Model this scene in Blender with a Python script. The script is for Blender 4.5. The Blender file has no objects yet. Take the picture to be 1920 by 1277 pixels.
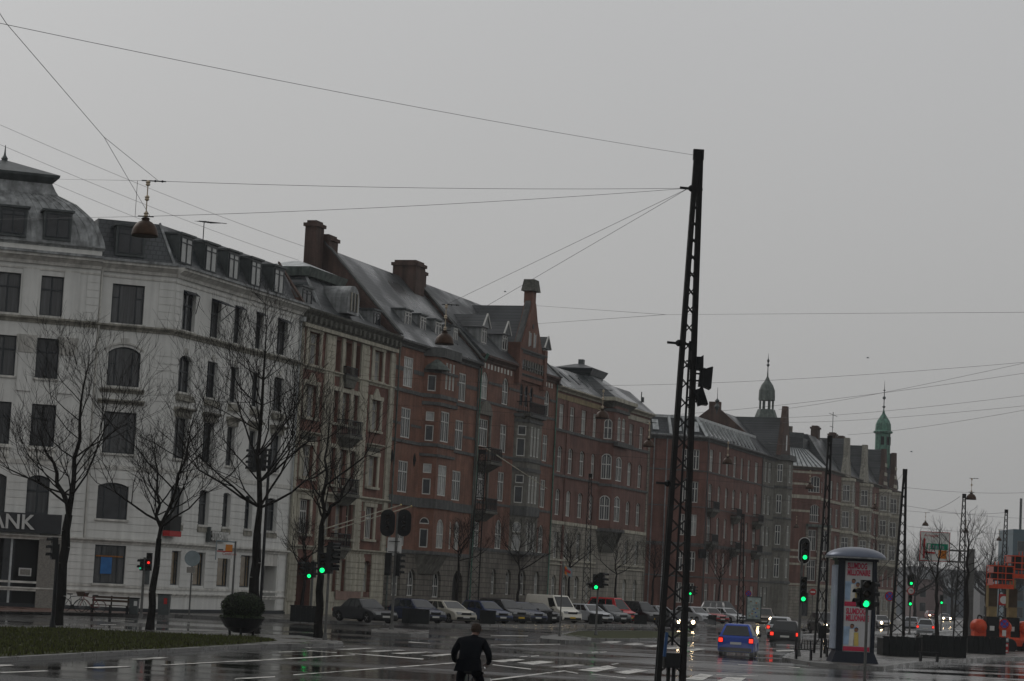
import bpy, bmesh, math, random
from math import sin, cos, pi, radians, atan2, hypot
from mathutils import Matrix, Vector
EXPO = 0.; HAZE = .00015
random.seed(7)
scn = bpy.context.scene
COL = scn.collection

# ---------------------------------------------------------------- camera
F = 4475.; H = 2.9; ROLL = radians(2.9); PITCH = math.atan(454 / F); TH = radians(18.96); D = 64.
cam_d = bpy.data.cameras.new('camera'); cam = bpy.data.objects.new('camera', cam_d); COL.objects.link(cam)
cam_d.sensor_width = 36; cam_d.sensor_fit = 'HORIZONTAL'; cam_d.lens = F / 1920 * 36
cam_d.clip_start = .5; cam_d.clip_end = 6000
cam.matrix_world = Matrix.Translation((0, 0, H)) @ Matrix.Rotation(pi / 2 + PITCH, 4, 'X') @ Matrix.Rotation(ROLL, 4, 'Z')
scn.camera = cam
scn.render.resolution_x = 1024; scn.render.resolution_y = 681

# ---------------------------------------------------------------- overcast rainy daylight
w = bpy.data.worlds.new("World"); scn.world = w; w.use_nodes = True
nt = w.node_tree; nt.nodes.clear()
out = nt.nodes.new('ShaderNodeOutputWorld'); bg = nt.nodes.new('ShaderNodeBackground')
sky = nt.nodes.new('ShaderNodeTexSky'); sky.sky_type = 'NISHITA'; sky.sun_disc = False
SUN_EL, SUN_ROT = radians(38), radians(-42)
sky.sun_elevation = SUN_EL; sky.sun_rotation = SUN_ROT; sky.air_density = 2; sky.dust_density = 6
hs = nt.nodes.new('ShaderNodeHueSaturation'); hs.inputs['Saturation'].default_value = .12
sc = nt.nodes.new('ShaderNodeMix'); sc.data_type = 'RGBA'; sc.inputs[0].default_value = .88
tc = nt.nodes.new('ShaderNodeTexCoord'); sx = nt.nodes.new('ShaderNodeSeparateXYZ')
rp = nt.nodes.new('ShaderNodeValToRGB')
rp.color_ramp.elements[0].position = 0; rp.color_ramp.elements[0].color = (3.0, 3.0, 2.96, 1)
rp.color_ramp.elements[1].position = .26; rp.color_ramp.elements[1].color = (4.0, 4.03, 4.1, 1)
nz = nt.nodes.new('ShaderNodeTexNoise'); nz.inputs['Scale'].default_value = 3.; nz.inputs['Detail'].default_value = 3
mm = nt.nodes.new('ShaderNodeMath'); mm.operation = 'MULTIPLY_ADD'; mm.inputs[1].default_value = .1; mm.inputs[2].default_value = -.05
ad = nt.nodes.new('ShaderNodeMath'); ad.operation = 'ADD'
L = nt.links
L.new(tc.outputs['Generated'], sx.inputs[0]); L.new(tc.outputs['Generated'], nz.inputs['Vector'])
L.new(nz.outputs['Fac'], mm.inputs[0]); L.new(sx.outputs['Z'], ad.inputs[0]); L.new(mm.outputs[0], ad.inputs[1])
L.new(ad.outputs[0], rp.inputs[0]); L.new(sky.outputs[0], hs.inputs['Color'])
L.new(hs.outputs[0], sc.inputs[6]); L.new(rp.outputs[0], sc.inputs[7]); L.new(sc.outputs[2], bg.inputs['Color'])
bg.inputs['Strength'].default_value = .115; L.new(bg.outputs[0], out.inputs[0])
sl = bpy.data.lights.new('sun', 'SUN'); sl.energy = .5; sl.angle = radians(25); sl.color = (1, .97, .93)
so = bpy.data.objects.new('sun', sl); COL.objects.link(so)
so.rotation_euler = Vector((cos(SUN_EL) * sin(SUN_ROT), cos(SUN_EL) * cos(SUN_ROT), sin(SUN_EL))).to_track_quat('Z', 'Y').to_euler()
scn.view_settings.view_transform = 'Standard'; scn.view_settings.look = 'None'
scn.view_settings.gamma = 1; scn.view_settings.exposure = EXPO; scn.view_settings.use_curve_mapping = False

# ---------------------------------------------------------------- pixel rays (design measurements -> world metres)
def ray(x, y):
    dx = x - 960; dy = y - 638.5
    X = dx * cos(ROLL) + dy * sin(ROLL); y2 = -dx * sin(ROLL) + dy * cos(ROLL)
    return X, F * cos(PITCH) + y2 * sin(PITCH), F * sin(PITCH) - y2 * cos(PITCH)
def gnd(x, y, z=0.):
    r = ray(x, y); k = (z - H) / r[2]; return r[0] * k, r[1] * k
def at(x, y, Y):
    r = ray(x, y); k = Y / r[1]; return r[0] * k, Y, H + r[2] * k
SD = (sin(TH), cos(TH)); SN = (cos(TH), -sin(TH))
def street(s, off=0.):            # point on the long facade line, off metres behind it
    return s * SD[0] - (D + off) * SN[0], s * SD[1] - (D + off) * SN[1]
class Fr:                          # a vertical facade plane: x along it, y into the building
    def __init__(f, o, head, s0=0.):
        f.o = o; f.h = head; f.s0 = s0
        f.xd = (sin(head), cos(head)); f.yd = (-cos(head), sin(head))
        f.M = Matrix.Translation((o[0], o[1], 0)) @ Matrix.Rotation(pi / 2 - head, 4, 'Z') @ Matrix.Translation((-s0, 0, 0))
    def px(f, x, y, off=0.):
        r = ray(x, y); q = f.o[0] * f.yd[0] + f.o[1] * f.yd[1] + off
        k = q / (r[0] * f.yd[0] + r[1] * f.yd[1]); X, Y, Z = r[0] * k, r[1] * k, H + r[2] * k
        return (X - f.o[0]) * f.xd[0] + (Y - f.o[1]) * f.xd[1] + f.s0, Z
    def sub(f, x, y, turn):        # a plane starting at local x,y and turned clockwise
        p = f.M @ Vector((x, y, 0)); return Fr((p.x, p.y), f.h + turn)
    def w(f, x, y, z): return f.M @ Vector((x, y, z))

# ---------------------------------------------------------------- objects
W = {}
def link(name, me, Wm=None, parent=None):
    o = bpy.data.objects.new(name, me); COL.objects.link(o)
    Wm = Wm or Matrix.Identity(4); W[o.name] = Wm
    if parent: o.parent = parent; o.matrix_basis = W[parent.name].inverted() @ Wm
    else: o.matrix_basis = Wm
    return o
def tag(o, label=None, cat=None, group=None, kind=None):
    if label: o['label'] = label
    if cat: o['category'] = cat
    if group: o['group'] = group
    if kind: o['kind'] = kind
    return o
def thing(name, label, cat, loc=(0, 0, 0), rz=0, group=None, M=None):
    return tag(link(name, None, M or (Matrix.Translation(loc) @ Matrix.Rotation(rz, 4, 'Z'))), label, cat, group)
def children(o): return [c for c in bpy.data.objects if c.parent == o]
def copy_tree(o, Wm, label=None):
    kids = KIDS.get(o.name)
    if kids is None: kids = KIDS[o.name] = [(c, children(c)) for c in children(o)]
    c = o.copy(); COL.objects.link(c); c.matrix_basis = Wm; W[c.name] = Wm
    if label: c['label'] = label
    for k, gs in kids:
        k2 = k.copy(); COL.objects.link(k2); k2.parent = c; W[k2.name] = Wm @ k.matrix_basis
        for g in gs:
            g2 = g.copy(); COL.objects.link(g2); g2.parent = k2
    return c
KIDS = {}

class MB:
    def __init__(m): m.v = []; m.f = []; m.mi = []; m.cur = 0; m.sm = []; m.smooth = False
    def q(m, *pts):
        b = len(m.v); m.v += [tuple(p) for p in pts]; m.f.append(tuple(range(b, b + len(pts)))); m.mi.append(m.cur); m.sm.append(m.smooth)
        return m
    def fs(m, vs, faces):
        b = len(m.v); m.v += [tuple(p) for p in vs]
        for f in faces: m.f.append(tuple(i + b for i in f)); m.mi.append(m.cur); m.sm.append(m.smooth)
        return m
    def box(m, x0, x1, y0, y1, z0, z1):
        return m.fs([(x0, y0, z0), (x1, y0, z0), (x1, y1, z0), (x0, y1, z0), (x0, y0, z1), (x1, y0, z1), (x1, y1, z1), (x0, y1, z1)],
                    [(0, 3, 2, 1), (4, 5, 6, 7), (0, 1, 5, 4), (1, 2, 6, 5), (2, 3, 7, 6), (3, 0, 4, 7)])
    def frus(m, b, t):            # bottom and top loops of equal length
        n = len(b); return m.fs(list(b) + list(t), [tuple(range(n - 1, -1, -1)), tuple(range(n, 2 * n))] + [(i, (i + 1) % n, n + (i + 1) % n, n + i) for i in range(n)])
    def prism(m, prof, x0, x1):   # (y,z) profile along x
        return m.frus([(x0, y, z) for y, z in prof], [(x1, y, z) for y, z in prof])
    def slab(m, poly, z0, z1):
        return m.frus([(x, y, z0) for x, y in poly], [(x, y, z1) for x, y in poly])
    def tube(m, a, b, r0, r1=None, n=6, caps=True):
        r1 = r0 if r1 is None else r1
        a = Vector(a); b = Vector(b); d = (b - a)
        if d.length < 1e-6: return m
        d.normalize(); u = d.orthogonal().normalized(); v = d.cross(u)
        A = [a + (u * cos(2 * pi * i / n) + v * sin(2 * pi * i / n)) * r0 for i in range(n)]
        B = [b + (u * cos(2 * pi * i / n) + v * sin(2 * pi * i / n)) * r1 for i in range(n)]
        fs = [(i, (i + 1) % n, n + (i + 1) % n, n + i) for i in range(n)]
        if caps: fs += [tuple(range(n - 1, -1, -1)), tuple(range(n, 2 * n))]
        return m.fs(A + B, fs)
    def bar(m, a, b, w_, d_=None):   # square bar
        return m.tube(a, b, w_ * .7071, None, 4)
    def path(m, pts, r, n=5):
        for a, b in zip(pts, pts[1:]): m.tube(a, b, r, None, n)
        return m
    def lathe(m, prof, n=20, c=(0, 0, 0), ax='z'):
        vs = []
        for r, z in prof:
            for i in range(n):
                a = 2 * pi * i / n
                p = (r * cos(a), r * sin(a), z) if ax == 'z' else ((r * cos(a), z, r * sin(a)) if ax == 'y' else (z, r * cos(a), r * sin(a)))
                vs.append((p[0] + c[0], p[1] + c[1], p[2] + c[2]))
        fs = []
        for j in range(len(prof) - 1):
            for i in range(n): fs.append((j * n + i, j * n + (i + 1) % n, (j + 1) * n + (i + 1) % n, (j + 1) * n + i))
        fs += [tuple(range(n - 1, -1, -1)), tuple(range((len(prof) - 1) * n, len(prof) * n))]
        return m.fs(vs, fs)
    def mesh(m, name, mats):
        me = bpy.data.meshes.new(name); me.from_pydata(m.v, [], m.f)
        for k in (mats if isinstance(mats, (list, tuple)) else [mats]): me.materials.append(k)
        if any(m.mi): me.polygons.foreach_set('material_index', m.mi)
        if any(m.sm): me.polygons.foreach_set('use_smooth', m.sm)
        bm = bmesh.new(); bm.from_mesh(me); bmesh.ops.remove_doubles(bm, verts=bm.verts, dist=1e-5) if m.smooth else None
        bmesh.ops.recalc_face_normals(bm, faces=bm.faces); bm.to_mesh(me); bm.free()
        return me
    def obj(m, name, mats, parent=None, Wm=None):
        return link(name, m.mesh(name, mats), Wm if Wm is not None else (W[parent.name] if parent else None), parent)

# ---------------------------------------------------------------- materials
def newmat(name):
    m = bpy.data.materials.new(name); m.use_nodes = True; n = m.node_tree.nodes
    return m, n, m.node_tree.links, n['Principled BSDF']
def mat(name, col, rough=.6, metal=0., var=.25, scale=2., bump=0., streak=0., spec=.2, stretch=(1, 1, 1), emit=None, dirt=None, det=5):
    m, n, l, p = newmat(name)
    p.inputs['Roughness'].default_value = rough; p.inputs['Metallic'].default_value = metal
    p.inputs['Specular IOR Level'].default_value = spec
    p.inputs['Base Color'].default_value = (*col, 1)
    if emit: p.inputs['Emission Color'].default_value = (*emit[0], 1); p.inputs['Emission Strength'].default_value = emit[1]
    if var or bump or streak:
        tc = n.new('ShaderNodeTexCoord'); mp = n.new('ShaderNodeMapping'); mp.inputs['Scale'].default_value = stretch
        l.new(tc.outputs['Object'], mp.inputs[0])
        nz = n.new('ShaderNodeTexNoise'); nz.inputs['Scale'].default_value = scale; nz.inputs['Detail'].default_value = det; nz.inputs['Roughness'].default_value = .65
        l.new(mp.outputs[0], nz.inputs['Vector'])
        r = n.new('ShaderNodeMapRange'); r.inputs[1].default_value = .3; r.inputs[2].default_value = .7; r.inputs[3].default_value = 1 - var; r.inputs[4].default_value = 1 + var
        l.new(nz.outputs['Fac'], r.inputs[0])
        fac = r.outputs[0]
        if streak:
            m2 = n.new('ShaderNodeMapping'); m2.inputs['Scale'].default_value = (2.2, 2.2, .16); l.new(tc.outputs['Object'], m2.inputs[0])
            n2 = n.new('ShaderNodeTexNoise'); n2.inputs['Scale'].default_value = 1.4; n2.inputs['Detail'].default_value = 6; l.new(m2.outputs[0], n2.inputs['Vector'])
            r2 = n.new('ShaderNodeMapRange'); r2.inputs[1].default_value = .35; r2.inputs[2].default_value = .68; r2.inputs[3].default_value = 1 + streak * .4; r2.inputs[4].default_value = 1 - streak
            l.new(n2.outputs['Fac'], r2.inputs[0])
            mu = n.new('ShaderNodeMath'); mu.operation = 'MULTIPLY'; l.new(fac, mu.inputs[0]); l.new(r2.outputs[0], mu.inputs[1]); fac = mu.outputs[0]
        vm = n.new('ShaderNodeVectorMath'); vm.operation = 'SCALE'; vm.inputs[0].default_value = col
        l.new(fac, vm.inputs['Scale']); l.new(vm.outputs[0], p.inputs['Base Color'])
        if bump:
            b = n.new('ShaderNodeBump'); b.inputs['Strength'].default_value = bump; b.inputs['Distance'].default_value = .03
            l.new(nz.outputs['Fac'], b.inputs['Height']); l.new(b.outputs[0], p.inputs['Normal'])
    return m
def brick(name, c1, c2, mortar, bw=.23, bh=.072, streak=.35, rough=.75, var=.35, mort=.012):
    m, n, l, p = newmat(name); p.inputs['Roughness'].default_value = rough; p.inputs['Specular IOR Level'].default_value = .2
    tc = n.new('ShaderNodeTexCoord'); s = n.new('ShaderNodeSeparateXYZ'); c = n.new('ShaderNodeCombineXYZ'); ad = n.new('ShaderNodeMath'); ad.operation = 'ADD'
    l.new(tc.outputs['Object'], s.inputs[0]); l.new(s.outputs[0], ad.inputs[0]); l.new(s.outputs[1], ad.inputs[1])
    l.new(ad.outputs[0], c.inputs[0]); l.new(s.outputs[2], c.inputs[1])
    b = n.new('ShaderNodeTexBrick'); b.inputs['Scale'].default_value = 1; b.inputs['Brick Width'].default_value = bw; b.inputs['Row Height'].default_value = bh
    b.inputs['Mortar Size'].default_value = mort; b.inputs['Color1'].default_value = (*c1, 1); b.inputs['Color2'].default_value = (*c2, 1); b.inputs['Mortar'].default_value = (*mortar, 1)
    l.new(c.outputs[0], b.inputs['Vector'])
    n1 = n.new('ShaderNodeTexNoise'); n1.inputs['Scale'].default_value = .55; n1.inputs['Detail'].default_value = 7; n1.inputs['Roughness'].default_value = .7; l.new(tc.outputs['Object'], n1.inputs['Vector'])
    r1 = n.new('ShaderNodeMapRange'); r1.inputs[1].default_value = .3; r1.inputs[2].default_value = .7; r1.inputs[3].default_value = 1 - var; r1.inputs[4].default_value = 1 + var; l.new(n1.outputs['Fac'], r1.inputs[0])
    m2 = n.new('ShaderNodeMapping'); m2.inputs['Scale'].default_value = (1.8, 1.8, .14); l.new(tc.outputs['Object'], m2.inputs[0])
    n2 = n.new('ShaderNodeTexNoise'); n2.inputs['Scale'].default_value = 1.2; n2.inputs['Detail'].default_value = 6; l.new(m2.outputs[0], n2.inputs['Vector'])
    r2 = n.new('ShaderNodeMapRange'); r2.inputs[1].default_value = .38; r2.inputs[2].default_value = .7; r2.inputs[3].default_value = 1.1; r2.inputs[4].default_value = 1 - streak; l.new(n2.outputs['Fac'], r2.inputs[0])
    mu = n.new('ShaderNodeMath'); mu.operation = 'MULTIPLY'; l.new(r1.outputs[0], mu.inputs[0]); l.new(r2.outputs[0], mu.inputs[1])
    vm = n.new('ShaderNodeVectorMath'); vm.operation = 'SCALE'; l.new(b.outputs['Color'], vm.inputs[0]); l.new(mu.outputs[0], vm.inputs['Scale']); l.new(vm.outputs[0], p.inputs['Base Color'])
    bp = n.new('ShaderNodeBump'); bp.inputs['Strength'].default_value = .4; bp.inputs['Distance'].default_value = .02; l.new(b.outputs['Fac'], bp.inputs['Height']); bp.invert = True; l.new(bp.outputs[0], p.inputs['Normal'])
    return m
def slate(name, col, row=.28, rough=.42):   # roof covering with courses that follow the slope
    m, n, l, p = newmat(name); p.inputs['Roughness'].default_value = rough
    tc = n.new('ShaderNodeTexCoord'); s = n.new('ShaderNodeSeparateXYZ'); c = n.new('ShaderNodeCombineXYZ')
    l.new(tc.outputs['Object'], s.inputs[0]); l.new(s.outputs[0], c.inputs[0]); l.new(s.outputs[2], c.inputs[1])
    b = n.new('ShaderNodeTexBrick'); b.inputs['Scale'].default_value = 1; b.inputs['Brick Width'].default_value = row * 1.2; b.inputs['Row Height'].default_value = row
    b.inputs['Mortar Size'].default_value = .035; b.inputs['Mortar'].default_value = (col[0] * .2, col[1] * .35, col[2] * .35, 1)
    b.inputs['Color1'].default_value = (*[q * 1.15 for q in col], 1); b.inputs['Color2'].default_value = (*[q * .8 for q in col], 1)
    l.new(c.outputs[0], b.inputs['Vector'])
    n1 = n.new('ShaderNodeTexNoise'); n1.inputs['Scale'].default_value = .35; n1.inputs['Detail'].default_value = 6; l.new(tc.outputs['Object'], n1.inputs['Vector'])
    r1 = n.new('ShaderNodeMapRange'); r1.inputs[1].default_value = .35; r1.inputs[2].default_value = .65; r1.inputs[3].default_value = .75; r1.inputs[4].default_value = 1.25; l.new(n1.outputs['Fac'], r1.inputs[0])
    r3 = n.new('ShaderNodeMapRange'); r3.inputs[1].default_value = .4; r3.inputs[2].default_value = .6; r3.inputs[3].default_value = rough + .16; r3.inputs[4].default_value = rough - .1; l.new(n1.outputs['Fac'], r3.inputs[0]); l.new(r3.outputs[0], p.inputs['Roughness'])
    vm = n.new('ShaderNodeVectorMath'); vm.operation = 'SCALE'; l.new(b.outputs['Color'], vm.inputs[0]); l.new(r1.outputs[0], vm.inputs['Scale']); l.new(vm.outputs[0], p.inputs['Base Color'])
    bp = n.new('ShaderNodeBump'); bp.inputs['Strength'].default_value = .5; bp.inputs['Distance'].default_value = .03; bp.invert = True; l.new(b.outputs['Fac'], bp.inputs['Height']); l.new(bp.outputs[0], p.inputs['Normal'])
    return m
def wet(name, col, scale=.25, rlo=.1, rhi=.5, bump=.12, var=.3, stretch=(1, 1, 1), paint=False):
    m, n, l, p = newmat(name); p.inputs['Specular IOR Level'].default_value = .5
    tc = n.new('ShaderNodeTexCoord'); mp = n.new('ShaderNodeMapping'); mp.inputs['Scale'].default_value = stretch; l.new(tc.outputs['Object'], mp.inputs[0])
    a = n.new('ShaderNodeTexNoise'); a.inputs['Scale'].default_value = scale; a.inputs['Detail'].default_value = 5; a.inputs['Roughness'].default_value = .6; l.new(mp.outputs[0], a.inputs['Vector'])
    r = n.new('ShaderNodeMapRange'); r.inputs[1].default_value = .42; r.inputs[2].default_value = .58; r.inputs[3].default_value = rlo; r.inputs[4].default_value = rhi; l.new(a.outputs['Fac'], r.inputs[0]); l.new(r.outputs[0], p.inputs['Roughness'])
    b = n.new('ShaderNodeTexNoise'); b.inputs['Scale'].default_value = 9; b.inputs['Detail'].default_value = 6; b.inputs['Roughness'].default_value = .7; l.new(tc.outputs['Object'], b.inputs['Vector'])
    r2 = n.new('ShaderNodeMapRange'); r2.inputs[1].default_value = .3; r2.inputs[2].default_value = .7; r2.inputs[3].default_value = 1 - var; r2.inputs[4].default_value = 1 + var; l.new(b.outputs['Fac'], r2.inputs[0])
    r4 = n.new('ShaderNodeMapRange'); r4.inputs[1].default_value = .4; r4.inputs[2].default_value = .6; r4.inputs[3].default_value = .75; r4.inputs[4].default_value = 1.25; l.new(a.outputs['Fac'], r4.inputs[0])
    mu = n.new('ShaderNodeMath'); mu.operation = 'MULTIPLY'; l.new(r2.outputs[0], mu.inputs[0]); l.new(r4.outputs[0], mu.inputs[1])
    vm = n.new('ShaderNodeVectorMath'); vm.operation = 'SCALE'; vm.inputs[0].default_value = col; l.new(mu.outputs[0], vm.inputs['Scale']); l.new(vm.outputs[0], p.inputs['Base Color'])
    bs = n.new('ShaderNodeMath'); bs.operation = 'MULTIPLY'; bs.inputs[1].default_value = bump
    mr = n.new('ShaderNodeMapRange'); mr.inputs[1].default_value = .42; mr.inputs[2].default_value = .58; mr.inputs[3].default_value = .25; mr.inputs[4].default_value = 1; l.new(a.outputs['Fac'], mr.inputs[0]); l.new(mr.outputs[0], bs.inputs[0])
    bp = n.new('ShaderNodeBump'); bp.inputs['Distance'].default_value = .02; l.new(bs.outputs[0], bp.inputs['Strength']); l.new(b.outputs['Fac'], bp.inputs['Height']); l.new(bp.outputs[0], p.inputs['Normal'])
    return m

M = dict(
 white=mat('white_plaster', (.63, .63, .6), .75, var=.07, scale=.8, streak=.12, bump=.1),
 white_stone=mat('white_trim', (.56, .55, .51), .7, var=.14, scale=3, streak=.3),
 dirty_stone=mat('weathered_trim', (.27, .26, .22), .8, var=.35, scale=3, streak=.4, bump=.2),
 cream=mat('cream_stone', (.38, .36, .29), .75, var=.2, scale=2.5, streak=.35, bump=.15),
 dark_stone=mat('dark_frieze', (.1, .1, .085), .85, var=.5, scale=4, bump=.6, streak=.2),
 grey_stone=mat('grey_stone', (.15, .145, .125), .8, var=.3, scale=2, bump=.2, streak=.35),
 grey_band=mat('grey_band', (.095, .098, .095), .8, var=.3, scale=3, streak=.3),
 granite=mat('granite', (.2, .19, .17), .6, var=.4, scale=20, bump=.1),
 brown_stone=brick('rough_stone', (.13, .12, .1), (.17, .155, .13), (.06, .055, .05), bw=.9, bh=.4, mort=.03),
 stone5=brick('pale_stone_blocks', (.24, .225, .19), (.27, .255, .215), (.13, .12, .1), bw=.9, bh=.42, mort=.025),
 brick2=brick('red_brick_deep', (.19, .075, .05), (.15, .06, .045), (.13, .09, .075)),
 brick3=brick('red_brick_orange', (.23, .095, .06), (.18, .075, .048), (.16, .11, .085)),
 brick4=brick('red_brick_brown', (.2, .085, .056), (.155, .066, .046), (.14, .095, .075)),
 brick5=brick('red_brick_dull', (.18, .08, .06), (.145, .066, .05), (.13, .09, .078)),
 brick6=brick('red_brick_dark', (.17, .068, .05), (.135, .055, .043), (.12, .08, .065)),
 brick7=brick('red_brick_far', (.18, .078, .06), (.15, .066, .052), (.13, .09, .075)),
 chimney=brick('chimney_brick', (.1, .056, .042), (.08, .046, .036), (.07, .055, .047), streak=.5),
 slate=slate('slate_dark', (.032, .036, .04)), slate_wet=slate('slate_wet', (.05, .053, .056), rough=.32),
 zinc=mat('zinc', (.24, .25, .25), .5, metal=.25, var=.4, scale=1.6, streak=.45, bump=.15),
 zinc_dk=mat('dark_zinc', (.07, .08, .08), .45, metal=.2, var=.3, scale=2, streak=.2),
 zinc_pale=mat('pale_zinc', (.42, .44, .44), .4, metal=.2, var=.25, scale=2, streak=.25),
 copper=mat('green_copper', (.09, .19, .145), .6, var=.4, scale=2.5, streak=.4),
 copper_dk=mat('dull_copper', (.1, .12, .108), .6, var=.4, scale=2.5, streak=.4),
 dkframe=mat('dark_window_frame', (.03, .036, .04), .4, var=0),
 whframe=mat('white_window_frame', (.5, .5, .47), .5, var=.1, scale=3),
 glass=mat('window_glass', (.02, .023, .026), .06, var=.6, scale=.9, spec=.42, det=2),
 dimglass=mat('curtained_glass', (.055, .058, .06), .1, var=.55, scale=2.2, spec=.42, stretch=(2.5, 2.5, .12), det=3),
 blind=mat('pale_curtain_glass', (.3, .31, .3), .12, var=.3, scale=1.5, spec=.7),
 warm=mat('warm_interior_glass', (.16, .12, .07), .1, var=.5, scale=1.2, spec=.7),
 iron=mat('dark_iron', (.012, .013, .014), .5, metal=.3, var=.3, scale=6),
 rust=mat('painted_steel', (.009, .0088, .0085), .6, metal=.1, var=.5, scale=3, bump=.2),
 pole=mat('galvanised_pole', (.1, .1, .095), .45, metal=.5, var=.3, scale=4),
 bronze=mat('bronze_shade', (.05, .03, .02), .5, metal=.4, var=.4, scale=3),
 insul=mat('insulator', (.4, .33, .24), .3, var=.2), wire=mat('wire', (.03, .03, .03), .5, var=0),
 black=mat('black_plastic', (.008, .009, .009), .5, var=0), plinthm=mat('dark_plinth', (.03, .034, .037), .6, var=.2), rubber=mat('rubber', (.012, .012, .012), .7, var=.2),
 rim=mat('alloy_rim', (.35, .35, .35), .35, metal=.7, var=.1),
 bark=mat('bark', (.012, .0115, .0105), .9, spec=.05, var=.5, scale=7, bump=.5, stretch=(1, 1, .3)), twig=mat('twig', (.013, .0115, .01), .9, spec=.05, var=.2),
 fbark=mat('dark_bark_far', (.018, .016, .015), .9, spec=.05, var=.3),
 orange=mat('orange_paint', (.5, .062, .022), .35, var=.2, scale=2), yellow=mat('yellow_boom', (.2, .15, .07), .45, var=.25, scale=2),
 red=mat('red_sign', (.34, .02, .02), .4, var=.1), blue=mat('blue_sign', (.03, .08, .4), .4, var=.1), whites=mat('white_sign', (.5, .5, .48), .45, var=.1),
 greys=mat('grey_sign_back', (.2, .24, .25), .5, metal=.3, var=.15), navy=mat('navy_metal', (.006, .01, .018), .4, metal=.1, var=.2),
 planter=mat('planter_boards', (.008, .01, .01), .6, var=.4, scale=3), hedge=mat('hedge_leaf', (.008, .012, .006), .7, var=.5, scale=8),
 wood=mat('bench_wood', (.05, .035, .025), .7, var=.4, scale=6), plate=mat('licence_plate', (.5, .5, .47), .5, var=0), plate_y=mat('yellow_plate', (.55, .36, .03), .5, var=0),
 g_on=mat('green_lamp_lit', (0, .3, .15), .4, var=0, emit=((.003, .8, .15), 2.7)), r_on=mat('red_lamp_lit', (.3, 0, 0), .4, var=0, emit=((1, .03, .02), 1.1)),
 t_on=mat('tail_lamp_lit', (.3, .01, .01), .4, var=0, emit=((1, .04, .02), 1.6)), h_on=mat('head_lamp_lit', (.5, .45, .3), .4, var=0, emit=((1, .74, .42), 34.)),
 lens=mat('lamp_lens', (.35, .36, .36), .1, var=0), t_off=mat('tail_lamp', (.2, .01, .01), .2, var=0), dark_lens=mat('unlit_lens', (.02, .015, .01), .2, var=0),
 screen=mat('car_glass', (.014, .017, .018), .05, var=0, spec=.6),
)
def paint(name, c, r=.25): return mat(name, c, r, var=.06, scale=3, spec=.4)

# ---------------------------------------------------------------- building kit
def arc_pts(x0, x1, z1, rise, n=8):   # crown of an arched opening from left to right
    w_ = x1 - x0; R = (w_ * w_ / 4 + rise * rise) / (2 * rise); cx = (x0 + x1) / 2; cz = z1 - R
    a0 = math.asin(min(1, (w_ / 2) / R)); return [(cx + R * sin(-a0 + 2 * a0 * i / n), cz + R * cos(-a0 + 2 * a0 * i / n)) for i in range(n + 1)]
def wall(bld, fr, x0, x1, z0, z1, ops, m, rec=.25, name='wall', y=0.):
    mb = MB(); xs = sorted({x0, x1} | {v for o in ops for v in o[:2] if x0 < v < x1}); zs = sorted({z0, z1} | {v for o in ops for v in o[2:4] if z0 < v < z1})
    for i in range(len(xs) - 1):
        run = None
        for j in range(len(zs) - 1):
            cx = (xs[i] + xs[i + 1]) / 2; cz = (zs[j] + zs[j + 1]) / 2
            hole = any(o[0] < cx < o[1] and o[2] < cz < o[3] for o in ops)
            if not hole and run is None: run = zs[j]
            if (hole or j == len(zs) - 2) and run is not None:
                e = zs[j] if hole else zs[j + 1]; mb.q((xs[i], y, run), (xs[i + 1], y, run), (xs[i + 1], y, e), (xs[i], y, e)); run = None
    for o in ops:
        a, b, c, d_ = o[:4]; ar = o[5] if len(o) > 5 else 0; r_ = o[6] if len(o) > 6 else rec
        Y = y + r_
        zt = d_ - ar
        mb.q((a, y, c), (a, Y, c), (a, Y, zt), (a, y, zt)); mb.q((b, y, c), (b, y, zt), (b, Y, zt), (b, Y, c)); mb.q((a, y, c), (b, y, c), (b, Y, c), (a, Y, c))
        if ar:
            P = arc_pts(a, b, d_, ar); h = len(P) // 2
            for k in range(len(P) - 1):
                mb.q((P[k][0], y, P[k][1]), (P[k + 1][0], y, P[k + 1][1]), (P[k + 1][0], Y, P[k + 1][1]), (P[k][0], Y, P[k][1]))
                c_ = (a, y, d_) if k < h else (b, y, d_)
                mb.q((P[k][0], y, P[k][1]), (P[k + 1][0], y, P[k + 1][1]), c_)
        else: mb.q((a, y, d_), (a, Y, d_), (b, Y, d_), (b, y, d_))
    return mb.obj(name, m, bld, fr.M)
WM = {}
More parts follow.
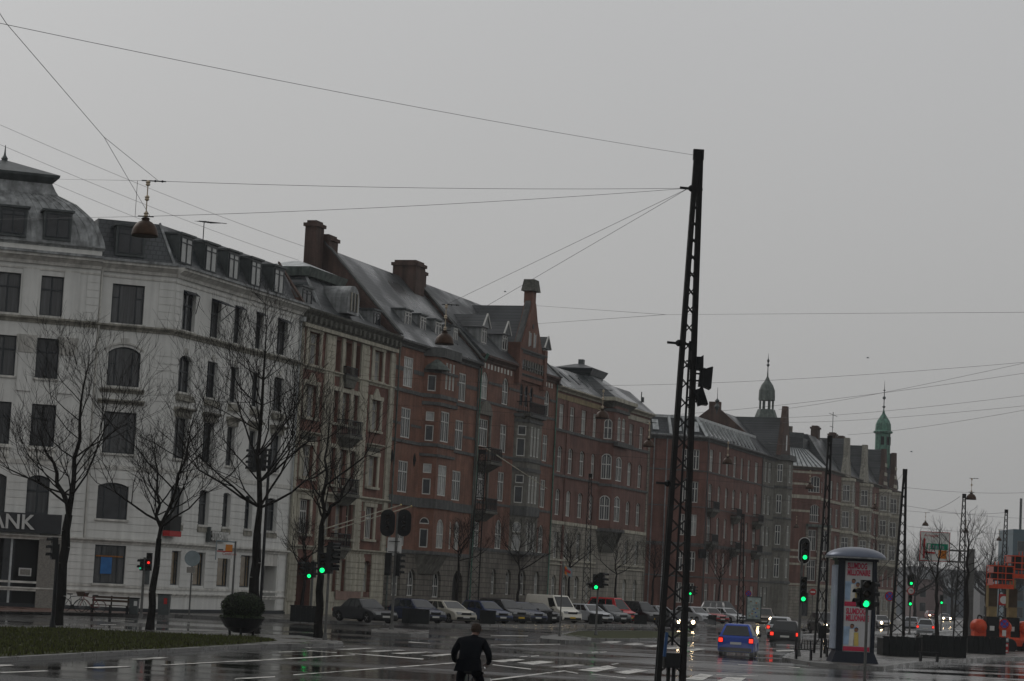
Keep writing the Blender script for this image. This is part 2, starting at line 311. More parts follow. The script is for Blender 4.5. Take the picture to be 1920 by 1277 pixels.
def win_mesh(wd, ht, kind, ar):
    key = (round(wd, 1), round(ht, 1), kind, round(ar, 1))
    if key in WM: return WM[key]
    f = MB(); t = .075 if kind != 'wh' else .09; mt = M['dkframe'] if kind in ('dk', 'dk3', 'dkw') else (M['cream'] if kind == 'cr' else M['whframe'])
    zt = ht - ar
    f.box(0, t, -.06, .02, 0, zt); f.box(wd - t, wd, -.06, .02, 0, zt); f.box(t, wd - t, -.06, .02, 0, t)
    if ar:
        P = arc_pts(0, wd, ht, ar); Q = arc_pts(t, wd - t, ht - t, max(.02, ar - t * .3))
        for k in range(len(P) - 1):
            f.frus([(P[k][0], -.06, P[k][1]), (P[k + 1][0], -.06, P[k + 1][1]), (Q[k + 1][0], -.06, Q[k + 1][1]), (Q[k][0], -.06, Q[k][1])],
                   [(P[k][0], .02, P[k][1]), (P[k + 1][0], .02, P[k + 1][1]), (Q[k + 1][0], .02, Q[k + 1][1]), (Q[k][0], .02, Q[k][1])])
    else: f.box(t, wd - t, -.06, .02, ht - t, ht)
    tr = zt * .66 if ht > 1.3 else 0
    if kind != 'one':
        if kind in ('dk3', 'dkw'):
            for q in (.24, .76): f.box(wd * q - .035, wd * q + .035, -.045, .02, t, ht - t - ar * .6)
            for a, b in ((t, wd * .24 - .035), (wd * .76 + .035, wd - t)): f.box(a, b, -.045, .02, tr - .035, tr + .035)
        elif kind == 'wh4':
            for q in (.2, .4, .6, .8): f.box(wd * q - .03, wd * q + .03, -.05, .02, t, ht - t)
            f.box(t, wd - t, -.055, .02, tr - .05, tr + .05)
        else:
            f.box(wd / 2 - .05, wd / 2 + .05, -.05, .02, t, ht - t - .01)
            if tr: f.box(t, wd - t, -.06, .02, tr - .045, tr + .045)
            if kind == 'wh' and wd > .9:
                for q in (.27, .73): f.box(wd * q - .018, wd * q + .018, -.035, .02, t, ht - t - ar * .7)
    fm = f.mesh('window', mt)
    pms = []
    for g in ('glass', 'blind', 'warm', 'dimglass'):
        p = MB(); pts = [(0.02, .0, 0.02), (wd - .02, 0, .02)] + ([(x, 0, z) for x, z in reversed(arc_pts(.02, wd - .02, ht - .02, ar))] if ar else [(wd - .02, 0, ht - .02), (.02, 0, ht - .02)])
        p.q(*pts); pms.append(p.mesh('pane', M[g]))
    WM[key] = (fm, pms); return WM[key]
def window(bld, fr, o, rec=.25, y=0.):
    a, b, c, d_ = o[:4]; kind = o[4] if len(o) > 4 else 'wh'; ar = o[5] if len(o) > 5 else 0; r_ = o[6] if len(o) > 6 else rec
    if kind in (None, 'none'): return
    g = 0 if random.random() > .2 else 1
    if kind in ('dk', 'dk3'): g = random.choice((0, 3, 3))
    if kind == 'wh': g = random.choice((0, 0, 0, 1, 3, 3))
    if kind == 'dkw': g = 2
    if kind == 'cr': g = random.choice((0, 1, 1))
    fm, pm = win_mesh(b - a, d_ - c, kind, ar)
    Wm = fr.M @ Matrix.Translation((a, y + r_ - .025, c)) @ Matrix.Diagonal(((b - a) / round(b - a, 1) if 0 else 1, 1, 1, 1))
    wo = link('window', fm, Wm, bld); link('pane', pm[g], Wm, wo)
def facade(bld, fr, x0, x1, z0, z1, ops, m, rec=.25, name='wall', y=0.):
    ops = [(round(o[0], 2), round(o[0] + round(o[1] - o[0], 1), 2), o[2], o[2] + round(o[3] - o[2], 1)) + tuple(o[4:]) for o in ops]
    wo = wall(bld, fr, x0, x1, z0, z1, ops, m, rec, name, y)
    for o in ops: window(bld, fr, o, rec, y)
    return ops
def bx(bld, fr, name, x0, x1, y0, y1, z0, z1, m): return MB().box(x0, x1, y0, y1, z0, z1).obj(name, m, bld, fr.M)
def cornice(bld, fr, x0, x1, z0, z1, pr, m, name='cornice'):
    h = z1 - z0
    return MB().prism([(.0, z0), (-pr * .25, z0), (-pr * .35, z0 + h * .3), (-pr * .8, z0 + h * .62), (-pr, z0 + h * .7), (-pr, z1), (.0, z1)], x0, x1).obj(name, m, bld, fr.M)
def sills(bld, fr, ops, m, pr=.14, h=.12, ext=.08):
    for o in ops: bx(bld, fr, 'sill', o[0] - ext, o[1] + ext, -pr, -.003, o[2] - h, o[2], m)
def courses(bld, fr, x0, x1, z0, z1, pitch, ops, m, pr=.035, y=0., split=None):
    z = z0; k = 0
    while z + pitch * .6 < z1:
        zt = min(z + pitch, z1) - .045; segs = [(x0, x1)]
        for o in ops:
            if o[2] < zt and o[3] > z:
                ns = []
                for a, b in segs:
                    if o[1] <= a or o[0] >= b: ns.append((a, b))
                    else:
                        if o[0] - a > .12: ns.append((a, o[0]))
                        if b - o[1] > .12: ns.append((o[1], b))
                segs = ns
        for a, b in segs: bx(bld, fr, 'stone_course', a, b, y - pr, y - .002, z, zt, m)
        z += pitch; k += 1
def bay(bld, fr, x0, p, wf, z0, z1, m, left, front, right=None, corbel=0.8, cm=None, roof=None):
    """canted bay: left cheek, front and right cheek; window lists are in each face's own x"""
    f1 = fr.sub(x0, 0, pi / 4); f2 = fr.sub(x0 + p, -p, 0); f3 = fr.sub(x0 + p + wf, -p, -pi / 4); c = p * math.sqrt(2)
    facade(bld, f1, 0, c, z0, z1, left, m, .12, 'bay_wall'); facade(bld, f2, 0, wf, z0, z1, front, m, .12, 'bay_wall'); facade(bld, f3, 0, c, z0, z1, right or [], m, .12, 'bay_wall')
    cm = cm or m
    B = [(x0, 0), (x0 + p, -p), (x0 + p + wf, -p), (x0 + 2 * p + wf, 0)]
    T = [(x0 + p * .9, 0), (x0 + p * 1.1, -p * .15), (x0 + p * .9 + wf, -p * .15), (x0 + p * 1.1 + wf, 0)]
    if corbel: MB().frus([(a, b, z0 - corbel) for a, b in T], [(a, b, z0) for a, b in B]).obj('corbel', cm, bld, fr.M)
    if roof: MB().frus([(a, b - .12 * (b < 0), z1) for a, b in B], [(a, b * .12, z1 + roof[0]) for a, b in T]).obj('bay_roof', roof[1], bld, fr.M)
    return f1, f2, f3, c
def bayband(bld, fr, x0, p, wf, z0, z1, m, e=.08):
    P = [(x0 - e, -.004), (x0 + p - e * .4, -p - e), (x0 + p + wf + e * .4, -p - e), (x0 + 2 * p + wf + e, -.004)]
    MB().slab(P, z0, z1).obj('band', m, bld, fr.M)
def offset_poly(P, t):
    n = len(P); R = []
    for i in range(n):
        a = Vector(P[i - 1]); b = Vector(P[i]); c = Vector(P[(i + 1) % n])
        e1 = (b - a).normalized(); e2 = (c - b).normalized(); n1 = Vector((-e1.y, e1.x)); n2 = Vector((-e2.y, e2.x))
        k = 1 + n1.dot(n2); R.append(tuple(b + (n1 + n2) * (t / max(k, .3))))
    return R
def dormer(bld, fr, x0, x1, z0, z1, yf, yb, kind='dk', flat=True, side=None, wm=None, peak=0):
    d_ = MB(); t = .12
    d_.cur = 0; d_.box(x0, x1, yf, yb, z0, z1)
    d_.cur = 1
    if flat: d_.box(x0 - .12, x1 + .12, yf - .15, yb, z1, z1 + .12)
    else:
        xm = (x0 + x1) / 2; e = .22
        d_.frus([(x0 - e, yf - .25, z1 - .1), (xm, yf - .25, z1 + peak), (x1 + e, yf - .25, z1 - .1)], [(x0 - e, yb, z1 - .1), (xm, yb, z1 + peak), (x1 + e, yb, z1 - .1)])
        d_.cur = 2
        for a in (x0 - e, x1 + e): d_.bar((a, yf - .27, z1 - .06), (xm, yf - .27, z1 + peak + .05), .1)
    o = d_.obj('dormer', [side or M['zinc_dk'], M['zinc_dk'] if flat else M['slate'], M['whframe']], bld, fr.M)
    w_ = MB(); a, b, c, e_ = x0 + t, x1 - t, z0 + .15, z1 - .12; y = yf - .01; fm = 0
    w_.cur = 1; w_.q((a, y - .01, c), (b, y - .01, c), (b, y - .01, e_), (a, y - .01, e_))
    w_.cur = 0
    for q in ((a, a + .07), (b - .07, b), ((a + b) / 2 - .05, (a + b) / 2 + .05)): w_.box(q[0], q[1], y - .05, y, c, e_)
    for q in ((c, c + .07), (e_ - .07, e_), (c + (e_ - c) * .78 - .03, c + (e_ - c) * .78 + .03)): w_.box(a, b, y - .052, y, q[0], q[1])
    w_.obj('window', [M['whframe'] if kind == 'wh' else M['dkframe'], wm or M['glass']], o, fr.M)
    return o
def downpipe(bld, fr, x, z0, z1, m, y=-.12, r=.06): return MB().tube((x, y, z0), (x, y, z1), r).obj('downpipe', m, bld, fr.M)
def chimney_(bld, fr, x0, x1, y0, y1, z0, z1, m=None):
    c = MB().box(x0, x1, y0, y1, z0, z1).box(x0 - .12, x1 + .12, y0 - .12, y1 + .12, z1, z1 + .25); n = max(1, int((x1 - x0) / .9))
    c.box(x0 + .08, x1 - .08, y0 + .08, y1 - .08, z1 + .25, z1 + .45)
    return c.obj('chimney', m or M['chimney'], bld, fr.M)
def shell(bld, fr, x0, x1, y1, z1, m):   # party walls and the back wall
    mb = MB().q((x0, 0, 0), (x0, y1, 0), (x0, y1, z1), (x0, 0, z1)).q((x1, 0, 0), (x1, 0, z1), (x1, y1, z1), (x1, y1, 0)).q((x0, y1, 0), (x1, y1, 0), (x1, y1, z1), (x0, y1, z1))
    return mb.obj('rear_wall', m, bld, fr.M)
def text_mesh(s, size, ext=.03, m=None, bold=0., sx=1.):
    c = bpy.data.curves.new('lettering', 'FONT'); c.body = s; c.size = size; c.extrude = ext; c.offset = bold; c.resolution_u = 3
    t = bpy.data.objects.new('tmp', c); COL.objects.link(t); dg = bpy.context.evaluated_depsgraph_get(); me = bpy.data.meshes.new_from_object(t.evaluated_get(dg)); bpy.data.objects.remove(t)
    me.transform(Matrix(((sx, 0, 0, 0), (0, 0, -1, 0), (0, 1, 0, 0), (0, 0, 0, 1)))); me.materials.clear(); me.materials.append(m); me.name = 'lettering'
    return me
ST = Fr(street(0), TH, 0.)          # street facade line, local x = distance s along the street
def bld_root(name, label, s, cat='building'):
    return thing(name, label, cat, M=ST.M @ Matrix.Translation((s, 0, 0)))
# ================================================================ BUILDINGS
# ---- 1 white corner bank
P = ST.M @ Vector((125.1, 0, 0))
b1 = bld_root('bank_building', 'white plastered corner building with grey zinc bell roof and bank sign, far left', 125.1)
fA = ST; fB = Fr((P.x, P.y), radians(70)); mw = M['white']
cols = [(126.2, 127.9), (130.0, 131.4), (133.3, 134.4), (136.5, 137.6), (139.75, 141.3)]
ops = []
for i, (a, b) in enumerate(cols):
    ar = .3 if i == 0 else 0
    k = 'dk'
    ops += [(a, b, 16.78, 19.07, k, 0, .3), (a, b, 13.12, 15.35, k, ar, .3), (a, b, 9.2, 11.6, k, 0, .3), (a - .05, b - .05, 5.44, 7.55, k, .12, .3)]
for a, b in [(126.8, 127.95), (129.7, 131.3), (133.0, 134.8), (136.3, 138.0)]: ops.append((a, b, 1.78, 3.8, 'dkw', 0, .25))
door = (139.5, 141.9, .16, 3.96, None, 0, .9)
O1 = facade(b1, fA, 125.1, 143.4, 0, 20.3, ops + [door], mw)
bx(b1, fA, 'door', 139.52, 141.88, .85, .9, .16, 3.2, mat('grey_door_panel', (.2, .2, .19), .5, var=.1))
bx(b1, fA, 'lintel', 139.5, 141.9, .02, .88, 3.2, 3.95, M['white_stone'])
# front facing the square: middle bay and the pavilion
U = lambda x, y, off=0: fB.px(x, y, off)[0]
mid = (U(209.5, 567), U(269, 572))
opsB = [(mid[0], mid[1], 16.75, 19.05, 'dk3', 0), (mid[0] + .02, mid[1] + .02, 13.1, 15.4, 'dk3', .35), (U(193, 815), U(253, 815), 9.2, 11.55, 'dk3', 0),
        (U(182, 940), U(241, 940), 5.4, 7.55, 'dk3', .22), (U(176, 1060), U(234, 1060), 1.7, 3.85, 'dk3', 0)]
uE = U(181, 600); PY = -.35      # pavilion edge, pavilion stands forward
O2 = facade(b1, fB, uE, 0, 0, 20.3, opsB, mw)
pc = U(13.5, 555, PY); pw = 1.35; sp = U(98, 555, PY) - pc
PV = []
for k in (-2, -1, 0, 1):
    u = pc + k * sp
    PV += [(u - pw / 2, u + pw / 2, 16.8, 19.15, 'dk', 0), (u - pw / 2, u + pw / 2, 13.2, 15.5, 'dk', 0), (u - pw / 2 - .03, u + pw / 2 + .03, 9.3, 11.75, 'dk', 0), (u - pw / 2, u + pw / 2, 5.45, 7.65, 'dk', .22)]
uW = pc - 2.6 * sp; bank_op = (pc - 2.2 * sp, U(78, 1090, PY), .16, 4.3, None, 0, .6)
fP = fB.sub(0, PY, 0)
O3 = facade(b1, fP, uW, uE, 0, 20.3, PV + [bank_op], mw)
MB().q((uE, 0, 0), (uE, .36, 0), (uE, .36, 20.3), (uE, 0, 20.3)).obj('wall', mw, b1, fP.M)
shell(b1, fA, 125.1, 143.4, 11, 20.3, mw)
for k in O1 + O2: pass
sills(b1, fA, [o for o in O1 if o[2] > 5 and o[4]], M['white_stone']); sills(b1, fB, O2, M['white_stone'], .14); sills(b1, fP, [o for o in O3 if o[4]], M['white_stone'], .1)
for fr, a, b in ((fA, 125.1, 143.4), (fB, uE, 0), (fP, uW, uE)):
    cornice(b1, fr, a, b + .0, 19.72, 20.32, .55, M['white_stone']); bx(b1, fr, 'gutter', a, b, -.68, -.53, 20.3, 20.45, M['zinc'])
    cornice(b1, fr, a, b, 16.33, 16.66, .28, M['dirty_stone'], 'string_course'); cornice(b1, fr, a, b, 3.98, 4.25, .25, M['white_stone'], 'string_course')
    cornice(b1, fr, a, b, 1.06, 1.28, .12, M['white_stone'], 'string_course'); bx(b1, fr, 'band', a, b, -.06, -.003, 1.5, 1.62, M['white_stone'])
    bx(b1, fr, 'plinth', a, b, -.07, -.002, .1, .36, M['plinthm']); bx(b1, fr, 'band', a, b, -.05, -.003, 19.4, 19.5, M['white_stone']); bx(b1, fr, 'band', a, b, -.05, -.003, 8.25, 8.5, M['white_stone'])
courses(b1, fA, 125.2, 139.2, 1.66, 3.9, .4, O1, mw); courses(b1, fA, 125.2, 143.3, 4.3, 8.2, .43, O1, mw); courses(b1, fA, 142.05, 143.3, .4, 3.9, .4, O1, mw)
courses(b1, fB, uE + .05, -.05, 1.66, 3.9, .4, O2, mw); courses(b1, fB, uE + .05, -.05, 4.3, 8.2, .43, O2, mw)
courses(b1, fP, U(128, 940), uE - .05, 1.66, 3.9, .4, O3, mw); courses(b1, fP, uW, uE - .05, 4.6, 8.2, .43, O3, mw)
for zz in (8.6, 12.4, 16.75):     # corner quoins
    courses(b1, fB, -.95, -.05, zz, zz + 3.2, .44, [], mw); courses(b1, fA, 125.15, 125.95, zz, zz + 3.2, .44, [], mw); courses(b1, fP, uE - .75, uE - .04, zz, zz + 3.2, .44, [], mw)
for o in O1:
    if 9 < o[2] < 9.5:
        cornice(b1, fA, o[0] - .3, o[1] + .3, 11.95, 12.2, .42, M['dirty_stone'], 'pediment'); bx(b1, fA, 'frieze', o[0] - .15, o[1] + .15, -.14, -.003, 11.65, 11.93, M['dirty_stone'])
        bx(b1, fA, 'console', o[0] - .2, o[1] + .2, -.22, -.004, 12.6, 12.95, M['dirty_stone'])
    if 13 < o[2] < 13.3: bx(b1, fA, 'keystone', (o[0] + o[1]) / 2 - .17, (o[0] + o[1]) / 2 + .17, -.1, -.003, o[3] + .1, o[3] + .42, M['white_stone'])
    if 5 < o[2] < 6:  # lower sills stand on small brackets
        bx(b1, fA, 'bracket', o[0] - .05, o[1] + .05, -.1, -.003, 5.0, 5.3, M['dirty_stone'])
cornice(b1, fB, mid[0] - .35, mid[1] + .35, 12.7, 12.95, .3, M['dirty_stone'], 'sill'); cornice(b1, fB, mid[0] - .45, mid[1] + .4, 12.05, 12.3, .4, M['dirty_stone'], 'pediment')
bx(b1, fB, 'keystone', sum(mid) / 2 - .22, sum(mid) / 2 + .22, -.12, -.003, 15.55, 15.9, M['white_stone'])
pa = MB(); A_ = arc_pts(mid[0] - .2, mid[1] + .2, 15.62, .42)
for q, r in zip(A_, A_[1:]): pa.bar((q[0], -.05, q[1]), (r[0], -.05, r[1]), .1)
pa.obj('window_hood', M['white_stone'], b1, fB.M)
for k in (-1.5, -.5, .5, 1.42):   # carved brackets between the pavilion windows, balusters under the third row
    u = pc + k * sp
    MB().frus([(u - .42, -.02, 14.6), (u + .42, -.02, 14.6), (u + .42, -.12, 14.6), (u - .42, -.12, 14.6)], [(u - .58, -.02, 15.6), (u + .58, -.02, 15.6), (u + .58, -.35, 15.6), (u - .58, -.35, 15.6)]).obj('capital', M['white_stone'], b1, fP.M)
    bx(b1, fP, 'pilaster', u - .42, u + .42, -.09, -.003, 12.4, 14.58, mw); bx(b1, fP, 'pilaster', u - .45, u + .45, -.07, -.003, 16.7, 19.4, mw)
for k in (-2, -1, 0, 1):
    u = pc + k * sp
    for j in range(9): MB().lathe([(.05, 8.55), (.09, 8.75), (.04, 8.95), (.07, 9.1)], 8, (u - .64 + j * .16, -.12, 0)).obj('baluster', M['white_stone'], b1, fP.M)
    bx(b1, fP, 'balustrade_rail', u - .8, u + .8, -.22, -.003, 9.1, 9.2, M['white_stone'])
# awning arms and half raised blinds over the upper windows of the street side
for i, (a, b) in enumerate(cols):
    e = [.25, 1.0, .3, .25, .3][i]
    MB().frus([(a, -.02, 19.0), (b, -.02, 19.0), (b, -e, 19.0 - .3 * e), (a, -e, 19.0 - .3 * e)], [(a, -.02, 19.14), (b, -.02, 19.14), (b, -e, 19.05 - .3 * e), (a, -e, 19.05 - .3 * e)]).obj('awning', M['navy'], b1, fA.M)
    for x in (a, b): MB().tube((x, -.03, 17.9), (x, -e, 19.0 - .3 * e), .022).obj('awning_arm', M['iron'], b1, fA.M)
# roofs
def Lw(fr, x, y): p = fr.M @ Vector((x, y, 0)); return (p.x, p.y)
c0, c1 = Lw(fB, uE, .0), Lw(fA, 125.1, 0); c2 = Lw(fA, 143.4, 0); c3 = Lw(fA, 143.4, 12); c4 = Lw(fB, uE, 11)
P0 = [c0, c1, c2, c3, c4]; P0o = offset_poly(P0, -.4 if False else .0)
def inset(Pl, t):   # move the first two edges (the street fronts) inwards only
    f = []
    for i, q in enumerate(Pl): f.append(q)
    a, b, c_ = Vector(Pl[0]), Vector(Pl[1]), Vector(Pl[2]); n1 = Vector(fB.yd); n2 = Vector(fA.yd); k = 1 + n1.dot(n2)
    f[0] = tuple(a + n1 * t); f[1] = tuple(b + (n1 + n2) * (t / k)); f[2] = tuple(c_ + n2 * t); return f
Lo, Hi = inset(P0, .1), inset(P0, 1.7)
MB().frus([(x, y, 20.3) for x, y in Lo], [(x, y, 23.0) for x, y in Hi]).obj('mansard_roof', M['slate'], b1, Matrix.Identity(4))
hp = MB(); hp.bar((*Lo[1], 20.33), (*Hi[1], 23.05), .14); hp.obj('hip_flashing', M['zinc'], b1, Matrix.Identity(4))
for i, s0 in enumerate([(126.0, 127.75), (129.35, 131.1), (132.6, 134.25), (135.85, 137.55), (139.4, 141.1)]): dormer(b1, fA, s0[0], s0[1], 20.62, 22.45, .35, 4, 'dk', wm=M['blind'])
q = (U(221, 440, .4), U(266, 445, .4)); dormer(b1, fB, q[0] - .1, q[1] + .2, 20.75, 22.5, .3, 4)
bx(b1, fA, 'firewall', 143.15, 143.4, .0, 6, 20.0, 20.9, M['brick2'])
MB().prism([(0, 20.3), (1.9, 23.1), (6, 23.3), (6, 20.3)], 143.12, 143.39).obj('party_wall', M['chimney'], b1, fA.M)
MB().prism([(-.1, 20.5), (1.8, 23.15), (1.8, 23.28), (-.2, 20.6)], 143.1, 143.42).obj('gable_coping', M['chimney'], b1, fA.M)
# bell roof over the pavilion
hw = uE - pc; prof = []
for x, y in [(186, 467), (184, 456), (180, 443), (172, 424), (162, 409), (150, 396), (134, 380), (118, 370), (103, 361)]: prof.append((((x - 8) / 178.) * (hw + .15), fP.px(x, y, (186 - x) / 178 * hw * .5)[1]))
z0 = prof[0][1]; nk = [(prof[-1][0], prof[-1][1]), (prof[-1][0] - .15, prof[-1][1] + .25), (prof[-1][0] - .35, prof[-1][1] + .7)]
def ring(h_, z): return [(pc - h_, hw - h_, z), (pc + h_, hw - h_, z), (pc + h_, hw + h_, z), (pc - h_, hw + h_, z)]
rb = MB()
for (h1, za), (h2, zb) in zip(prof + nk[1:], (prof + nk[1:])[1:]): rb.frus(ring(h1, za), ring(h2, zb))
rb.obj('bell_roof', M['zinc'], b1, fP.M)
seams = MB()
for k in range(-9, 10):
    for (h1, za), (h2, zb) in zip(prof, prof[1:]):
        u1, u2 = pc + h1 * k / 9.5, pc + h2 * k / 9.5; seams.bar((u1, hw - h1, za + .01), (u2, hw - h2, zb + .01), .05)
seams.obj('roof_seams', M['zinc'], b1, fP.M)
bx(b1, fP, 'attic_band', pc - hw - .1, pc + hw, -.02, 6, 20.3, z0 + .05, mw); cornice(b1, fP, pc - hw - .2, pc + hw + .12, z0 - .12, z0 + .1, .2, M['zinc'], 'gutter')
hn, zn = nk[-1]
MB().frus(ring(hn - .05, zn), ring(hn + .35, zn + .35)).frus(ring(hn + .35, zn + .35), ring(hn + .38, zn + .5)).frus(ring(hn + .38, zn + .5), ring(.05, zn + 1.55)).obj('lantern_cap', M['zinc_dk'], b1, fP.M)
MB().lathe([(.16, 0), (.2, .15), (.07, .35), (.05, .5), (.02, .95)], 8, (pc, hw, zn + 1.5)).obj('finial', M['zinc_dk'], b1, fP.M)
for k in (-1, 0, 1):
    u = pc + k * sp - (.0 if k else 0); dormer(b1, fP, u - .8, u + .8, z0 + .25, z0 + 1.9, -.22, 3, 'dk')
an = MB().tube((131.5, 1.6, 22.9), (131.5, 1.6, 24.1), .03).bar((130.8, 1.6, 24.0), (133.4, 1.0, 24.25), .04)
for k in range(7): an.bar((131.0 + k * .35, 1.2, 24.02 + k * .033), (131.0 + k * .35, 2.0, 24.02 + k * .033), .02)
an.obj('aerial', M['iron'], b1, ST.M)
# bank front
uR = U(112, 990, PY)
bx(b1, fP, 'sign_fascia', pc - 2.25 * sp, uR, -.5, -.05, 4.35, 5.45, mat('charcoal_fascia', (.035, .037, .04), .5, var=.1))
tm = text_mesh('SYDBANK', 1.16, .05, M['whites'], .018); xr = max(v.co.x for v in tm.vertices)
link('lettering', tm, fP.M @ Matrix.Translation((U(62, 990, PY) - xr, -.56, 4.55)), b1)
bx(b1, fP, 'entrance_back', pc - 2.2 * sp, U(78, 1090, PY), .58, .62, .16, 4.3, M['black'])
bx(b1, fP, 'entrance_pier', U(68, 1090, PY), U(112, 1090, PY), -.08, -.003, .15, 4.34, M['granite'])
bx(b1, fP, 'glass_door', U(4, 1080, PY), U(26, 1080, PY), .3, .36, .2, 4.2, M['glass']); bx(b1, fP, 'glazing_post', U(17, 1080, PY), U(21, 1080, PY), .2, .28, .3, 4.2, M['zinc_pale'])
fx0, fx1 = U(35.5, 1083, PY), U(59, 1083, PY); MB().box(fx0, fx1, .2, .26, 1.9, 2.35).obj('notice_frame', M['whites'], b1, fP.M); bx(b1, fP, 'notice', fx0 + .07, fx1 - .07, .17, .195, 1.97, 2.28, M['granite'])
ft = (U(189, 1060), U(210, 1060)); bx(b1, fB, 'window_poster', ft[0], ft[1], .1, .13, 2.25, 3.2, mat('blue_poster', (.03, .13, .33), .5, var=.2))
bx(b1, fB, 'window_stripe', mid[0] + .1, mid[1] - .2, .12, .14, 3.22, 3.3, mat('amber_strip', (.25, .1, .02), .5))
# small lettering on the street side: dark projecting box sign with pale letters
s0 = fA.px(385, 1010)[0]; s1 = fA.px(420, 1014)[0]
tm = text_mesh('SYDBANK', .78, .05, M['whites'], .012); wd = max(v.co.x for v in tm.vertices); link('lettering', tm, fA.M @ Matrix.Translation((s0 + .16, -.36, 4.55)) @ Matrix.Diagonal(((s1 - s0 - .3) / wd, 1, 1, 1)), b1)
link('lettering_shade', text_mesh('SYDBANK', .78, .1, M['iron'], .03), fA.M @ Matrix.Translation((s0 + .16, -.2, 4.53)) @ Matrix.Diagonal(((s1 - s0 - .3) / wd, 1, 1.03, 1)), b1)  # bolder dark copy behind the letters, stands in for their shadowed edges
bx(b1, fA, 'sign_backing', s0 - .05, s0 + .12, -.3, -.05, 4.42, 5.35, M['zinc_dk'])
bx(b1, fA, 'downpipe_head', 143.0, 143.3, -.4, -.1, 19.3, 19.6, M['zinc_pale']); downpipe(b1, fA, 143.2, 8, 19.3, M['zinc_pale']); downpipe(b1, fA, 143.2, .3, 8, M['dirty_stone'])
downpipe(b1, fP, uE + .12, 4.3, 20.2, M['white_stone'], .2, .06)
bx(b1, fB, 'wall_meter', -.75, -.45, -.2, -.05, 1.75, 2.9, M['zinc_dk'])

# ---- 2 cream and red ornate house
b2 = bld_root('ornate_townhouse', 'narrow townhouse of red brick striped with cream stone pilasters and a dark carved frieze', 143.4)
O = []
for a, b in [(144.75, 146.5), (156.35, 157.95)]:
    O += [(a, b, 16.72, 18.85, 'cr', 0, .3), (a, b, 13.2, 15.25, 'cr', 0, .3), (a, b, 9.2, 11.3, 'cr', 0, .3), (a, b - .1, 5.5, 7.75, 'wh4', 0, .25), (a + .2, b, 1.75, 3.95, 'cr', .3, .35)]
for a, b in [(149.3, 150.3), (151.0, 152.2), (152.9, 153.8)]:
    O += [(a, b, 16.72, 18.8, 'cr', 0, .45), (a, b, 12.6 if a > 151 and b < 152.5 else 13.2, 15.3, 'cr', 0, .3), (a, b, 9.0, 11.4, 'cr', 0, .3), (a, b, 5.4, 7.75, 'cr', 0, .3)]
O += [(150.75, 151.7, 1.75, 3.9, 'cr', 0, .3), (152.3, 153.2, 1.75, 3.9, 'cr', 0, .3)]
O.append((144.85 + 0, 144.86, 30, 31))
O = O[:-1]; O = [o for o in O if not (o[0] < 145.2 and o[2] < 2)] + [(144.9, 147.4, .16, 3.95, None, .7, 1.2)]
O = facade(b2, ST, 143.4, 160.4, 0, 19.2, O, M['brick2'], .3)
bx(b2, ST, 'door', 144.92, 147.38, 1.1, 1.2, .16, 3.6, mat('brown_door', (.07, .045, .035), .6)); shell(b2, ST, 143.4, 160.4, 11, 19.2, M['brick2'])
bx(b2, ST, 'stone_base', 143.45, 144.88, -.05, -.003, .15, 8.05, M['cream']); bx(b2, ST, 'stone_base', 147.42, 150.7, -.05, -.003, .15, 4.4, M['cream']); bx(b2, ST, 'stone_base', 153.25, 156.5, -.05, -.003, .15, 4.4, M['cream']); bx(b2, ST, 'stone_base', 158.0, 160.35, -.05, -.003, .15, 4.4, M['cream'])
bx(b2, ST, 'stone_base', 150.7, 153.25, -.05, -.003, .15, 1.7, M['cream']); bx(b2, ST, 'stone_base', 150.7, 153.25, -.05, -.003, 3.95, 4.4, M['cream'])
courses(b2, ST, 143.5, 160.3, 1.0, 4.3, .4, [o for o in O], M['cream'], .1, -.0)
for a, b in [(143.42, 143.85), (147.65, 149.05), (154.1, 155.3), (159.45, 160.3)]:
    bx(b2, ST, 'pilaster', a, b, -.1, -.003, 4.6, 19.0, M['cream']); courses(b2, ST, a, b, 4.7, 18.9, .44, [], M['cream'], .045, -.1)
for o in O:
    if o[2] < 4.5 or o[4] is None: continue
    m_ = M['cream']
    if o[1] - o[0] > 1.4 or o[2] < 16:
        for u in ((o[0] - .42, o[0] - .02), (o[1] + .02, o[1] + .42)):
            if o[1] - o[0] > 1.4: bx(b2, ST, 'window_surround', u[0], u[1], -.09, -.003, o[2] - .1, o[3] + .15, m_)
        bx(b2, ST, 'window_head', o[0] - .45, o[1] + .45, -.13, -.003, o[3] + .04, o[3] + .32, m_)
        bx(b2, ST, 'sill', o[0] - .4, o[1] + .4, -.2, -.003, o[2] - .2, o[2] - .04, m_)
    if o[1] - o[0] > 1.4 and 13 < o[2] < 14:
        c_ = (o[0] + o[1]) / 2; MB().frus([(c_ - .6, -.12, o[3] + .33), (c_ + .6, -.12, o[3] + .33), (c_ + .6, -.01, o[3] + .33), (c_ - .6, -.01, o[3] + .33)], [(c_ - .12, -.12, o[3] + .85), (c_ + .12, -.12, o[3] + .85), (c_ + .12, -.01, o[3] + .85), (c_ - .12, -.01, o[3] + .85)]).obj('carved_crest', m_, b2, ST.M)
    if o[1] - o[0] > 1.4 and 9 < o[2] < 10: cornice(b2, ST, o[0] - .55, o[1] + .55, 11.95, 12.2, .4, m_, 'pediment'); bx(b2, ST, 'frieze', o[0] - .3, o[1] + .3, -.12, -.003, 11.65, 11.93, M['dark_stone'])
for a, b in [(149.0, 149.25), (150.4, 150.9), (152.3, 152.8), (153.85, 154.1)]:
    bx(b2, ST, 'pilaster', a, b, -.12, -.003, 8.4, 19.0, M['cream'])
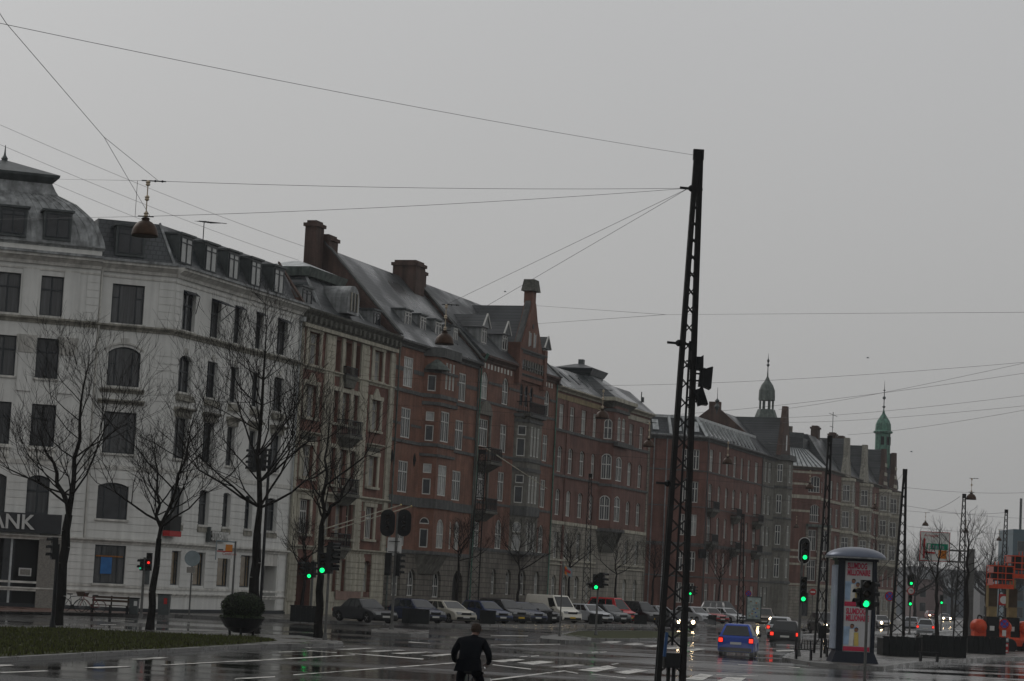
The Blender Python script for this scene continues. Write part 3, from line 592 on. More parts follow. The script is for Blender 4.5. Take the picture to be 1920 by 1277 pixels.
cornice(b2, ST, 143.4, 160.4, 16.32, 16.6, .22, M['cream'], 'string_course'); cornice(b2, ST, 143.4, 160.4, 4.42, 4.7, .25, M['cream'], 'string_course'); cornice(b2, ST, 143.4, 160.4, 8.05, 8.4, .3, M['cream'], 'string_course')
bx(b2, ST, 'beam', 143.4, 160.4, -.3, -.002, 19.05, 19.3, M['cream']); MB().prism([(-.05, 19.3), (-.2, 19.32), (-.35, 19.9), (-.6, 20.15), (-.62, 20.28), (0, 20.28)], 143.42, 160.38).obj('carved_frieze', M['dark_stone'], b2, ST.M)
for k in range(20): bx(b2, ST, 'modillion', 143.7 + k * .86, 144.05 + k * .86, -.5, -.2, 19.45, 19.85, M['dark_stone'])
bx(b2, ST, 'shutter_panel', 155.05, 156.1, -.1, -.05, 5.4, 7.4, M['brick2']); bx(b2, ST, 'shutter_panel', 158.3, 159.3, -.1, -.05, 5.4, 7.3, M['brick2'])
def balcony(b, fr, x0, x1, z, p=.9, h=1.0, m=None, n=None):
    bx(b, fr, 'balcony_slab', x0 - .1, x1 + .1, -p, -.005, z - .22, z, M['dark_stone'])
    MB().frus([(x0 + .3, -.3, z - .8), (x1 - .3, -.3, z - .8), (x1 - .3, -.01, z - .8), (x0 + .3, -.01, z - .8)], [(x0, -p * .85, z - .22), (x1, -p * .85, z - .22), (x1, -.01, z - .22), (x0, -.01, z - .22)]).obj('balcony_corbel', M['dark_stone'], b, fr.M)
    r = MB()
    for zz in (z + .08, z + h): r.bar((x0, -p + .05, zz), (x1, -p + .05, zz), .06); r.bar((x0, -p + .05, zz), (x0, -.01, zz), .06); r.bar((x1, -p + .05, zz), (x1, -.01, zz), .06)
    k = int((x1 - x0) / .14)
    for i in range(k + 1): r.bar((x0 + (x1 - x0) * i / k, -p + .05, z), (x0 + (x1 - x0) * i / k, -p + .05, z + h), .03)
    for i in range(1, 6): r.bar((x0, -p + .05 + (p - .06) * i / 6, z), (x0, -p + .05 + (p - .06) * i / 6, z + h), .03); r.bar((x1, -p + .05 + (p - .06) * i / 6, z), (x1, -p + .05 + (p - .06) * i / 6, z + h), .03)
    r.obj('railing', M['iron'], b, fr.M)
balcony(b2, ST, 150.4, 152.9, 8.4, .9); balcony(b2, ST, 150.4, 152.9, 12.4, .9); balcony(b2, ST, 150.7, 152.7, 16.5, .4, .6); balcony(b2, ST, 150.4, 152.6, 4.75, .6, .9)
for a, b in [((150.2, -.2, 5.85), (157.0, -3.2, 7.9)), ((148.6, -.2, 5.85), (155.0, -3.2, 7.9))]:
    MB().tube(a, b, .05, .035).obj('flagpole', M['cream'], b2, ST.M); MB().lathe([(.01, -.09), (.09, 0), (.01, .09)], 8, b).obj('flagpole_ball', mat('brass', (.5, .38, .15), .3, metal=.7, var=0), b2, ST.M)
MB().prism([(0, 20.28), (3.2, 22.6), (10, 22.6), (10, 20.28)], 143.45, 160.35).obj('roof', M['slate_wet'], b2, ST.M)
MB().frus([(148.4, .6, 20.3), (156.6, .6, 20.3), (156.6, 8, 20.3), (148.4, 8, 20.3)], [(149.6, 2.6, 23.2), (155.4, 2.6, 23.2), (155.4, 6, 23.2), (149.6, 6, 23.2)]).obj('pavilion_roof', M['slate_wet'], b2, ST.M)
tr = MB().frus([(149.3, 2.3, 23.2), (155.7, 2.3, 23.2), (155.7, 6.3, 23.2), (149.3, 6.3, 23.2)], [(149.1, 2.1, 23.8), (155.9, 2.1, 23.8), (155.9, 6.5, 23.8), (149.1, 6.5, 23.8)])
tr.obj('lantern_cornice', M['copper_dk'], b2, ST.M)
g = MB().frus([(149.3, 2.2, 23.8), (155.7, 2.2, 23.8), (155.7, 6.4, 23.8), (149.3, 6.4, 23.8)], [(151.5, 4, 24.5), (153.5, 4, 24.5), (153.5, 4.5, 24.5), (151.5, 4.5, 24.5)]); g.obj('glazed_lantern', M['zinc_pale'], b2, ST.M)
for a, b_ in [((148.4, .6, 20.35), (149.6, 2.6, 23.2)), ((156.6, .6, 20.35), (155.4, 2.6, 23.2))]: MB().bar(a, b_, .16).obj('hip_flashing', M['zinc'], b2, ST.M)
for a, b in [(145.2, 147.0), (157.9, 159.4)]: dormer(b2, ST, a, b, 20.5, 21.9, .9, 4, 'dk', side=M['zinc'])
d_ = MB(); A_ = arc_pts(151.5, 153.6, 22.9, .9, 10); d_.frus([(151.5, .2, 20.9)] + [(x, .2, z) for x, z in A_] + [(153.6, .2, 20.9)], [(151.5, 3.5, 20.9)] + [(x, 3.5, z) for x, z in A_] + [(153.6, 3.5, 20.9)])
dm = d_.obj('dormer', M['zinc'], b2, ST.M); wq = MB(); wq.cur = 1; wq.q((152.0, .17, 21.1), (153.1, .17, 21.1), (153.1, .17, 22.4), (152.0, .17, 22.4)); wq.cur = 0
for x in (151.97, 152.52, 153.07): wq.box(x, x + .07, .1, .16, 21.1, 22.4)
wq.obj('window', [M['cream'], M['glass']], dm, ST.M)
bx(b2, ST, 'pink_wall_band', 151.5, 156.0, -.16, -.115, 1.15, 1.75, mat('pale_red_band', (.22, .15, .125), .8)); 
MB().prism([(-.2, 20.2), (3, 23.2), (3, 20.0), (-.1, 20.0)], 160.1, 160.38).obj('party_wall', M['chimney'], b2, ST.M)
MB().prism([(-.3, 20.28), (3, 23.25), (3, 23.38), (-.4, 20.34)], 160.05, 160.42).obj('gable_coping', M['chimney'], b2, ST.M)

# ---- 3 red brick with canted bay
b3 = bld_root('red_brick_house', 'red brick house with grey bands, canted bay and tall chimneys beside the cream striped one', 160.4)
O = []
for a, b in [(162.25, 164.2)]:
    O += [(a, b, 16.85, 19.1, 'wh'), (a, b, 13.1, 15.3, 'wh'), (a, b, 9.1, 11.45, 'wh'), (a + .5, b, 5.2, 7.5, 'wh', .5), (a + 3, b + 3, 1.55, 3.6, 'wh', .8)]
O = [o for o in O if o[2] > 2] + [(162.2, 163.8, 1.55, 3.6, 'wh', .7)]
for a, b in [(174.1, 175.7)]: O += [(a, b, 16.8, 19.0, 'wh'), (a - .3, b - .1, 13.0, 15.3, 'wh'), (a - .4, b - .1, 9.05, 11.4, 'wh'), (173.2, 174.1, 5.25, 7.4, 'wh', .4), (174.85, 175.8, 5.25, 7.4, 'wh', .4)]
O += [(165.3, 167.0, 1.55, 3.6, 'wh', .8), (170.6, 172.4, 1.5, 3.6, 'wh', .8), (175.0, 177.3, .16, 3.7, None, 1.0, .5)]
O = facade(b3, ST, 160.4, 178.6, 4.75, 20.0, [o for o in O if o[2] > 4.75], M['brick3'], .12) + facade(b3, ST, 160.4, 178.6, 0, 4.75, [o for o in O if o[2] < 4.75], M['brown_stone'], .3)
bx(b3, ST, 'door', 175.05, 177.25, .4, .45, .16, 3.6, M['black']); shell(b3, ST, 160.4, 178.6, 11, 20.0, M['chimney'])
for z0, z1, m_ in [(4.68, 4.95, 'grey_band'), (8.18, 8.85, 'grey_band'), (12.72, 12.95, 'grey_band'), (16.4, 16.66, 'grey_band'), (17.93, 18.24, 'grey_band'), (14.0, 14.2, 'grey_band')]:
    e_ = .1 if z0 != 14.0 and z0 != 17.93 else .01
    segs = [(160.4, 166.4), (172.4, 178.6)]
    for a, b in segs:
        if e_ == .01:
            cur = a
            for o in sorted([o for o in O if o[2] < z1 and o[3] > z0 and a < o[0] < b]): bx(b3, ST, 'band', cur, o[0] - .1, -.03, -.002, z0, z1, M[m_]); cur = o[1] + .1
            bx(b3, ST, 'band', cur, b, -.03, -.002, z0, z1, M[m_])
        else: bx(b3, ST, 'string_course', a, b, -e_, -.002, z0, z1, M[m_])
p = 1.0; x0 = 166.4; wf = 3.6; c = p * 1.414
La = [(.35, 1.05, 17.0 - .1, 18.05, 'one'), (.35, 1.05, 14.65, 15.35, 'one'), (.35, 1.05, 13.15, 14.3, 'one'), (.35, 1.05, 10.75, 11.45, 'one'), (.35, 1.05, 9.15, 10.4, 'one'), (.35, 1.05, 5.2, 6.6, 'one'), (.3, 1.1, 6.95, 7.4, 'one', .4)]
Fa = [(1.0, 1.5, 17.2, 19.2, 'wh'), (1.75, 2.25, 17.2, 19.2, 'wh'), (2.5, 3.0, 17.2, 19.2, 'wh'), (.5, 2.3, 13.2, 15.5, 'wh'), (.5, 2.3, 9.15, 11.5, 'wh'), (.8, 2.3, 5.2, 7.45, 'wh', .6)]
bay(b3, ST, x0, p, wf, 4.75, 19.9, M['brick3'], La, Fa, None, 1.5, M['grey_stone'])
for z0, z1, e in [(4.7, 4.95, .12), (8.15, 8.85, .12), (12.0, 12.2, .12), (12.75, 13.0, .1), (15.85, 16.1, .14), (16.4, 16.7, .1), (18.3, 18.5, .06), (19.5, 20.2, .25)]: bayband(b3, ST, x0, p, wf, z0, z1, M['grey_band'], e)
MB().lathe([(1.1, 0), (.9, .3), (.6, .5), (.25, .8), (.1, .95)], 12, (167.3, -.6, 18.5)).obj('copper_hood', M['copper_dk'], b3, ST.M)
cornice(b3, ST, 160.4, 178.6, 19.7, 20.2, .45, M['grey_band']); MB().prism([(-.45, 20.2), (6, 26.75), (12, 20.2)], 160.45, 178.5).obj('roof', M['slate_wet'], b3, ST.M)
def firewall(b, x0, x1, zr=26.9, yr=6., yend=12., m=None, z0=19.8, e=.25):
    o = MB().prism([(-.3, z0), (-.3, z0 + .6), (yr, zr + e), (yend, z0 + .6), (yend, z0)], x0, x1).obj('firewall', m or M['chimney'], b, ST.M)
    MB().prism([(-.4, z0 + .6), (yr, zr + e), (yr, zr + e + .13), (-.5, z0 + .68)], x0 - .06, x1 + .06).obj('gable_coping', M['grey_band'], b, ST.M)
firewall(b3, 160.1, 160.55, 26.9); firewall(b3, 178.2, 178.7, 26.9)
chimney_(b3, ST, 158.6, 160.0, 6.0, 6.9, 22, 28.1); chimney_(b3, ST, 160.1, 161.8, 5.6, 6.9, 23, 27.3); 
chimney_(b3, ST, 175.4, 177.4, 4.6, 6.6, 24, 27.6); chimney_(b3, ST, 177.4, 179.3, 5.2, 6.8, 24, 27.3)
for a, b in [(164.5, 166.0), (167.7, 169.1), (171.0, 172.5), (178.0 - .3 - 2.6, 179.2 - .3 - 2.7)]: dormer(b3, ST, a, b, 21.2, 22.75, 1.1, 4.2, 'wh', side=M['zinc'])
downpipe(b3, ST, 161.0, .3, 19.8, M['copper_dk']); downpipe(b3, ST, 178.3, .3, 19.8, M['copper_dk'])
for u in (160.7, 165.2): 
    for z in (12.2,): MB().lathe([(.02, 0), (.14, .5), (.02, 1.0)], 4, (u, -.08, z - 1.1)).obj('tie_anchor', M['iron'], b3, ST.M)

# ---- 4 gabled red brick
b4 = bld_root('gabled_brick_house', 'dark red brick house with a tall stepped gable, stone bay and little balcony', 178.6)
O = []
for a, b in [(179.3, 180.9), (184.45, 186.0), (195.75, 197.2)]:
    O += [(a, b, 17.45, 19.65, 'wh', .6)]
O += [(179.0, 181.5, 13.65, 15.9, 'wh4'), (179.0, 181.3, 9.4, 11.9, 'wh4')] + [(a, b, z0, z1, 'wh', ar) for a, b in [(184.5, 186.05), (195.8, 197.2)] for z0, z1, ar in [(13.5, 15.8, 0), (9.5, 11.9, 0), (5.6, 7.95, .6)]]
O += [(179.2, 180.6, 5.6, 7.6, 'wh')] + [(a, b, 1.9, 3.95, 'wh', .6) for a, b in [(184.15, 185.4), (187.8, 189.1), (191.6, 193.0), (195.4, 196.8)]]
O += [(189.0, 189.9, 17.75, 19.5, 'dk', .4), (190.3, 191.2, 17.75, 19.5, 'dk', .4), (191.7, 192.5, 17.75, 19.5, 'dk', .4)]
O = facade(b4, ST, 178.6, 199, 5.4, 20.9, [o for o in O if o[2] > 5.4], M['brick4'], .15) + facade(b4, ST, 178.6, 199, 0, 5.4, [o for o in O if o[2] < 5.4], M['brown_stone'], .3)
shell(b4, ST, 178.6, 199, 11, 20.9, M['chimney'])
p = 1.0; x0 = 188.0; wf = 3.4
La = [(.35, 1.1, 15.2, 15.95, 'one'), (.3, 1.1, 13.45, 14.95, 'one'), (.35, 1.1, 11.2, 11.9, 'one'), (.3, 1.1, 9.55, 11.0, 'one'), (.3, 1.1, 5.6, 6.9, 'one'), (.3, 1.1, 7.1, 8.0, 'one', .3)]
Fa = [(.5 + i * .85, 1.1 + i * .85, z0, z1, 'wh', ar) for i in range(3) for z0, z1, ar in [(13.5, 16.0, 0), (9.6, 11.95, 0), (5.6, 8.0, .25)]]
bay(b4, ST, x0, p, wf, 5.3, 16.9, M['grey_stone'], La, Fa, None, 0)
for z0, z1, e in [(5.3, 5.55, .12), (8.5, 9.3, .12), (12.2, 12.5, .08), (13.0, 13.3, .1), (16.3, 16.55, .1), (16.75, 17.0, .3)]: bayband(b4, ST, x0, p, wf, z0, z1, M['grey_band'], e)
balcony(b4, ST, 188.4, 192.9, 17.05, 1.2, .95)
for z0, z1 in [(5.35, 5.6), (9.1, 9.3), (13.1, 13.3), (17.2, 17.4), (18.78, 18.98)]:
    cur = 178.6
    for o in sorted([o for o in O if o[2] < z1 and o[3] > z0]) + [(199, 199, 0, 0)]:
        for q in [(cur, min(o[0] - .08, 199))]:
            if q[1] > q[0] + .2: bx(b4, ST, 'string_course', q[0], q[1], -.06, -.002, z0, z1, M['grey_band'])
        cur = o[1] + .08
cornice(b4, ST, 178.6, 187.6, 20.45, 21.0, .4, M['chimney']); cornice(b4, ST, 194.6, 199, 20.45, 21.0, .4, M['chimney'])
for a, b in ((178.9, 187.8), (194.9, 198.8)):
    n = int((b - a) / .82)
    for k in range(n): MB().box(a + k * .82, a + k * .82 + .34, -.05, -.003, 19.95, 20.35).obj('niche_block', M['white_stone'], b4, ST.M)
MB().prism([(-.4, 21.0), (6, 26.9), (12, 21.0)], 178.7, 199).obj('roof', M['slate'], b4, ST.M)
bx(b4, ST, 'gable_base', 187.6, 194.6, -.25, .6, 19.85, 22.3, M['brick4'])
for k in range(8): bx(b4, ST, 'arcade_niche', 188.5 + k * .68, 188.85 + k * .68, -.29, -.252, 20.75, 21.5, M['glass']); bx(b4, ST, 'arcade_column', 188.9 + k * .68, 189.1 + k * .68, -.36, -.252, 20.7, 21.6, M['grey_stone'])
cornice(b4, ST.sub(0, -.25, 0), 187.5, 194.7, 22.1, 22.45, .2, M['grey_band']); cornice(b4, ST.sub(0, -.25, 0), 187.6, 194.6, 20.2, 20.4, .12, M['grey_band'])
bx(b4, ST, 'gable_pier', 187.4, 188.1, -.4, .7, 19.5, 22.9, M['brick4']); bx(b4, ST, 'gable_pier', 194.1, 194.8, -.4, .7, 19.5, 22.9, M['brick4'])
gp = [(188.1, 22.4), (194.1, 22.4), (192.2, 25.2), (191.6, 26.6), (190.6, 26.6), (189.9, 25.2)]
MB().frus([(x, -.2, z) for x, z in gp], [(x, .55, z) for x, z in gp]).obj('gable', M['brick4'], b4, ST.M)
for i in ((5, 0), (4, 5), (1, 2), (2, 3)):
    a, b = gp[i[0]], gp[i[1]]; MB().bar((a[0], .15, a[1] + .05), (b[0], .15, b[1] + .05), .45).obj('gable_coping', M['grey_band'], b4, ST.M)
for a in (190.1, 191.4): MB().box(a, a + .5, -.26, -.21, 22.9, 24.0).obj('window', M['glass'], b4, ST.M); MB().box(a - .1, a, -.28, -.2, 22.8, 24.1).obj('window_frame', M['whframe'], b4, ST.M)
MB().lathe([(.22, 0), (.22, .5)], 10, (191.05, -.24, 24.6), 'y').obj('roundel', M['black'], b4, ST.M)
bx(b4, ST, 'gable_chimney', 190.6, 191.6, -.15, .6, 26.6, 27.7, M['brick4'])
MB().frus([(190.3, -.45, 27.6), (191.9, -.45, 27.6), (191.9, .8, 27.6), (190.3, .8, 27.6)], [(190.5, -.3, 28.6), (191.7, -.3, 28.6), (191.7, .65, 28.6), (190.5, .65, 28.6)]).obj('chimney_cap', M['dark_stone'], b4, ST.M)
MB().frus([(188.1, .5, 21.2), (191.1, .5, 26.4), (194.1, .5, 21.2)], [(188.1, 6.5, 21.2), (191.1, 6.2, 26.4), (194.1, 6.5, 21.2)]).obj('cross_roof', M['slate'], b4, ST.M)
for a, b in [(180.2, 181.6), (185.4, 186.8), (196.3, 197.7)]: dormer(b4, ST, a, b, 21.9, 23.4, .6, 4.5, 'wh', flat=False, side=M['zinc'], peak=1.0)
chimney_(b4, ST, 198.2, 199.4, 1.5, 2.8, 20, 22.3); firewall(b4, 198.7, 199.1, 23.3, 2.6, 3.2, z0=20.4)
downpipe(b4, ST, 178.85, .3, 20.6, M['copper']); downpipe(b4, ST, 198.85, .3, 20.6, M['copper']); 
MB().tube((178.9, -.3, 20.4), (178.9, -.6, 21.0), .12).obj('downpipe_head', M['copper'], b4, ST.M)
MB().tube((179.5, -.4, 13.6), (183.5, -4.6, 10.6), .05, .035).obj('flagpole', M['cream'], b4, ST.M); balcony(b4, ST, 178.9, 181.6, 12.4, 1.3, 1.1); balcony(b4, ST, 178.9, 181.6, 8.5, 1.1, 1.0)
for a, z in ((179.0, 16.1), ): MB().frus([(x, -.25, z_) for x, z_ in arc_pts(a - .2, a + 2.8, z + 1.2, 1.1, 10)], [(x, -.01, z_) for x, z_ in arc_pts(a - .2, a + 2.8, z + 1.2, 1.1, 10)]).obj('arched_pediment', M['grey_stone'], b4, ST.M)
bx(b4, ST, 'stone_surround', 178.65, 178.95, -.15, -.003, 8.5, 16.2, M['grey_stone']); bx(b4, ST, 'stone_surround', 181.6, 181.9, -.15, -.003, 8.5, 16.2, M['grey_stone'])

# ---- 5 red brick on a pale stone base
b5 = bld_root('brick_and_stone_house', 'red brick house on a pale stone ground storey with a hipped slate turret', 199)
C5 = [(200.15, 201.6), (203.35, 204.75), (206.85, 208.3), (210.5, 211.7), (222.7, 224.1), (226.4, 227.85)]
O = []
for a, b in C5: O += [(a, b, 16.65, 18.85, 'wh'), (a, b, 12.85, 15.15, 'wh', .25), (a, b, 9.05, 11.4, 'wh', .25), (a + .2, b, 5.25, 7.6, 'wh'), (a + .1, b, 1.8, 3.85, 'wh', .4)]
O = facade(b5, ST, 199, 230.2, 8.3, 20.2, [o for o in O if o[2] > 8.3], M['brick5'], .2) + facade(b5, ST, 199, 230.2, 0, 8.3, [o for o in O if o[2] < 8.3], M['stone5'], .25)
shell(b5, ST, 199, 230.2, 11, 20.2, M['brick5'])
p = 1.05; x0 = 213.0; wf = 4.4
La = [(.35, 1.25, 16.7, 18.6, 'wh', .3), (.25, 1.35, 12.95, 15.3, 'wh', .3), (.25, 1.35, 9.15, 11.5, 'wh', .3)]; Fa = [(.9, 2.0, 16.7, 18.9, 'wh', .3), (2.4, 3.5, 16.7, 18.9, 'wh', .3), (1.0, 3.0, 12.9, 15.2, 'wh', .3), (1.0, 3.0, 9.1, 11.5, 'wh', .3)]
bay(b5, ST, x0, p, wf, 8.2, 20.0, M['brick5'], La, Fa, None, 2.0, M['dark_stone'])
for z0, z1, e in [(8.1, 8.4, .15), (12.3, 12.55, .08), (16.35, 16.6, .12), (19.3, 19.6, .15)]: bayband(b5, ST, x0, p, wf, z0, z1, M['grey_band'], e)
balcony(b5, ST, 214.0, 218.5, 16.0, 1.4, .5) if False else None
cornice(b5, ST, 199, 230.2, 19.95, 20.35, .55, M['cream']); bx(b5, ST, 'eaves_band', 199, 213, -.05, -.002, 19.3, 19.75, mat('ochre_band', (.27, .22, .13), .8, streak=.3)); bx(b5, ST, 'eaves_band', 220, 230.2, -.05, -.002, 19.3, 19.75, M['cream'])
for z0, z1 in [(8.25, 8.55), (12.45, 12.65), (16.4, 16.65), (5.05, 5.2), (4.7, 4.8)]:
    for a, b in ((199, 213), (219.6, 230.2)): bx(b5, ST, 'string_course', a, b, -.12, -.002, z0, z1, M['grey_band'] if z0 > 8.5 else M['cream'])
for x in (199.0, 202.4, 220.4, 229.6): bx(b5, ST, 'pier', x + .02, x + .5, -.09, -.003, .2, 19.28, M['brick5'] if x == 202.4 else M['stone5']) if x != 199.0 and x != 220.4 else bx(b5, ST, 'pier', x + .02, x + .5, -.08, -.003, 8.6, 19.28, M['brick5'])
MB().prism([(-.55, 20.35), (2.3, 22.6), (10, 22.9), (10, 20.35)], 199, 230.2).obj('roof', M['slate_wet'], b5, ST.M)
Bt = [(212.6, -1.4, 20.6), (220.4, -1.4, 20.6), (220.4, 6, 20.6), (212.6, 6, 20.6)]; Tt = [(214.5, 1.8, 22.8), (218.9, 1.8, 22.8), (218.9, 5, 22.8), (214.5, 5, 22.8)]
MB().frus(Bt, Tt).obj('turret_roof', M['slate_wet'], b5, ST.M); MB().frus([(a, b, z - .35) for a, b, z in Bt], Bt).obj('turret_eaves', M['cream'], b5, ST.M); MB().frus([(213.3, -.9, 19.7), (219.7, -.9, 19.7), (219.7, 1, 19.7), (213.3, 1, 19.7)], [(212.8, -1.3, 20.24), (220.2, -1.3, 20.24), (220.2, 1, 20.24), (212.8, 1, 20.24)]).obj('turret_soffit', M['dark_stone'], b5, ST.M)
MB().frus([(214.4, 1.7, 22.8), (219.0, 1.7, 22.8), (219.0, 5.1, 22.8), (214.4, 5.1, 22.8)], [(214.1, 1.4, 23.4), (219.4, 1.4, 23.4), (219.4, 5.4, 23.4), (214.1, 5.4, 23.4)]).frus([(214.1, 1.4, 23.41), (219.4, 1.4, 23.41), (219.4, 5.4, 23.41), (214.1, 5.4, 23.41)], [(216, 3, 23.95), (217, 3, 23.95), (217, 3.6, 23.95), (216, 3.6, 23.95)]).obj('turret_cap', M['slate'], b5, ST.M)
bx(b5, ST, 'chimney', 216.2, 216.7, 3, 3.5, 23.9, 24.4, M['zinc_dk'])
for s, w_ in ((200.8, .5), (204.2, .6), (207.2, .6), (210.0, .5), (222.6, .5), (224.6, .6)):
    MB().frus([(s, .5, 21.25), (s + w_, .5, 21.25), (s + w_, .65, 21.2), (s, .65, 21.2)], [(s, 1.5, 22.05), (s + w_, 1.5, 22.05), (s + w_, 1.65, 22.0), (s, 1.65, 22.0)]).obj('roof_light', M['dkframe'], b5, ST.M)
downpipe(b5, ST, 230.0, .3, 19.8, M['grey_stone']); MB().tube((230.0, 1, 20.3), (230.0, 1, 22.6), .05).box(230.3, 230.7, .9, 1.1, 21.6, 22.1).obj('aerial', M['zinc_dk'], b5, ST.M)
bx(b5, ST, 'bay_parapet', 213.8, 219.3, -1.5, -1.1, 16.1, 16.5, M['grey_band'])

# ---- 6 dark red corner house
b6 = bld_root('corner_brick_house', 'dark red brick corner house with a long strip of slanting roof lights', 253.6)
f6 = Fr(street(253.6), radians(80)); C6 = [(255.1, 256.8), (259.4, 260.6), (262.9, 264.1), (266.4, 267.75), (270.05, 271.3), (273.5, 274.8), (277.3, 279.0)]
O = []
for i, (a, b) in enumerate(C6): O += [(a, b, 16.2, 18.55, 'wh'), (a, b, 12.15 if i in (0, 6) else 12.5, 14.85, 'wh', .2), (a, b, 8.5 if i in (0, 3, 6) else 9.1, 11.25, 'wh', .2), (a, b, 5.0, 7.4, 'wh'), (a, b, 1.7, 3.9, 'wh')]
O = facade(b6, ST, 253.6, 281.3, 0, 19.6, O, M['brick6'], .2)
O += facade(b6, ST, 281.3, 297, 0, 19.6, [(a, b, z0, z1, 'wh') for a, b in [(282.7, 284.0), (284.6, 286.2), (293.9, 295.4)] for z0, z1 in [(16.6, 19.0), (12.7, 15.0), (8.9, 11.2), (5, 7.4), (1.7, 3.9)]], M['grey_stone'], .2)
shell(b6, ST, 253.6, 297, 12, 19.6, M['brick6'])
La = [(.4, 1.2, z0, z1, 'wh') for z0, z1 in [(16.9, 19.1), (13.05, 15.4), (9.2, 11.6), (5.2, 7.6)]]; Fa = [(1.0, 2.2, z0, z1, 'wh') for z0, z1 in [(16.9, 19.1), (13.05, 15.4), (9.2, 11.6), (5.2, 7.6)]]
bay(b6, ST, 288.0, 1.3, 3.2, .0, 20.2, M['grey_stone'], La, Fa, None, 0)
for z0, z1, e in [(19.6, 20.3, .35), (16.2, 16.4, .1), (12.4, 12.6, .1), (8.5, 8.8, .1), (4.5, 4.8, .15)]: bayband(b6, ST, 288.0, 1.3, 3.2, z0, z1, M['grey_band'], e)
for k, z in ((3, 12.1), (0, 12.0), (6, 11.9), (0, 8.4), (3, 8.3), (6, 8.3)): balcony(b6, ST, C6[k][0] - .5, C6[k][1] + .6, z - (.4 if k else 0), .8, .9)
u0 = f6.px(1218, 814)[0]
sw = lambda a, b, y: (f6.px(a, y)[0], f6.px(b, y)[0])
OB = []
for (a, b, y) in ((1297.5, 1310, 920), (1276, 1286, 920)):
    q = sw(a, b, y); OB += [(q[0], q[1], z0, z1, 'wh') for z0, z1 in [(16.2, 18.4), (12.6, 14.9), (9.0, 11.3), (5.1, 7.3), (1.7, 3.9)]]
OB = facade(b6, f6, u0 - 3, 0, 0, 19.6, OB, M['brick6'], .2)
for fr, a, b in ((ST, 253.6, 288.4), (f6, u0 - 3, 0)):
    cornice(b6, fr, a, b, 19.35, 19.8, .45, M['grey_band'])
    for z0, z1 in ((16.0, 16.15), (8.0, 8.2), (7.85, 7.95), (12.1, 12.2), (4.5, 4.65)): bx(b6, fr, 'string_course', a, b, -.08, -.002, z0, z1, M['grey_band'])
for x in (1246, 1222): 
    q = f6.px(x, 940)[0]; downpipe(b6, f6, q, .3, 19.4, M['zinc'], -.12, .07)
downpipe(b6, ST, 254.0, .3, 19.4, M['zinc_dk']); downpipe(b6, ST, 280.9, .3, 19.4, M['zinc_dk'])
# mansard with zinc ridges
p0, p1, p2 = Lw(f6, u0 - 3, 0), Lw(ST, 253.6, 0), Lw(ST, 283, 0); n1 = Vector(f6.yd); n2 = Vector(ST.yd); kk = 1 + n1.dot(n2)
Lo = [p0, p1, p2, Lw(ST, 283, 8), Lw(f6, u0 - 3, 8)]; t = 1.5; Hi = [tuple(Vector(p0) + n1 * t), tuple(Vector(p1) + (n1 + n2) * t / kk), tuple(Vector(p2) + n2 * t), Lo[3], Lo[4]]
MB().frus([(x, y, 19.8) for x, y in Lo], [(x, y, 21.9) for x, y in Hi]).obj('mansard_roof', M['slate'], b6, Matrix.Identity(4))
for k in (0, 1): MB().bar((*Hi[k], 21.95), (*Hi[k + 1], 21.95), .3).obj('roof_ridge', M['zinc_pale'], b6, Matrix.Identity(4)); MB().bar((*Lo[k], 19.85), (*Lo[k + 1], 19.85), .22).obj('gutter', M['zinc'], b6, Matrix.Identity(4))
MB().bar((*Lo[1], 19.85), (*Hi[1], 21.95), .34).obj('hip_flashing', M['zinc_pale'], b6, Matrix.Identity(4))
for k in range(12):
    s = 256.2 + k * 1.98; bot = (.22, 20.1); top = (1.28, 21.62)
    MB().frus([(s, bot[0] - .1, bot[1]), (s + .95, bot[0] - .1, bot[1]), (s + .95, bot[0] + .1, bot[1]), (s, bot[0] + .1, bot[1])], [(s, top[0] - .1, top[1]), (s + .95, top[0] - .1, top[1]), (s + .95, top[0] + .1, top[1]), (s, top[0] + .1, top[1])]).obj('roof_light', M['glass'], b6, ST.M)
    MB().bar((s - .5, bot[0] - .12, bot[1] - .1), (s - .5, top[0] - .12, top[1] + .1), .26).obj('roof_rib', M['zinc_pale'], b6, ST.M)
for a, b in ((1226, 1237), (1270, 1280), (1302, 1313)):
    q = sw(a, b, 800); MB().frus([(q[0], .25, 20.35), (q[1], .25, 20.35), (q[1], .4, 20.35), (q[0], .4, 20.35)], [(q[0], 1.05, 21.5), (q[1], 1.05, 21.5), (q[1], 1.2, 21.5), (q[0], 1.2, 21.5)]).obj('roof_light', M['zinc_pale'], b6, f6.M)
for x in (1258, 1285): q = f6.px(x, 810)[0]; MB().bar((q, .02, 19.9), (q, 1.35, 21.9), .3).obj('roof_rib', M['zinc_pale'], b6, f6.M)
# brick firewall with stepped chimney, cross roof, turret gable
MB().prism([(1.2, 19.8), (1.6, 22), (5.2, 25.0), (5.2, 25.9), (6.6, 25.9), (6.6, 25.0), (10.5, 21.9), (10.5, 19.8)], 279.9, 280.5).obj('firewall', M['chimney'], b6, ST.M)
MB().prism([(0, 19.8), (5.9, 25.0), (11, 19.8)], 280.5, 297).obj('roof', M['slate'], b6, ST.M)
gq = [(287.8, 20.2), (293.6, 20.2), (292.4, 23.0), (291.6, 25.2), (291.4, 26.4), (290.3, 26.4), (289.9, 25.2), (289.0, 23.0)]
MB().frus([(x, -.7, z) for x, z in gq], [(x, -.1, z) for x, z in gq]).obj('gable', M['chimney'], b6, ST.M)
MB().frus([(288.4, -.1, 20), (290.9, -.1, 25), (293.2, -.1, 20)], [(288.4, 6.2, 20), (290.9, 5.9, 25), (293.2, 6.2, 20)]).obj('cross_roof', M['slate'], b6, ST.M)
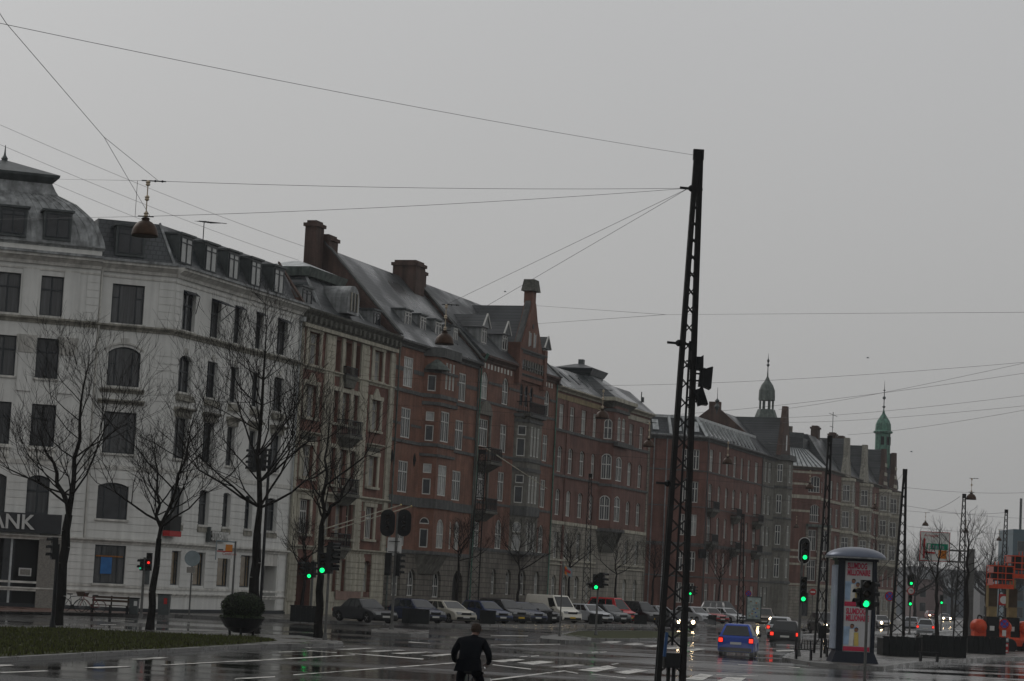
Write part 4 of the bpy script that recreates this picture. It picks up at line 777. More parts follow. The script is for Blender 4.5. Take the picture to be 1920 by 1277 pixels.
bx(b6, ST, 'window', 290.5, 291.1, -.76, -.71, 20.9, 22.8, M['blind']); MB().lathe([(.03, 0), (.12, .5), (.35, .9), (.1, 1.3), (.3, 1.6), (.04, 1.9), (.02, 3.2)], 8, (277.5, 5, 24.2)).obj('finial', M['zinc_dk'], b6, ST.M)
chimney_(b6, ST, 294.5, 296.5, 1.4, 3.4, 20, 22.4)
for q in (-1.3,): bx(b6, f6, 'wall_sign', sw(1309, 1322, 1040)[0], sw(1309, 1322, 1040)[1], -.5, -.1, 6.6, 7.6, M['black'])

# ---- 7 far gabled row with the green spire
b7 = bld_root('far_gabled_house', 'distant stone and brick house with bay windows, pointed gables and a green copper spire', 317)
f7 = Fr(street(317), radians(72)); u7 = f7.px(1480, 905)[0] - 4
sw7 = lambda a, b, y: (f7.px(a, y)[0], f7.px(b, y)[0])
OB = []
for a, b, y, z0, z1, ar, k in [(1515.5, 1542, 915, 17.0, 19.2, 1.0, 'wh4'), (1518, 1537, 970, 13.0, 15.4, .9, 'wh4'), (1515, 1530, 1020, 9.2, 12.0, 0, 'wh'), (1540, 1552, 1020, 9.2, 12.0, 0, 'wh'), (1512, 1528, 1075, 5.2, 8.0, 0, 'wh'), (1538, 1550, 1075, 5.2, 8.0, 0, 'wh')]:
    q = sw7(a, b, y); OB.append((q[0], q[1], z0, z1, k, ar))
OB = facade(b7, f7, u7, 0, 4.4, 20.0, OB, M['brick7'], .2); facade(b7, f7, u7, 0, 0, 4.4, [(u7 + 6.2, u7 + 7.4, .5, 3.6, 'dk')], M['stone5'])
for z in (19.5, 17.9, 16.1, 14.3, 9.0, 8.1, 7.2, 4.5): 
    cur = u7
    for o in sorted([o for o in OB if o[2] < z + .3 and o[3] > z]) + [(0, 0)]:
        if o[0] - cur > .2: bx(b7, f7, 'band', cur, o[0], -.05, -.003, z, z + .28 + (.2 if z == 16.1 else 0), M['cream'])
        cur = o[1]
q = sw7(1509, 1556, 1040); 
for a, b in ((q[0], OB[2][0] - .1), (OB[2][1] + .1, OB[3][0] - .1), (OB[3][1] + .1, q[1])): bx(b7, f7, 'stone_surround', a, b, -.15, -.06, 4.8, 12.4, M['stone5'])
bx(b7, f7, 'copper_hood', q[0], q[1], -.5, -.06, 12.4, 12.75, M['copper_dk'])
C7 = [(319 + k * 4.3, 320.8 + k * 4.3) for k in range(14)]; O = []
for a, b in C7: O += [(a, b, z0, z1, 'wh') for z0, z1 in [(16.6, 19.0), (12.8, 15.3), (9.2, 11.6), (5.2, 7.8), (1.5, 3.8)]]
O = facade(b7, ST, 317, 380, 4.4, 20.1, [o for o in O if o[2] > 4.4], M['brick7'], .2) + facade(b7, ST, 317, 380, 0, 4.4, [o for o in O if o[2] < 4.4], M['stone5'], .2)
shell(b7, ST, 317, 380, 12, 20.1, M['brick7'])
for fr, a, b in ((ST, 317, 380), (f7, u7, 0)): cornice(b7, fr, a, b, 20.0, 20.4, .5, M['grey_stone'])
for z in (8.4, 12.2, 16.0, 4.4): bx(b7, ST, 'string_course', 317, 380, -.1, -.002, z, z + .35, M['cream'])
for x0 in (331, 345, 361, 370):
    La = [(.3, 1.5, z0, z1, 'wh') for z0, z1 in [(16.6, 18.9), (12.9, 15.2), (9.3, 11.6)]]; Fa = [(.4, 1.6, z0, z1, 'wh') for z0, z1 in [(16.6, 18.9), (12.9, 15.2), (9.3, 11.6)]]
    bay(b7, ST, x0, 1.3, 2.0, 8.3, 19.8, M['stone5'], La, Fa, None, 1.6)
    for z in (8.3, 12.1, 15.9, 19.5): bayband(b7, ST, x0, 1.3, 2.0, z, z + .4, M['cream'], .12)
    hgt = 5.5 if x0 < 350 else 6.0; gq = [(x0 + .1, 20.1), (x0 + 4.6, 20.1), (x0 + 3.2, 22.8), (x0 + 2.8, 20.1 + hgt), (x0 + 1.8, 20.1 + hgt), (x0 + 1.5, 22.8)]
    MB().frus([(x, -.5, z) for x, z in gq], [(x, .2, z) for x, z in gq]).obj('gable', M['dirty_stone'] if x0 < 350 else M['chimney'], b7, ST.M)
    if x0 > 350: 
        for z in (20.6, 22.0, 23.4): bx(b7, ST, 'band', x0 + .8 + (z - 20.6) * .25, x0 + 3.9 - (z - 20.6) * .25, -.56, -.51, z, z + .5, M['cream'])
    MB().frus([(x0 + .4, .2, 20.1), (x0 + 2.3, .2, 20 + hgt), (x0 + 4.3, .2, 20.1)], [(x0 + .4, 5, 20.1), (x0 + 2.3, 5, 20 + hgt), (x0 + 4.3, 5, 20.1)]).obj('cross_roof', M['slate'], b7, ST.M)
MB().prism([(0, 20.4), (3.2, 25.2), (9, 25.2), (12, 20.4)], 322, 378).obj('roof', M['slate'], b7, ST.M)
p0, p1 = Lw(f7, u7, 0), Lw(ST, 317, 0)
cr = [f7.w(u7 + 3, 0, 20.4), f7.w(0, 0, 20.4), ST.w(324, 0, 20.4), ST.w(324, 8, 20.4), f7.w(u7 + 3, 8, 20.4)]; ct = [f7.w(u7 + 5, 3, 23), f7.w(-1.5, 3, 23), ST.w(323, 3, 23), ST.w(323, 7, 23), f7.w(u7 + 5, 7, 23)]
MB().frus(cr, ct).obj('corner_roof', M['zinc_pale'], b7, Matrix.Identity(4))
se = MB()
for k in range(9):
    t_ = k / 8; se.bar(cr[0].lerp(cr[1], t_), ct[0].lerp(ct[1], t_), .12)
se.obj('roof_seams', M['zinc_dk'], b7, Matrix.Identity(4))
MB().frus([v + Vector((0, 0, 0)) for v in ct], [v + Vector((0, 0, 1.4)) for v in ct]).obj('attic_storey', M['slate'], b7, Matrix.Identity(4))
for k in range(16): t_ = k / 15; v = ct[0].lerp(ct[1], t_); MB().bar(v + Vector((0, 0, 1.4)), v + Vector((0, 0, 2.1)), .12).obj('railing_post', M['zinc_dk'], b7, Matrix.Identity(4))
for x in (328, 340.5, 347): chimney_(b7, ST, x, x + 1.6, 3, 4, 24.5, 26.4)
MB().tube((343.5, 4, 25), (343.5, 4, 30), .05).bar((340.5, 4, 29.6), (346.5, 4, 29.6), .06).bar((341.5, 4, 27.8), (344, 4, 27.8), .06).obj('aerial', M['zinc_dk'], b7, ST.M)
sx_, sy_ = ST.px(1655, 830, 1.6)[0], 1.6
sz = lambda y: ST.px(1655, y, 1.6)[1]
za, zb, zc, zd = sz(842), sz(812), sz(775), sz(712)
MB().lathe([(1.2, za - 3), (1.2, zb - .1), (1.5, zb), (1.5, zb + .2)], 8, (sx_, sy_, 0)).obj('spire_drum', M['copper'], b7, ST.M)
MB().lathe([(1.6, zb + .2), (1.25, zb + .4), (1.2, zb + (zc - zb) * .45), (.95, zb + (zc - zb) * .65), (.55, zb + (zc - zb) * .85), (.25, zc), (.1, zc + .6), (.06, zc + 1.2)], 8, (sx_, sy_, 0)).obj('spire', M['copper'], b7, ST.M)
MB().lathe([(.09, zc), (.09, zc + .9), (.28, zc + 1.1), (.07, zc + 1.3), (.07, zc + 2.2), (.3, zc + 2.5), (.07, zc + 2.8), (.06, zc + 3.6), (.25, zc + 3.7), (.05, zc + 3.8), (.02, zd)], 8, (sx_, sy_, 0)).obj('spire_finial', M['zinc_dk'], b7, ST.M)
for a in range(4): MB().box(-.25, .25, -.05, .05, 0, 1.3).obj('louvre', M['black'], b7, ST.M @ Matrix.Translation((sx_, sy_, za + .6)) @ Matrix.Rotation(a * pi / 4 - pi / 2.2, 4, 'Z') @ Matrix.Translation((0, -1.19, 0)))
MB().lathe([(1.0, 20), (1.0, 20.6), (1.2, 20.8), (1.1, 22), (.7, 22.8), (.15, 23.4), (.05, 24.4)], 12, (378.4, 1.2, 0)).obj('turret_dome', M['slate'], b7, ST.M)

# ---- domed tower far behind
tw = at(1436, 790, 345); 
bt = thing('domed_tower', 'distant grey green onion dome on open columns above the dark gabled roof', 'tower', (tw[0], tw[1], 0))
px_ = 345 / F
zt = lambda y: at(1436, y, 345)[2]
MB().box(-3.5, 3.5, -3.5, 3.5, 0, zt(800)).obj('tower_body', M['brown_stone'], bt)
MB().lathe([(2.0, zt(800)), (1.6, zt(780)), (1.25, zt(768))], 8).obj('tower_base', M['copper_dk'], bt)
for k in range(8): a = 2 * pi * (k + .5) / 8; MB().tube((1.0 * cos(a), 1.0 * sin(a), zt(768)), (1.0 * cos(a), 1.0 * sin(a), zt(750)), .11).obj('column', M['copper_dk'], bt)
MB().lathe([(1.2, zt(751)), (1.2, zt(745)), (1.15, zt(732)), (.85, zt(722)), (.4, zt(714)), (.12, zt(706)), (.08, zt(697))], 12).obj('dome', M['copper_dk'], bt)
MB().lathe([(.08, zt(698)), (.06, zt(688)), (.25, zt(684)), (.06, zt(681)), (.2, zt(676)), (.05, zt(672)), (.01, zt(662))], 8).obj('finial', M['zinc_dk'], bt)
# ---- far background on the right
def far_block(name, label, xa, xb, yt, Y, m, dep=20, pitched=None, cat='building'):
    a = at(xa, yt, Y); b = at(xb, yt, Y + 6); o = thing(name, label, cat, (a[0], a[1], 0)); z = a[2]; w_ = b[0] - a[0]
    MB().box(0, w_, 0, dep, 0, z).obj('wall', m, o)
    if pitched: MB().prism([(-.4, z), (dep / 2, z + pitched), (dep + .4, z)], -.3, w_ + .3).obj('roof', M['slate'], o)
    n = int(w_ / 3.2); rows = max(1, int(z / 3.4)); k = 0
    for i in range(n):
        for j in range(rows):
            if k > 280: break
            k += 1; link('window', FW, W[o.name] @ Matrix.Translation((1 + i * 3.2, -.06, 1.2 + j * 3.3)), o)
    return o
FWm = MB(); FWm.box(0, 1.3, 0, .06, 0, 1.9); FWm.cur = 1; FWm.box(-.1, 1.4, .02, .05, -.1, 2.0); FW = FWm.mesh('window', [M['glass'], M['grey_stone']])
far_block('long_grey_hall', 'long low blue grey hall closing the far end of the street behind the traffic', 1690, 1870, 1098, 620, mat('blue_grey_render', (.09, .105, .12), .8, var=.1), 30, 5)
far_block('pinkish_far_house', 'small pinkish far house between the road sign and the street end', 1718, 1760, 1085, 560, mat('dull_pink_render', (.16, .12, .115), .8, var=.1), 14, 3)
far_block('pale_far_house', 'pale far building at the street end behind the orange lifts', 1838, 1960, 1105, 540, mat('pale_grey_render', (.2, .2, .2), .8, var=.1), 14)
far_block('blue_office_tower', 'blue grey tapering office tower behind the cherry pickers at the right edge', 1900, 1965, 992, 480, mat('blue_panels', (.06, .1, .12), .4, var=.1), 14)
bo = [o for o in bpy.data.objects if o.name == 'blue_office_tower'][0]; a = at(1915, 990, 482); MB().tube((a[0] - bo.location.x, 3, a[2] - 1), (a[0] - bo.location.x, 3, a[2] + 6), .25).obj('roof_mast', M['zinc_dk'], bo)
# ================================================================ GROUND
I4 = Matrix.Identity(4)
def st(o): o['kind'] = 'structure'; return o
asphalt = wet('wet_asphalt', (.017, .017, .017), .1, .03, .26, .13, stretch=(.6, 1.6, 1))
asphalt2 = wet('wet_asphalt_far', (.045, .045, .046), .2, .12, .4, .2)
paving = wet('wet_paving', (.07, .066, .06), .4, .2, .6, .3); redpav = wet('red_wet_paving', (.11, .06, .045), .3, .25, .6, .3)
kerbm = wet('wet_kerb_granite', (.12, .12, .115), .8, .2, .5, .2); linem = wet('worn_road_paint', (.42, .41, .38), .9, .2, .6, .2, var=.55)
cobble = wet('wet_cobbles', (.07, .068, .062), .5, .18, .5, 1.0, var=.6)
st(MB().q((-700, -60, 0), (900, -60, 0), (900, 1600, 0), (-700, 1600, 0)).obj('road', asphalt))
def pg(pts, z=0.): return [gnd(x, y, z) for x, y in pts]
def raised(name, pts, h, m, km=None, kw=.18, kind='structure'):
    P = pg(pts, h); a = sum(P[i][0] * P[(i + 1) % len(P)][1] - P[(i + 1) % len(P)][0] * P[i][1] for i in range(len(P)))
    if a < 0: P = P[::-1]
    o = st(MB().slab(P, -.05, h).obj(name, m))
    if km:
        Q = offset_poly(P, kw); Q2 = offset_poly(P, -.02)
        for i in range(len(P)):
            j = (i + 1) % len(P); A, B, C_, E_ = Q2[i], Q2[j], Q[j], Q[i]
            st(MB().frus([(*A, -.04), (*B, -.04), (*C_, -.04), (*E_, -.04)], [(*A, h + .015), (*B, h + .015), (*C_, h + .015), (*E_, h + .015)]).obj('kerb', km))
    return P
# pavement in front of the house row, following the facade line
def sp(s, off): return street(s, -off)
kd = lambda x, y: (lambda g: (g[0] * SD[0] + g[1] * SD[1], D + g[0] * SN[0] + g[1] * SN[1]))(gnd(x, y))
k1 = kd(900, 1176); k0 = kd(560, 1168)
pv = [Lw(fP, uW - 20, 2), Lw(fP, uE, 1), Lw(ST, 125.5, 2), Lw(ST, 600, 2), sp(600, k1[1]), sp(k1[0], k1[1])] + [gnd(x, y) for x, y in [(560, 1168), (430, 1163), (330, 1157), (160, 1153), (0, 1150), (-120, 1146)]]
st(MB().slab(pv, -.05, .15).obj('pavement', paving))
rp_ = [Lw(fP, uW - 19, -.3), Lw(fP, uE, -.3), Lw(ST, 125.0, -.2)] + [gnd(x, y, .15) for x, y in [(400, 1156), (330, 1152), (160, 1149), (0, 1146), (-100, 1143)]]
st(MB().q(*[(x, y, .156) for x, y in rp_]).obj('brick_paved_strip', redpav))
# kerb stones of the pavement
def kerbline(pts, h=.16, wd=.2, stone=0, m=kerbm):
    for (x0, y0), (x1, y1) in zip(pts, pts[1:]):
        d_ = Vector((x1 - x0, y1 - y0)); Ln = d_.length; d_.normalize(); n = Vector((-d_.y, d_.x)) * wd / 2; k = 0
        while k < Ln - .05:
            e = min(Ln, k + (stone or Ln)) - (.02 if stone else 0); a = Vector((x0, y0)) + d_ * k; b = Vector((x0, y0)) + d_ * e
            st(MB().slab([tuple(a - n), tuple(b - n), tuple(b + n), tuple(a + n)], -.03, h).obj('kerb', m)); k += stone or Ln
kerbline([sp(260, k1[1]), sp(k1[0], k1[1])] + [gnd(x, y) for x, y in [(560, 1168), (430, 1163), (330, 1157), (160, 1153), (0, 1150)]], .17, .22, 3.0)
# left island: grass, cobbles, kerb
isl = [(-90, 1172), (0, 1172), (120, 1174), (240, 1181), (400, 1184), (560, 1192), (640, 1203), (643, 1207), (600, 1208), (520, 1208), (430, 1211), (330, 1217), (200, 1223), (0, 1234), (-90, 1239)]
Pi = raised('cobbled_island', isl, .12, cobble, kerbm)
gr = [(-85, 1177), (0, 1177), (115, 1178), (200, 1183), (330, 1189), (480, 1195), (520, 1201), (430, 1209), (330, 1215), (200, 1220.5), (0, 1231), (-85, 1236)]
grassm = mat('grass_ground', (.028, .032, .006), .9, var=.5, scale=1.5, bump=.3)
G = [gnd(x, y, .13) for x, y in gr]; st(MB().slab(G, .1, .135).obj('lawn', grassm))
def inpoly(x, y, P):
    r = False
    for i in range(len(P)):
        a, b = P[i], P[i - 1]
        if (a[1] > y) != (b[1] > y) and x < (b[0] - a[0]) * (y - a[1]) / (b[1] - a[1]) + a[0]: r = not r
    return r
gb = MB(); xs = [q[0] for q in G]; ys = [q[1] for q in G]; rnd = random.Random(3); n = 0
while n < 32000:
    x = rnd.uniform(min(xs), max(xs)); y = rnd.uniform(min(ys), max(ys)); n += 1
    if not inpoly(x, y, G): continue
    h = rnd.uniform(.05, .13); a = rnd.uniform(0, 6.28); w_ = .03; gb.v += [(x - w_ * cos(a), y - w_ * sin(a), .13), (x + w_ * cos(a), y + w_ * sin(a), .13), (x + rnd.uniform(-.05, .05), y + rnd.uniform(-.05, .05), .13 + h)]; k = len(gb.v); gb.f.append((k - 3, k - 2, k - 1)); gb.mi.append(rnd.choice((0, 0, 1))); gb.sm.append(False)
me = bpy.data.meshes.new('grass'); me.from_pydata(gb.v, [], gb.f); me.materials.append(mat('grass_blade', (.052, .062, .01), .7, var=.3)); me.materials.append(mat('grass_blade_dry', (.028, .027, .011), .7, var=.3)); me.polygons.foreach_set('material_index', gb.mi)
tag(link('grass', me), 'short winter grass covering the raised island at the left', 'grass', kind='stuff')
# traffic islands and the kiosk island
raised('traffic_island', [(697, 1180), (740, 1178), (803, 1182), (803, 1188), (770, 1189), (698, 1186)], .14, cobble, kerbm)
raised('traffic_island', [(1014, 1193), (1060, 1189), (1108, 1196), (1108, 1201), (1060, 1201), (1014, 1197)], .13, cobble, kerbm)
raised('grass_island', [(1048, 1190), (1080, 1183), (1200, 1182), (1290, 1186), (1312, 1192), (1290, 1196), (1180, 1198), (1100, 1197)], .14, grassm, kerbm)
raised('kiosk_island', [(1467, 1233), (1478, 1225), (1500, 1221), (1560, 1222), (1660, 1222), (1760, 1216), (1990, 1206), (1990, 1231), (1860, 1233), (1775, 1238), (1708, 1243), (1655, 1250), (1600, 1249), (1520, 1242)], .14, paving, kerbm)
raised('centre_strip', [(1500, 1189), (1640, 1184), (1800, 1181), (1830, 1180), (1830, 1182), (1650, 1189), (1500, 1191)], .12, kerbm)
# bright wet concrete strips between the carriageways
def sheet(name, pts, z, m): return st(MB().q(*[(*gnd(x, y, z), z) for x, y in pts]).obj(name, m))
MK = [0]
def mark(pts, z=.006):
    MK[0] += 1; z = .004 + MK[0] * .00015; return st(MB().q(*[(*gnd(x, y, z), z) for x, y in pts]).obj('road_marking', linem))
Z6 = lambda *p: mark([(440 + x / 4, 960 + y / 4) for x, y in p]); Z8 = lambda *p: mark([(860 + x / 4, 960 + y / 4) for x, y in p]); ZB = lambda *p: mark([(1180 + x / 5.3875, 1040 + y / 5.3875) for x, y in p]); ZL = lambda *p: mark([(x / 5.647, 1060 + y / 5.647) for x, y in p])
for p in [((480, 1010), (800, 1003), (830, 1010), (560, 1020)), ((740, 1030), (1010, 1017), (1070, 1022), (860, 1033)), ((940, 1044), (1230, 1033), (1285, 1038), (1040, 1050)), ((1170, 1058), (1440, 1046), (1495, 1052), (1260, 1066)), ((1400, 1075), (1610, 1062), (1640, 1068), (1500, 1084)),
          ((0, 1117), (900, 1068), (905, 1074), (0, 1126)), ((440, 1218), (1650, 1128), (1655, 1134), (440, 1224)), ((0, 1246), (300, 1232), (305, 1239), (0, 1255)), ((850, 1056), (1420, 1100), (1410, 1106), (840, 1060)), ((330, 1048), (560, 1042), (560, 1046), (330, 1053)), ((560, 1038), (770, 1052), (760, 1056), (540, 1042)), ((1310, 972), (1470, 984), (1465, 988), (1300, 976))]: Z6(*p)
for p in [((240, 1115), (440, 1100), (500, 1108), (330, 1128)), ((430, 1130), (620, 1115), (725, 1125), (560, 1145)), ((680, 1163), (880, 1142), (950, 1148), (760, 1166)), ((890, 1185), (1120, 1150), (1190, 1168), (1030, 1198)), ((1165, 1200), (1330, 1178), (1430, 1188), (1260, 1215)),
          ((1060, 977), (1160, 965), (1230, 972), (1150, 985)), ((1230, 992), (1330, 982), (1390, 990), (1290, 998)), ((1380, 1004), (1490, 996), (1560, 1004), (1450, 1012)), ((1520, 1022), (1640, 1010), (1700, 1018), (1590, 1030)), ((1700, 1036), (1790, 1022), (1850, 1028), (1760, 1042)),
          ((870, 1056), (930, 1060), (925, 1064), (865, 1060)), ((990, 1052), (1040, 1048), (1050, 1053), (1000, 1057)), ((1060, 1050), (1110, 1046), (1115, 1051), (1065, 1055)), ((1140, 1140), (1190, 1134), (1205, 1138), (1155, 1145)), ((450, 1085), (510, 1080), (520, 1084), (460, 1090)), ((540, 1080), (600, 1075), (606, 1080), (545, 1085)), ((210, 1258), (790, 1188), (800, 1194), (212, 1268)), ((790, 1188), (900, 1208), (890, 1213), (775, 1192)), ((1000, 1213), (1260, 1243), (1250, 1247), (990, 1217)), ((260, 1143), (545, 1176), (540, 1182), (250, 1147)), ((240, 995), (760, 990), (760, 994), (240, 1000)), ((240, 925), (520, 927), (520, 932), (240, 930))]: Z8(*p)
for p in [((555, 1255), (720, 1203), (850, 1215), (740, 1268)), ((880, 1277), (985, 1238), (1180, 1243), (1130, 1277)), ((1100, 1108), (1724, 1138), (1724, 1144), (1100, 1113)), ((0, 895), (80, 890), (160, 905), (40, 915)), ((1480, 965), (1660, 962), (1665, 975), (1490, 978)), ((880, 1210), (1300, 1225), (1290, 1231), (880, 1216))]: ZB(*p)
for p in [((0, 1050), (110, 1050), (150, 1060), (0, 1070)), ((0, 1130), (480, 1112), (520, 1120), (0, 1140)), ((880, 1083), (1050, 1072), (1400, 1066), (1380, 1074), (1050, 1090)), ((1380, 993), (1700, 972), (1790, 978), (1500, 1000)), ((1700, 1052), (2600, 1005), (2600, 1012), (1720, 1060)), ((1060, 625), (1230, 627), (1230, 631), (1060, 629)), ((1280, 585), (1420, 589), (1420, 593), (1280, 589))]: ZL(*p)

# ================================================================ BARE TREES
def bare_tree(name, label, base, fork, tops, r0, seed, grp, mainr=.11, spread=1.0, depth=5, arch=0., dens=.74, twigm=None, limbs=7, mats=None):
    """trunk from base to fork, leader(s) on to the tops, side limbs along them, twigs at the ends"""
    rn = random.Random(seed); root = thing(name, label, 'tree', (base[0], base[1], 0), group=grp)
    R = lambda v: Vector((v[0] - base[0], v[1] - base[1], v[2])); tk = MB(); cw = MB(); bk = mats or M['bark']
    A = R((base[0], base[1], 0)); B = R(fork); n = 7; pr = r0 * 1.45; last = A
    for i in range(1, n + 1):
        t_ = i / n; p = A.lerp(B, t_) + Vector((rn.uniform(-.06, .06), rn.uniform(-.06, .06), 0)) * (i < n); r = r0 * (1.18 - .42 * t_) if i > 1 else r0 * 1.12; tk.tube(last, p, pr, r, 9, False); pr = r; last = p
    top = []
    def grow(mb, p, d_, ln, r, dep):
        n = 3 if dep > 1 else 2; q = p
        for i in range(n):
            d_ = (d_ + Vector((rn.uniform(-1, 1), rn.uniform(-1, 1), rn.uniform(-.6, .9 - .25 * arch))) * (.13 + .04 * (5 - dep)) + Vector((0, 0, .08))).normalized()
            e = q + d_ * ln / n; r1 = r * (1 - .26 * (i + 1) / n * 1.3); mb.tube(q, e, max(r * (1 - .26 * i / n * 1.3), .0045), max(r1, .0035), 5 if dep > 2 else 3, False); q2 = q; q = e
            if dep > 0 and (i or dep < 3) and rn.random() < dens * .95:
                s_ = Vector((rn.uniform(-1, 1), rn.uniform(-1, 1), rn.uniform(-.35, 1.0))); dd = (d_ * .75 + s_.normalized() * .85).normalized(); grow(mb, q, dd, ln * rn.uniform(.5, .75), max(r1 * .62, .006), dep - 1)
        if dep > 0:
            for k in range(2):
                s_ = Vector((rn.uniform(-1, 1), rn.uniform(-1, 1), rn.uniform(-.4, 1))); dd = (d_ + s_.normalized() * .62).normalized(); grow(mb, q, dd, ln * rn.uniform(.55, .8), max(r1 * .7, .006), dep - 1)
    for ti, tp in enumerate(tops):
        T = R(tp); m_ = 9; last = B; pr = r0 * (.62 if len(tops) > 1 else .74); L_ = (T - B).length; side = B
        for i in range(1, m_ + 1):
            t_ = i / m_; p = B.lerp(T, t_) + Vector((rn.uniform(-.12, .12), rn.uniform(-.12, .12), 0)) * (i < m_); p.z += 0; r = max(.012, r0 * .62 * (1 - t_) ** .8); cw.tube(last, p, pr, r, 6, False); pr = r; last = p
            if i > 0:
                for _ in range(limbs // 4 + (1 if i < m_ - 1 else 0)):
                    a = rn.uniform(0, 2 * pi); el = rn.uniform(.12, .78) + .25 * t_; dd = Vector((cos(a) * cos(el), sin(a) * cos(el), sin(el)))
                    ll = L_ * spread * (.4 * (1 - t_) ** .8 + .1) * rn.uniform(.7, 1.2); grow(cw, p, dd, ll, max(mainr * (1.05 - t_) * rn.uniform(.5, .9), .012), max(1, depth - 1 if t_ < .7 else depth - 2))
    tk.smooth = False
    for k in range(len(tk.sm)): tk.sm[k] = True
    for k in range(len(cw.sm)): cw.sm[k] = True
    me = bpy.data.meshes.new('trunk'); me.from_pydata(tk.v, [], tk.f); me.polygons.foreach_set('use_smooth', tk.sm); me.materials.append(bk); link('trunk', me, W[root.name], root)
    me = bpy.data.meshes.new('crown'); me.from_pydata(cw.v, [], cw.f); me.polygons.foreach_set('use_smooth', cw.sm); me.materials.append(twigm or M['twig'] if mats is None else mats); link('crown', me, W[root.name], root)
    return root, len(cw.f)
TR = 'bare street trees'
def px3(x, y, Y): return at(x, y, Y)
def T(label, bxy, fxy, txys, r0, seed, **k):
    b = gnd(*bxy); return bare_tree('bare_tree', label, b, at(*fxy, b[1]), [at(*t, b[1] + k.pop('dy', 0)) for t in txys], r0, seed, TR, **k)
cnt = []
cnt.append(T('leftmost bare tree with a forked crown, in front of the dark bank entrance', (105, 1178), (129, 965), [(168, 650), (70, 790)], .22, 11, mainr=.068, spread=1.0, depth=4, dens=.92))
cnt.append(T('slim bare tree leaning right on the cobbles beside the red pedestrian light', (280, 1186), (298, 1010), [(378, 745), (290, 820)], .155, 12, mainr=.07, spread=.95, depth=4, dens=.92))
cnt.append(T('tallest bare tree, its trunk rising beside the round bush in a bowl planter', (474, 1193), (482, 1000), [(497, 570)], .235, 13, mainr=.08, spread=.66, limbs=16, depth=4, dens=.92))
cnt.append(T('bare tree with dark lean trunk next to the pair of green traffic lights', (597, 1201), (603, 985), [(618, 762), (668, 880)], .165, 14, mainr=.075, spread=.95, limbs=3, depth=4, dens=.92))
# small trees in the pavement boxes along the houses
for i, (x, yb, yf, yt, lab) in enumerate([(566, 1158, 1075, 985, 'small bare tree in a dark planter by the brown arched door'), (855, 1163, 1060, 985, 'small bare tree in front of the rough stone ground floor, behind the white hatchback'), (969, 1163, 1080, 985, 'small bare tree behind the row of dark cars, left of the white van'),
        (1063, 1163, 1085, 1000, 'thin bare tree behind the white van and the orange sign post'), (1151, 1163, 1085, 1010, 'thin bare tree behind the red van'), (1221, 1163, 1090, 1020, 'thin dark bare tree in front of the plain red brick corner'), (1346, 1163, 1100, 1030, 'thin bare tree behind the small red car with white roof')]):
    g = gnd(x, yb, .15); r_ = .11; bare_tree('bare_tree', lab, g, at(x + (yb - yf) * .05, yf, g[1]), [at(x + (yb - yt) * .05, yt, g[1])], r_, 30 + i, 'small bare trees along the parked cars', mainr=.07, spread=1.0, depth=4, dens=.8, mats=M['fbark'])
for i, (x, yb, xf, yf, xt, yt, lab, r_) in enumerate([(1757, 1197, 1757, 1100, 1765, 985, 'bare tree standing in front of the large road direction sign', .13), (1811, 1195, 1812, 1090, 1818, 960, 'bare tree directly beside the sign gantry post and lattice mast', .16), (1640, 1200, 1645, 1110, 1640, 960, 'bare tree behind the advertising column at the end of the house row', .2), (1845, 1205, 1850, 1110, 1868, 990, 'thin bare tree between the sign gantry and the orange lifts', .13)]):
    Y = 150 if i < 2 else (300 if i == 2 else 175); b = at(xf, yb, Y); bare_tree('bare_tree', lab, (b[0], b[1]), at(xf, yf, Y), [at(xt, yt, Y)], r_, 50 + i, 'bare trees on the right', mainr=.06, spread=.85, depth=3, dens=.85, mats=M['fbark'])
for i, (x, yt, Y, lab) in enumerate([(1850, 1062, 420, 'hazy bare tree crown far off above the orange lifts'), (1715, 1045, 430, 'hazy bare tree at the far end of the house row'), (1885, 1075, 400, 'hazy far bare tree just left of the office tower'), (1785, 1075, 430, 'hazy far bare tree below the road direction sign')]):
    b = at(x, 1180, Y); bare_tree('bare_tree', lab, (b[0], b[1]), at(x, 1125, Y), [at(x, yt, Y), at(x + 12, yt + 10, Y)], .3, 70 + i, 'far bare trees', mainr=.22, spread=1.3, depth=4, dens=.95, mats=M['fbark'])

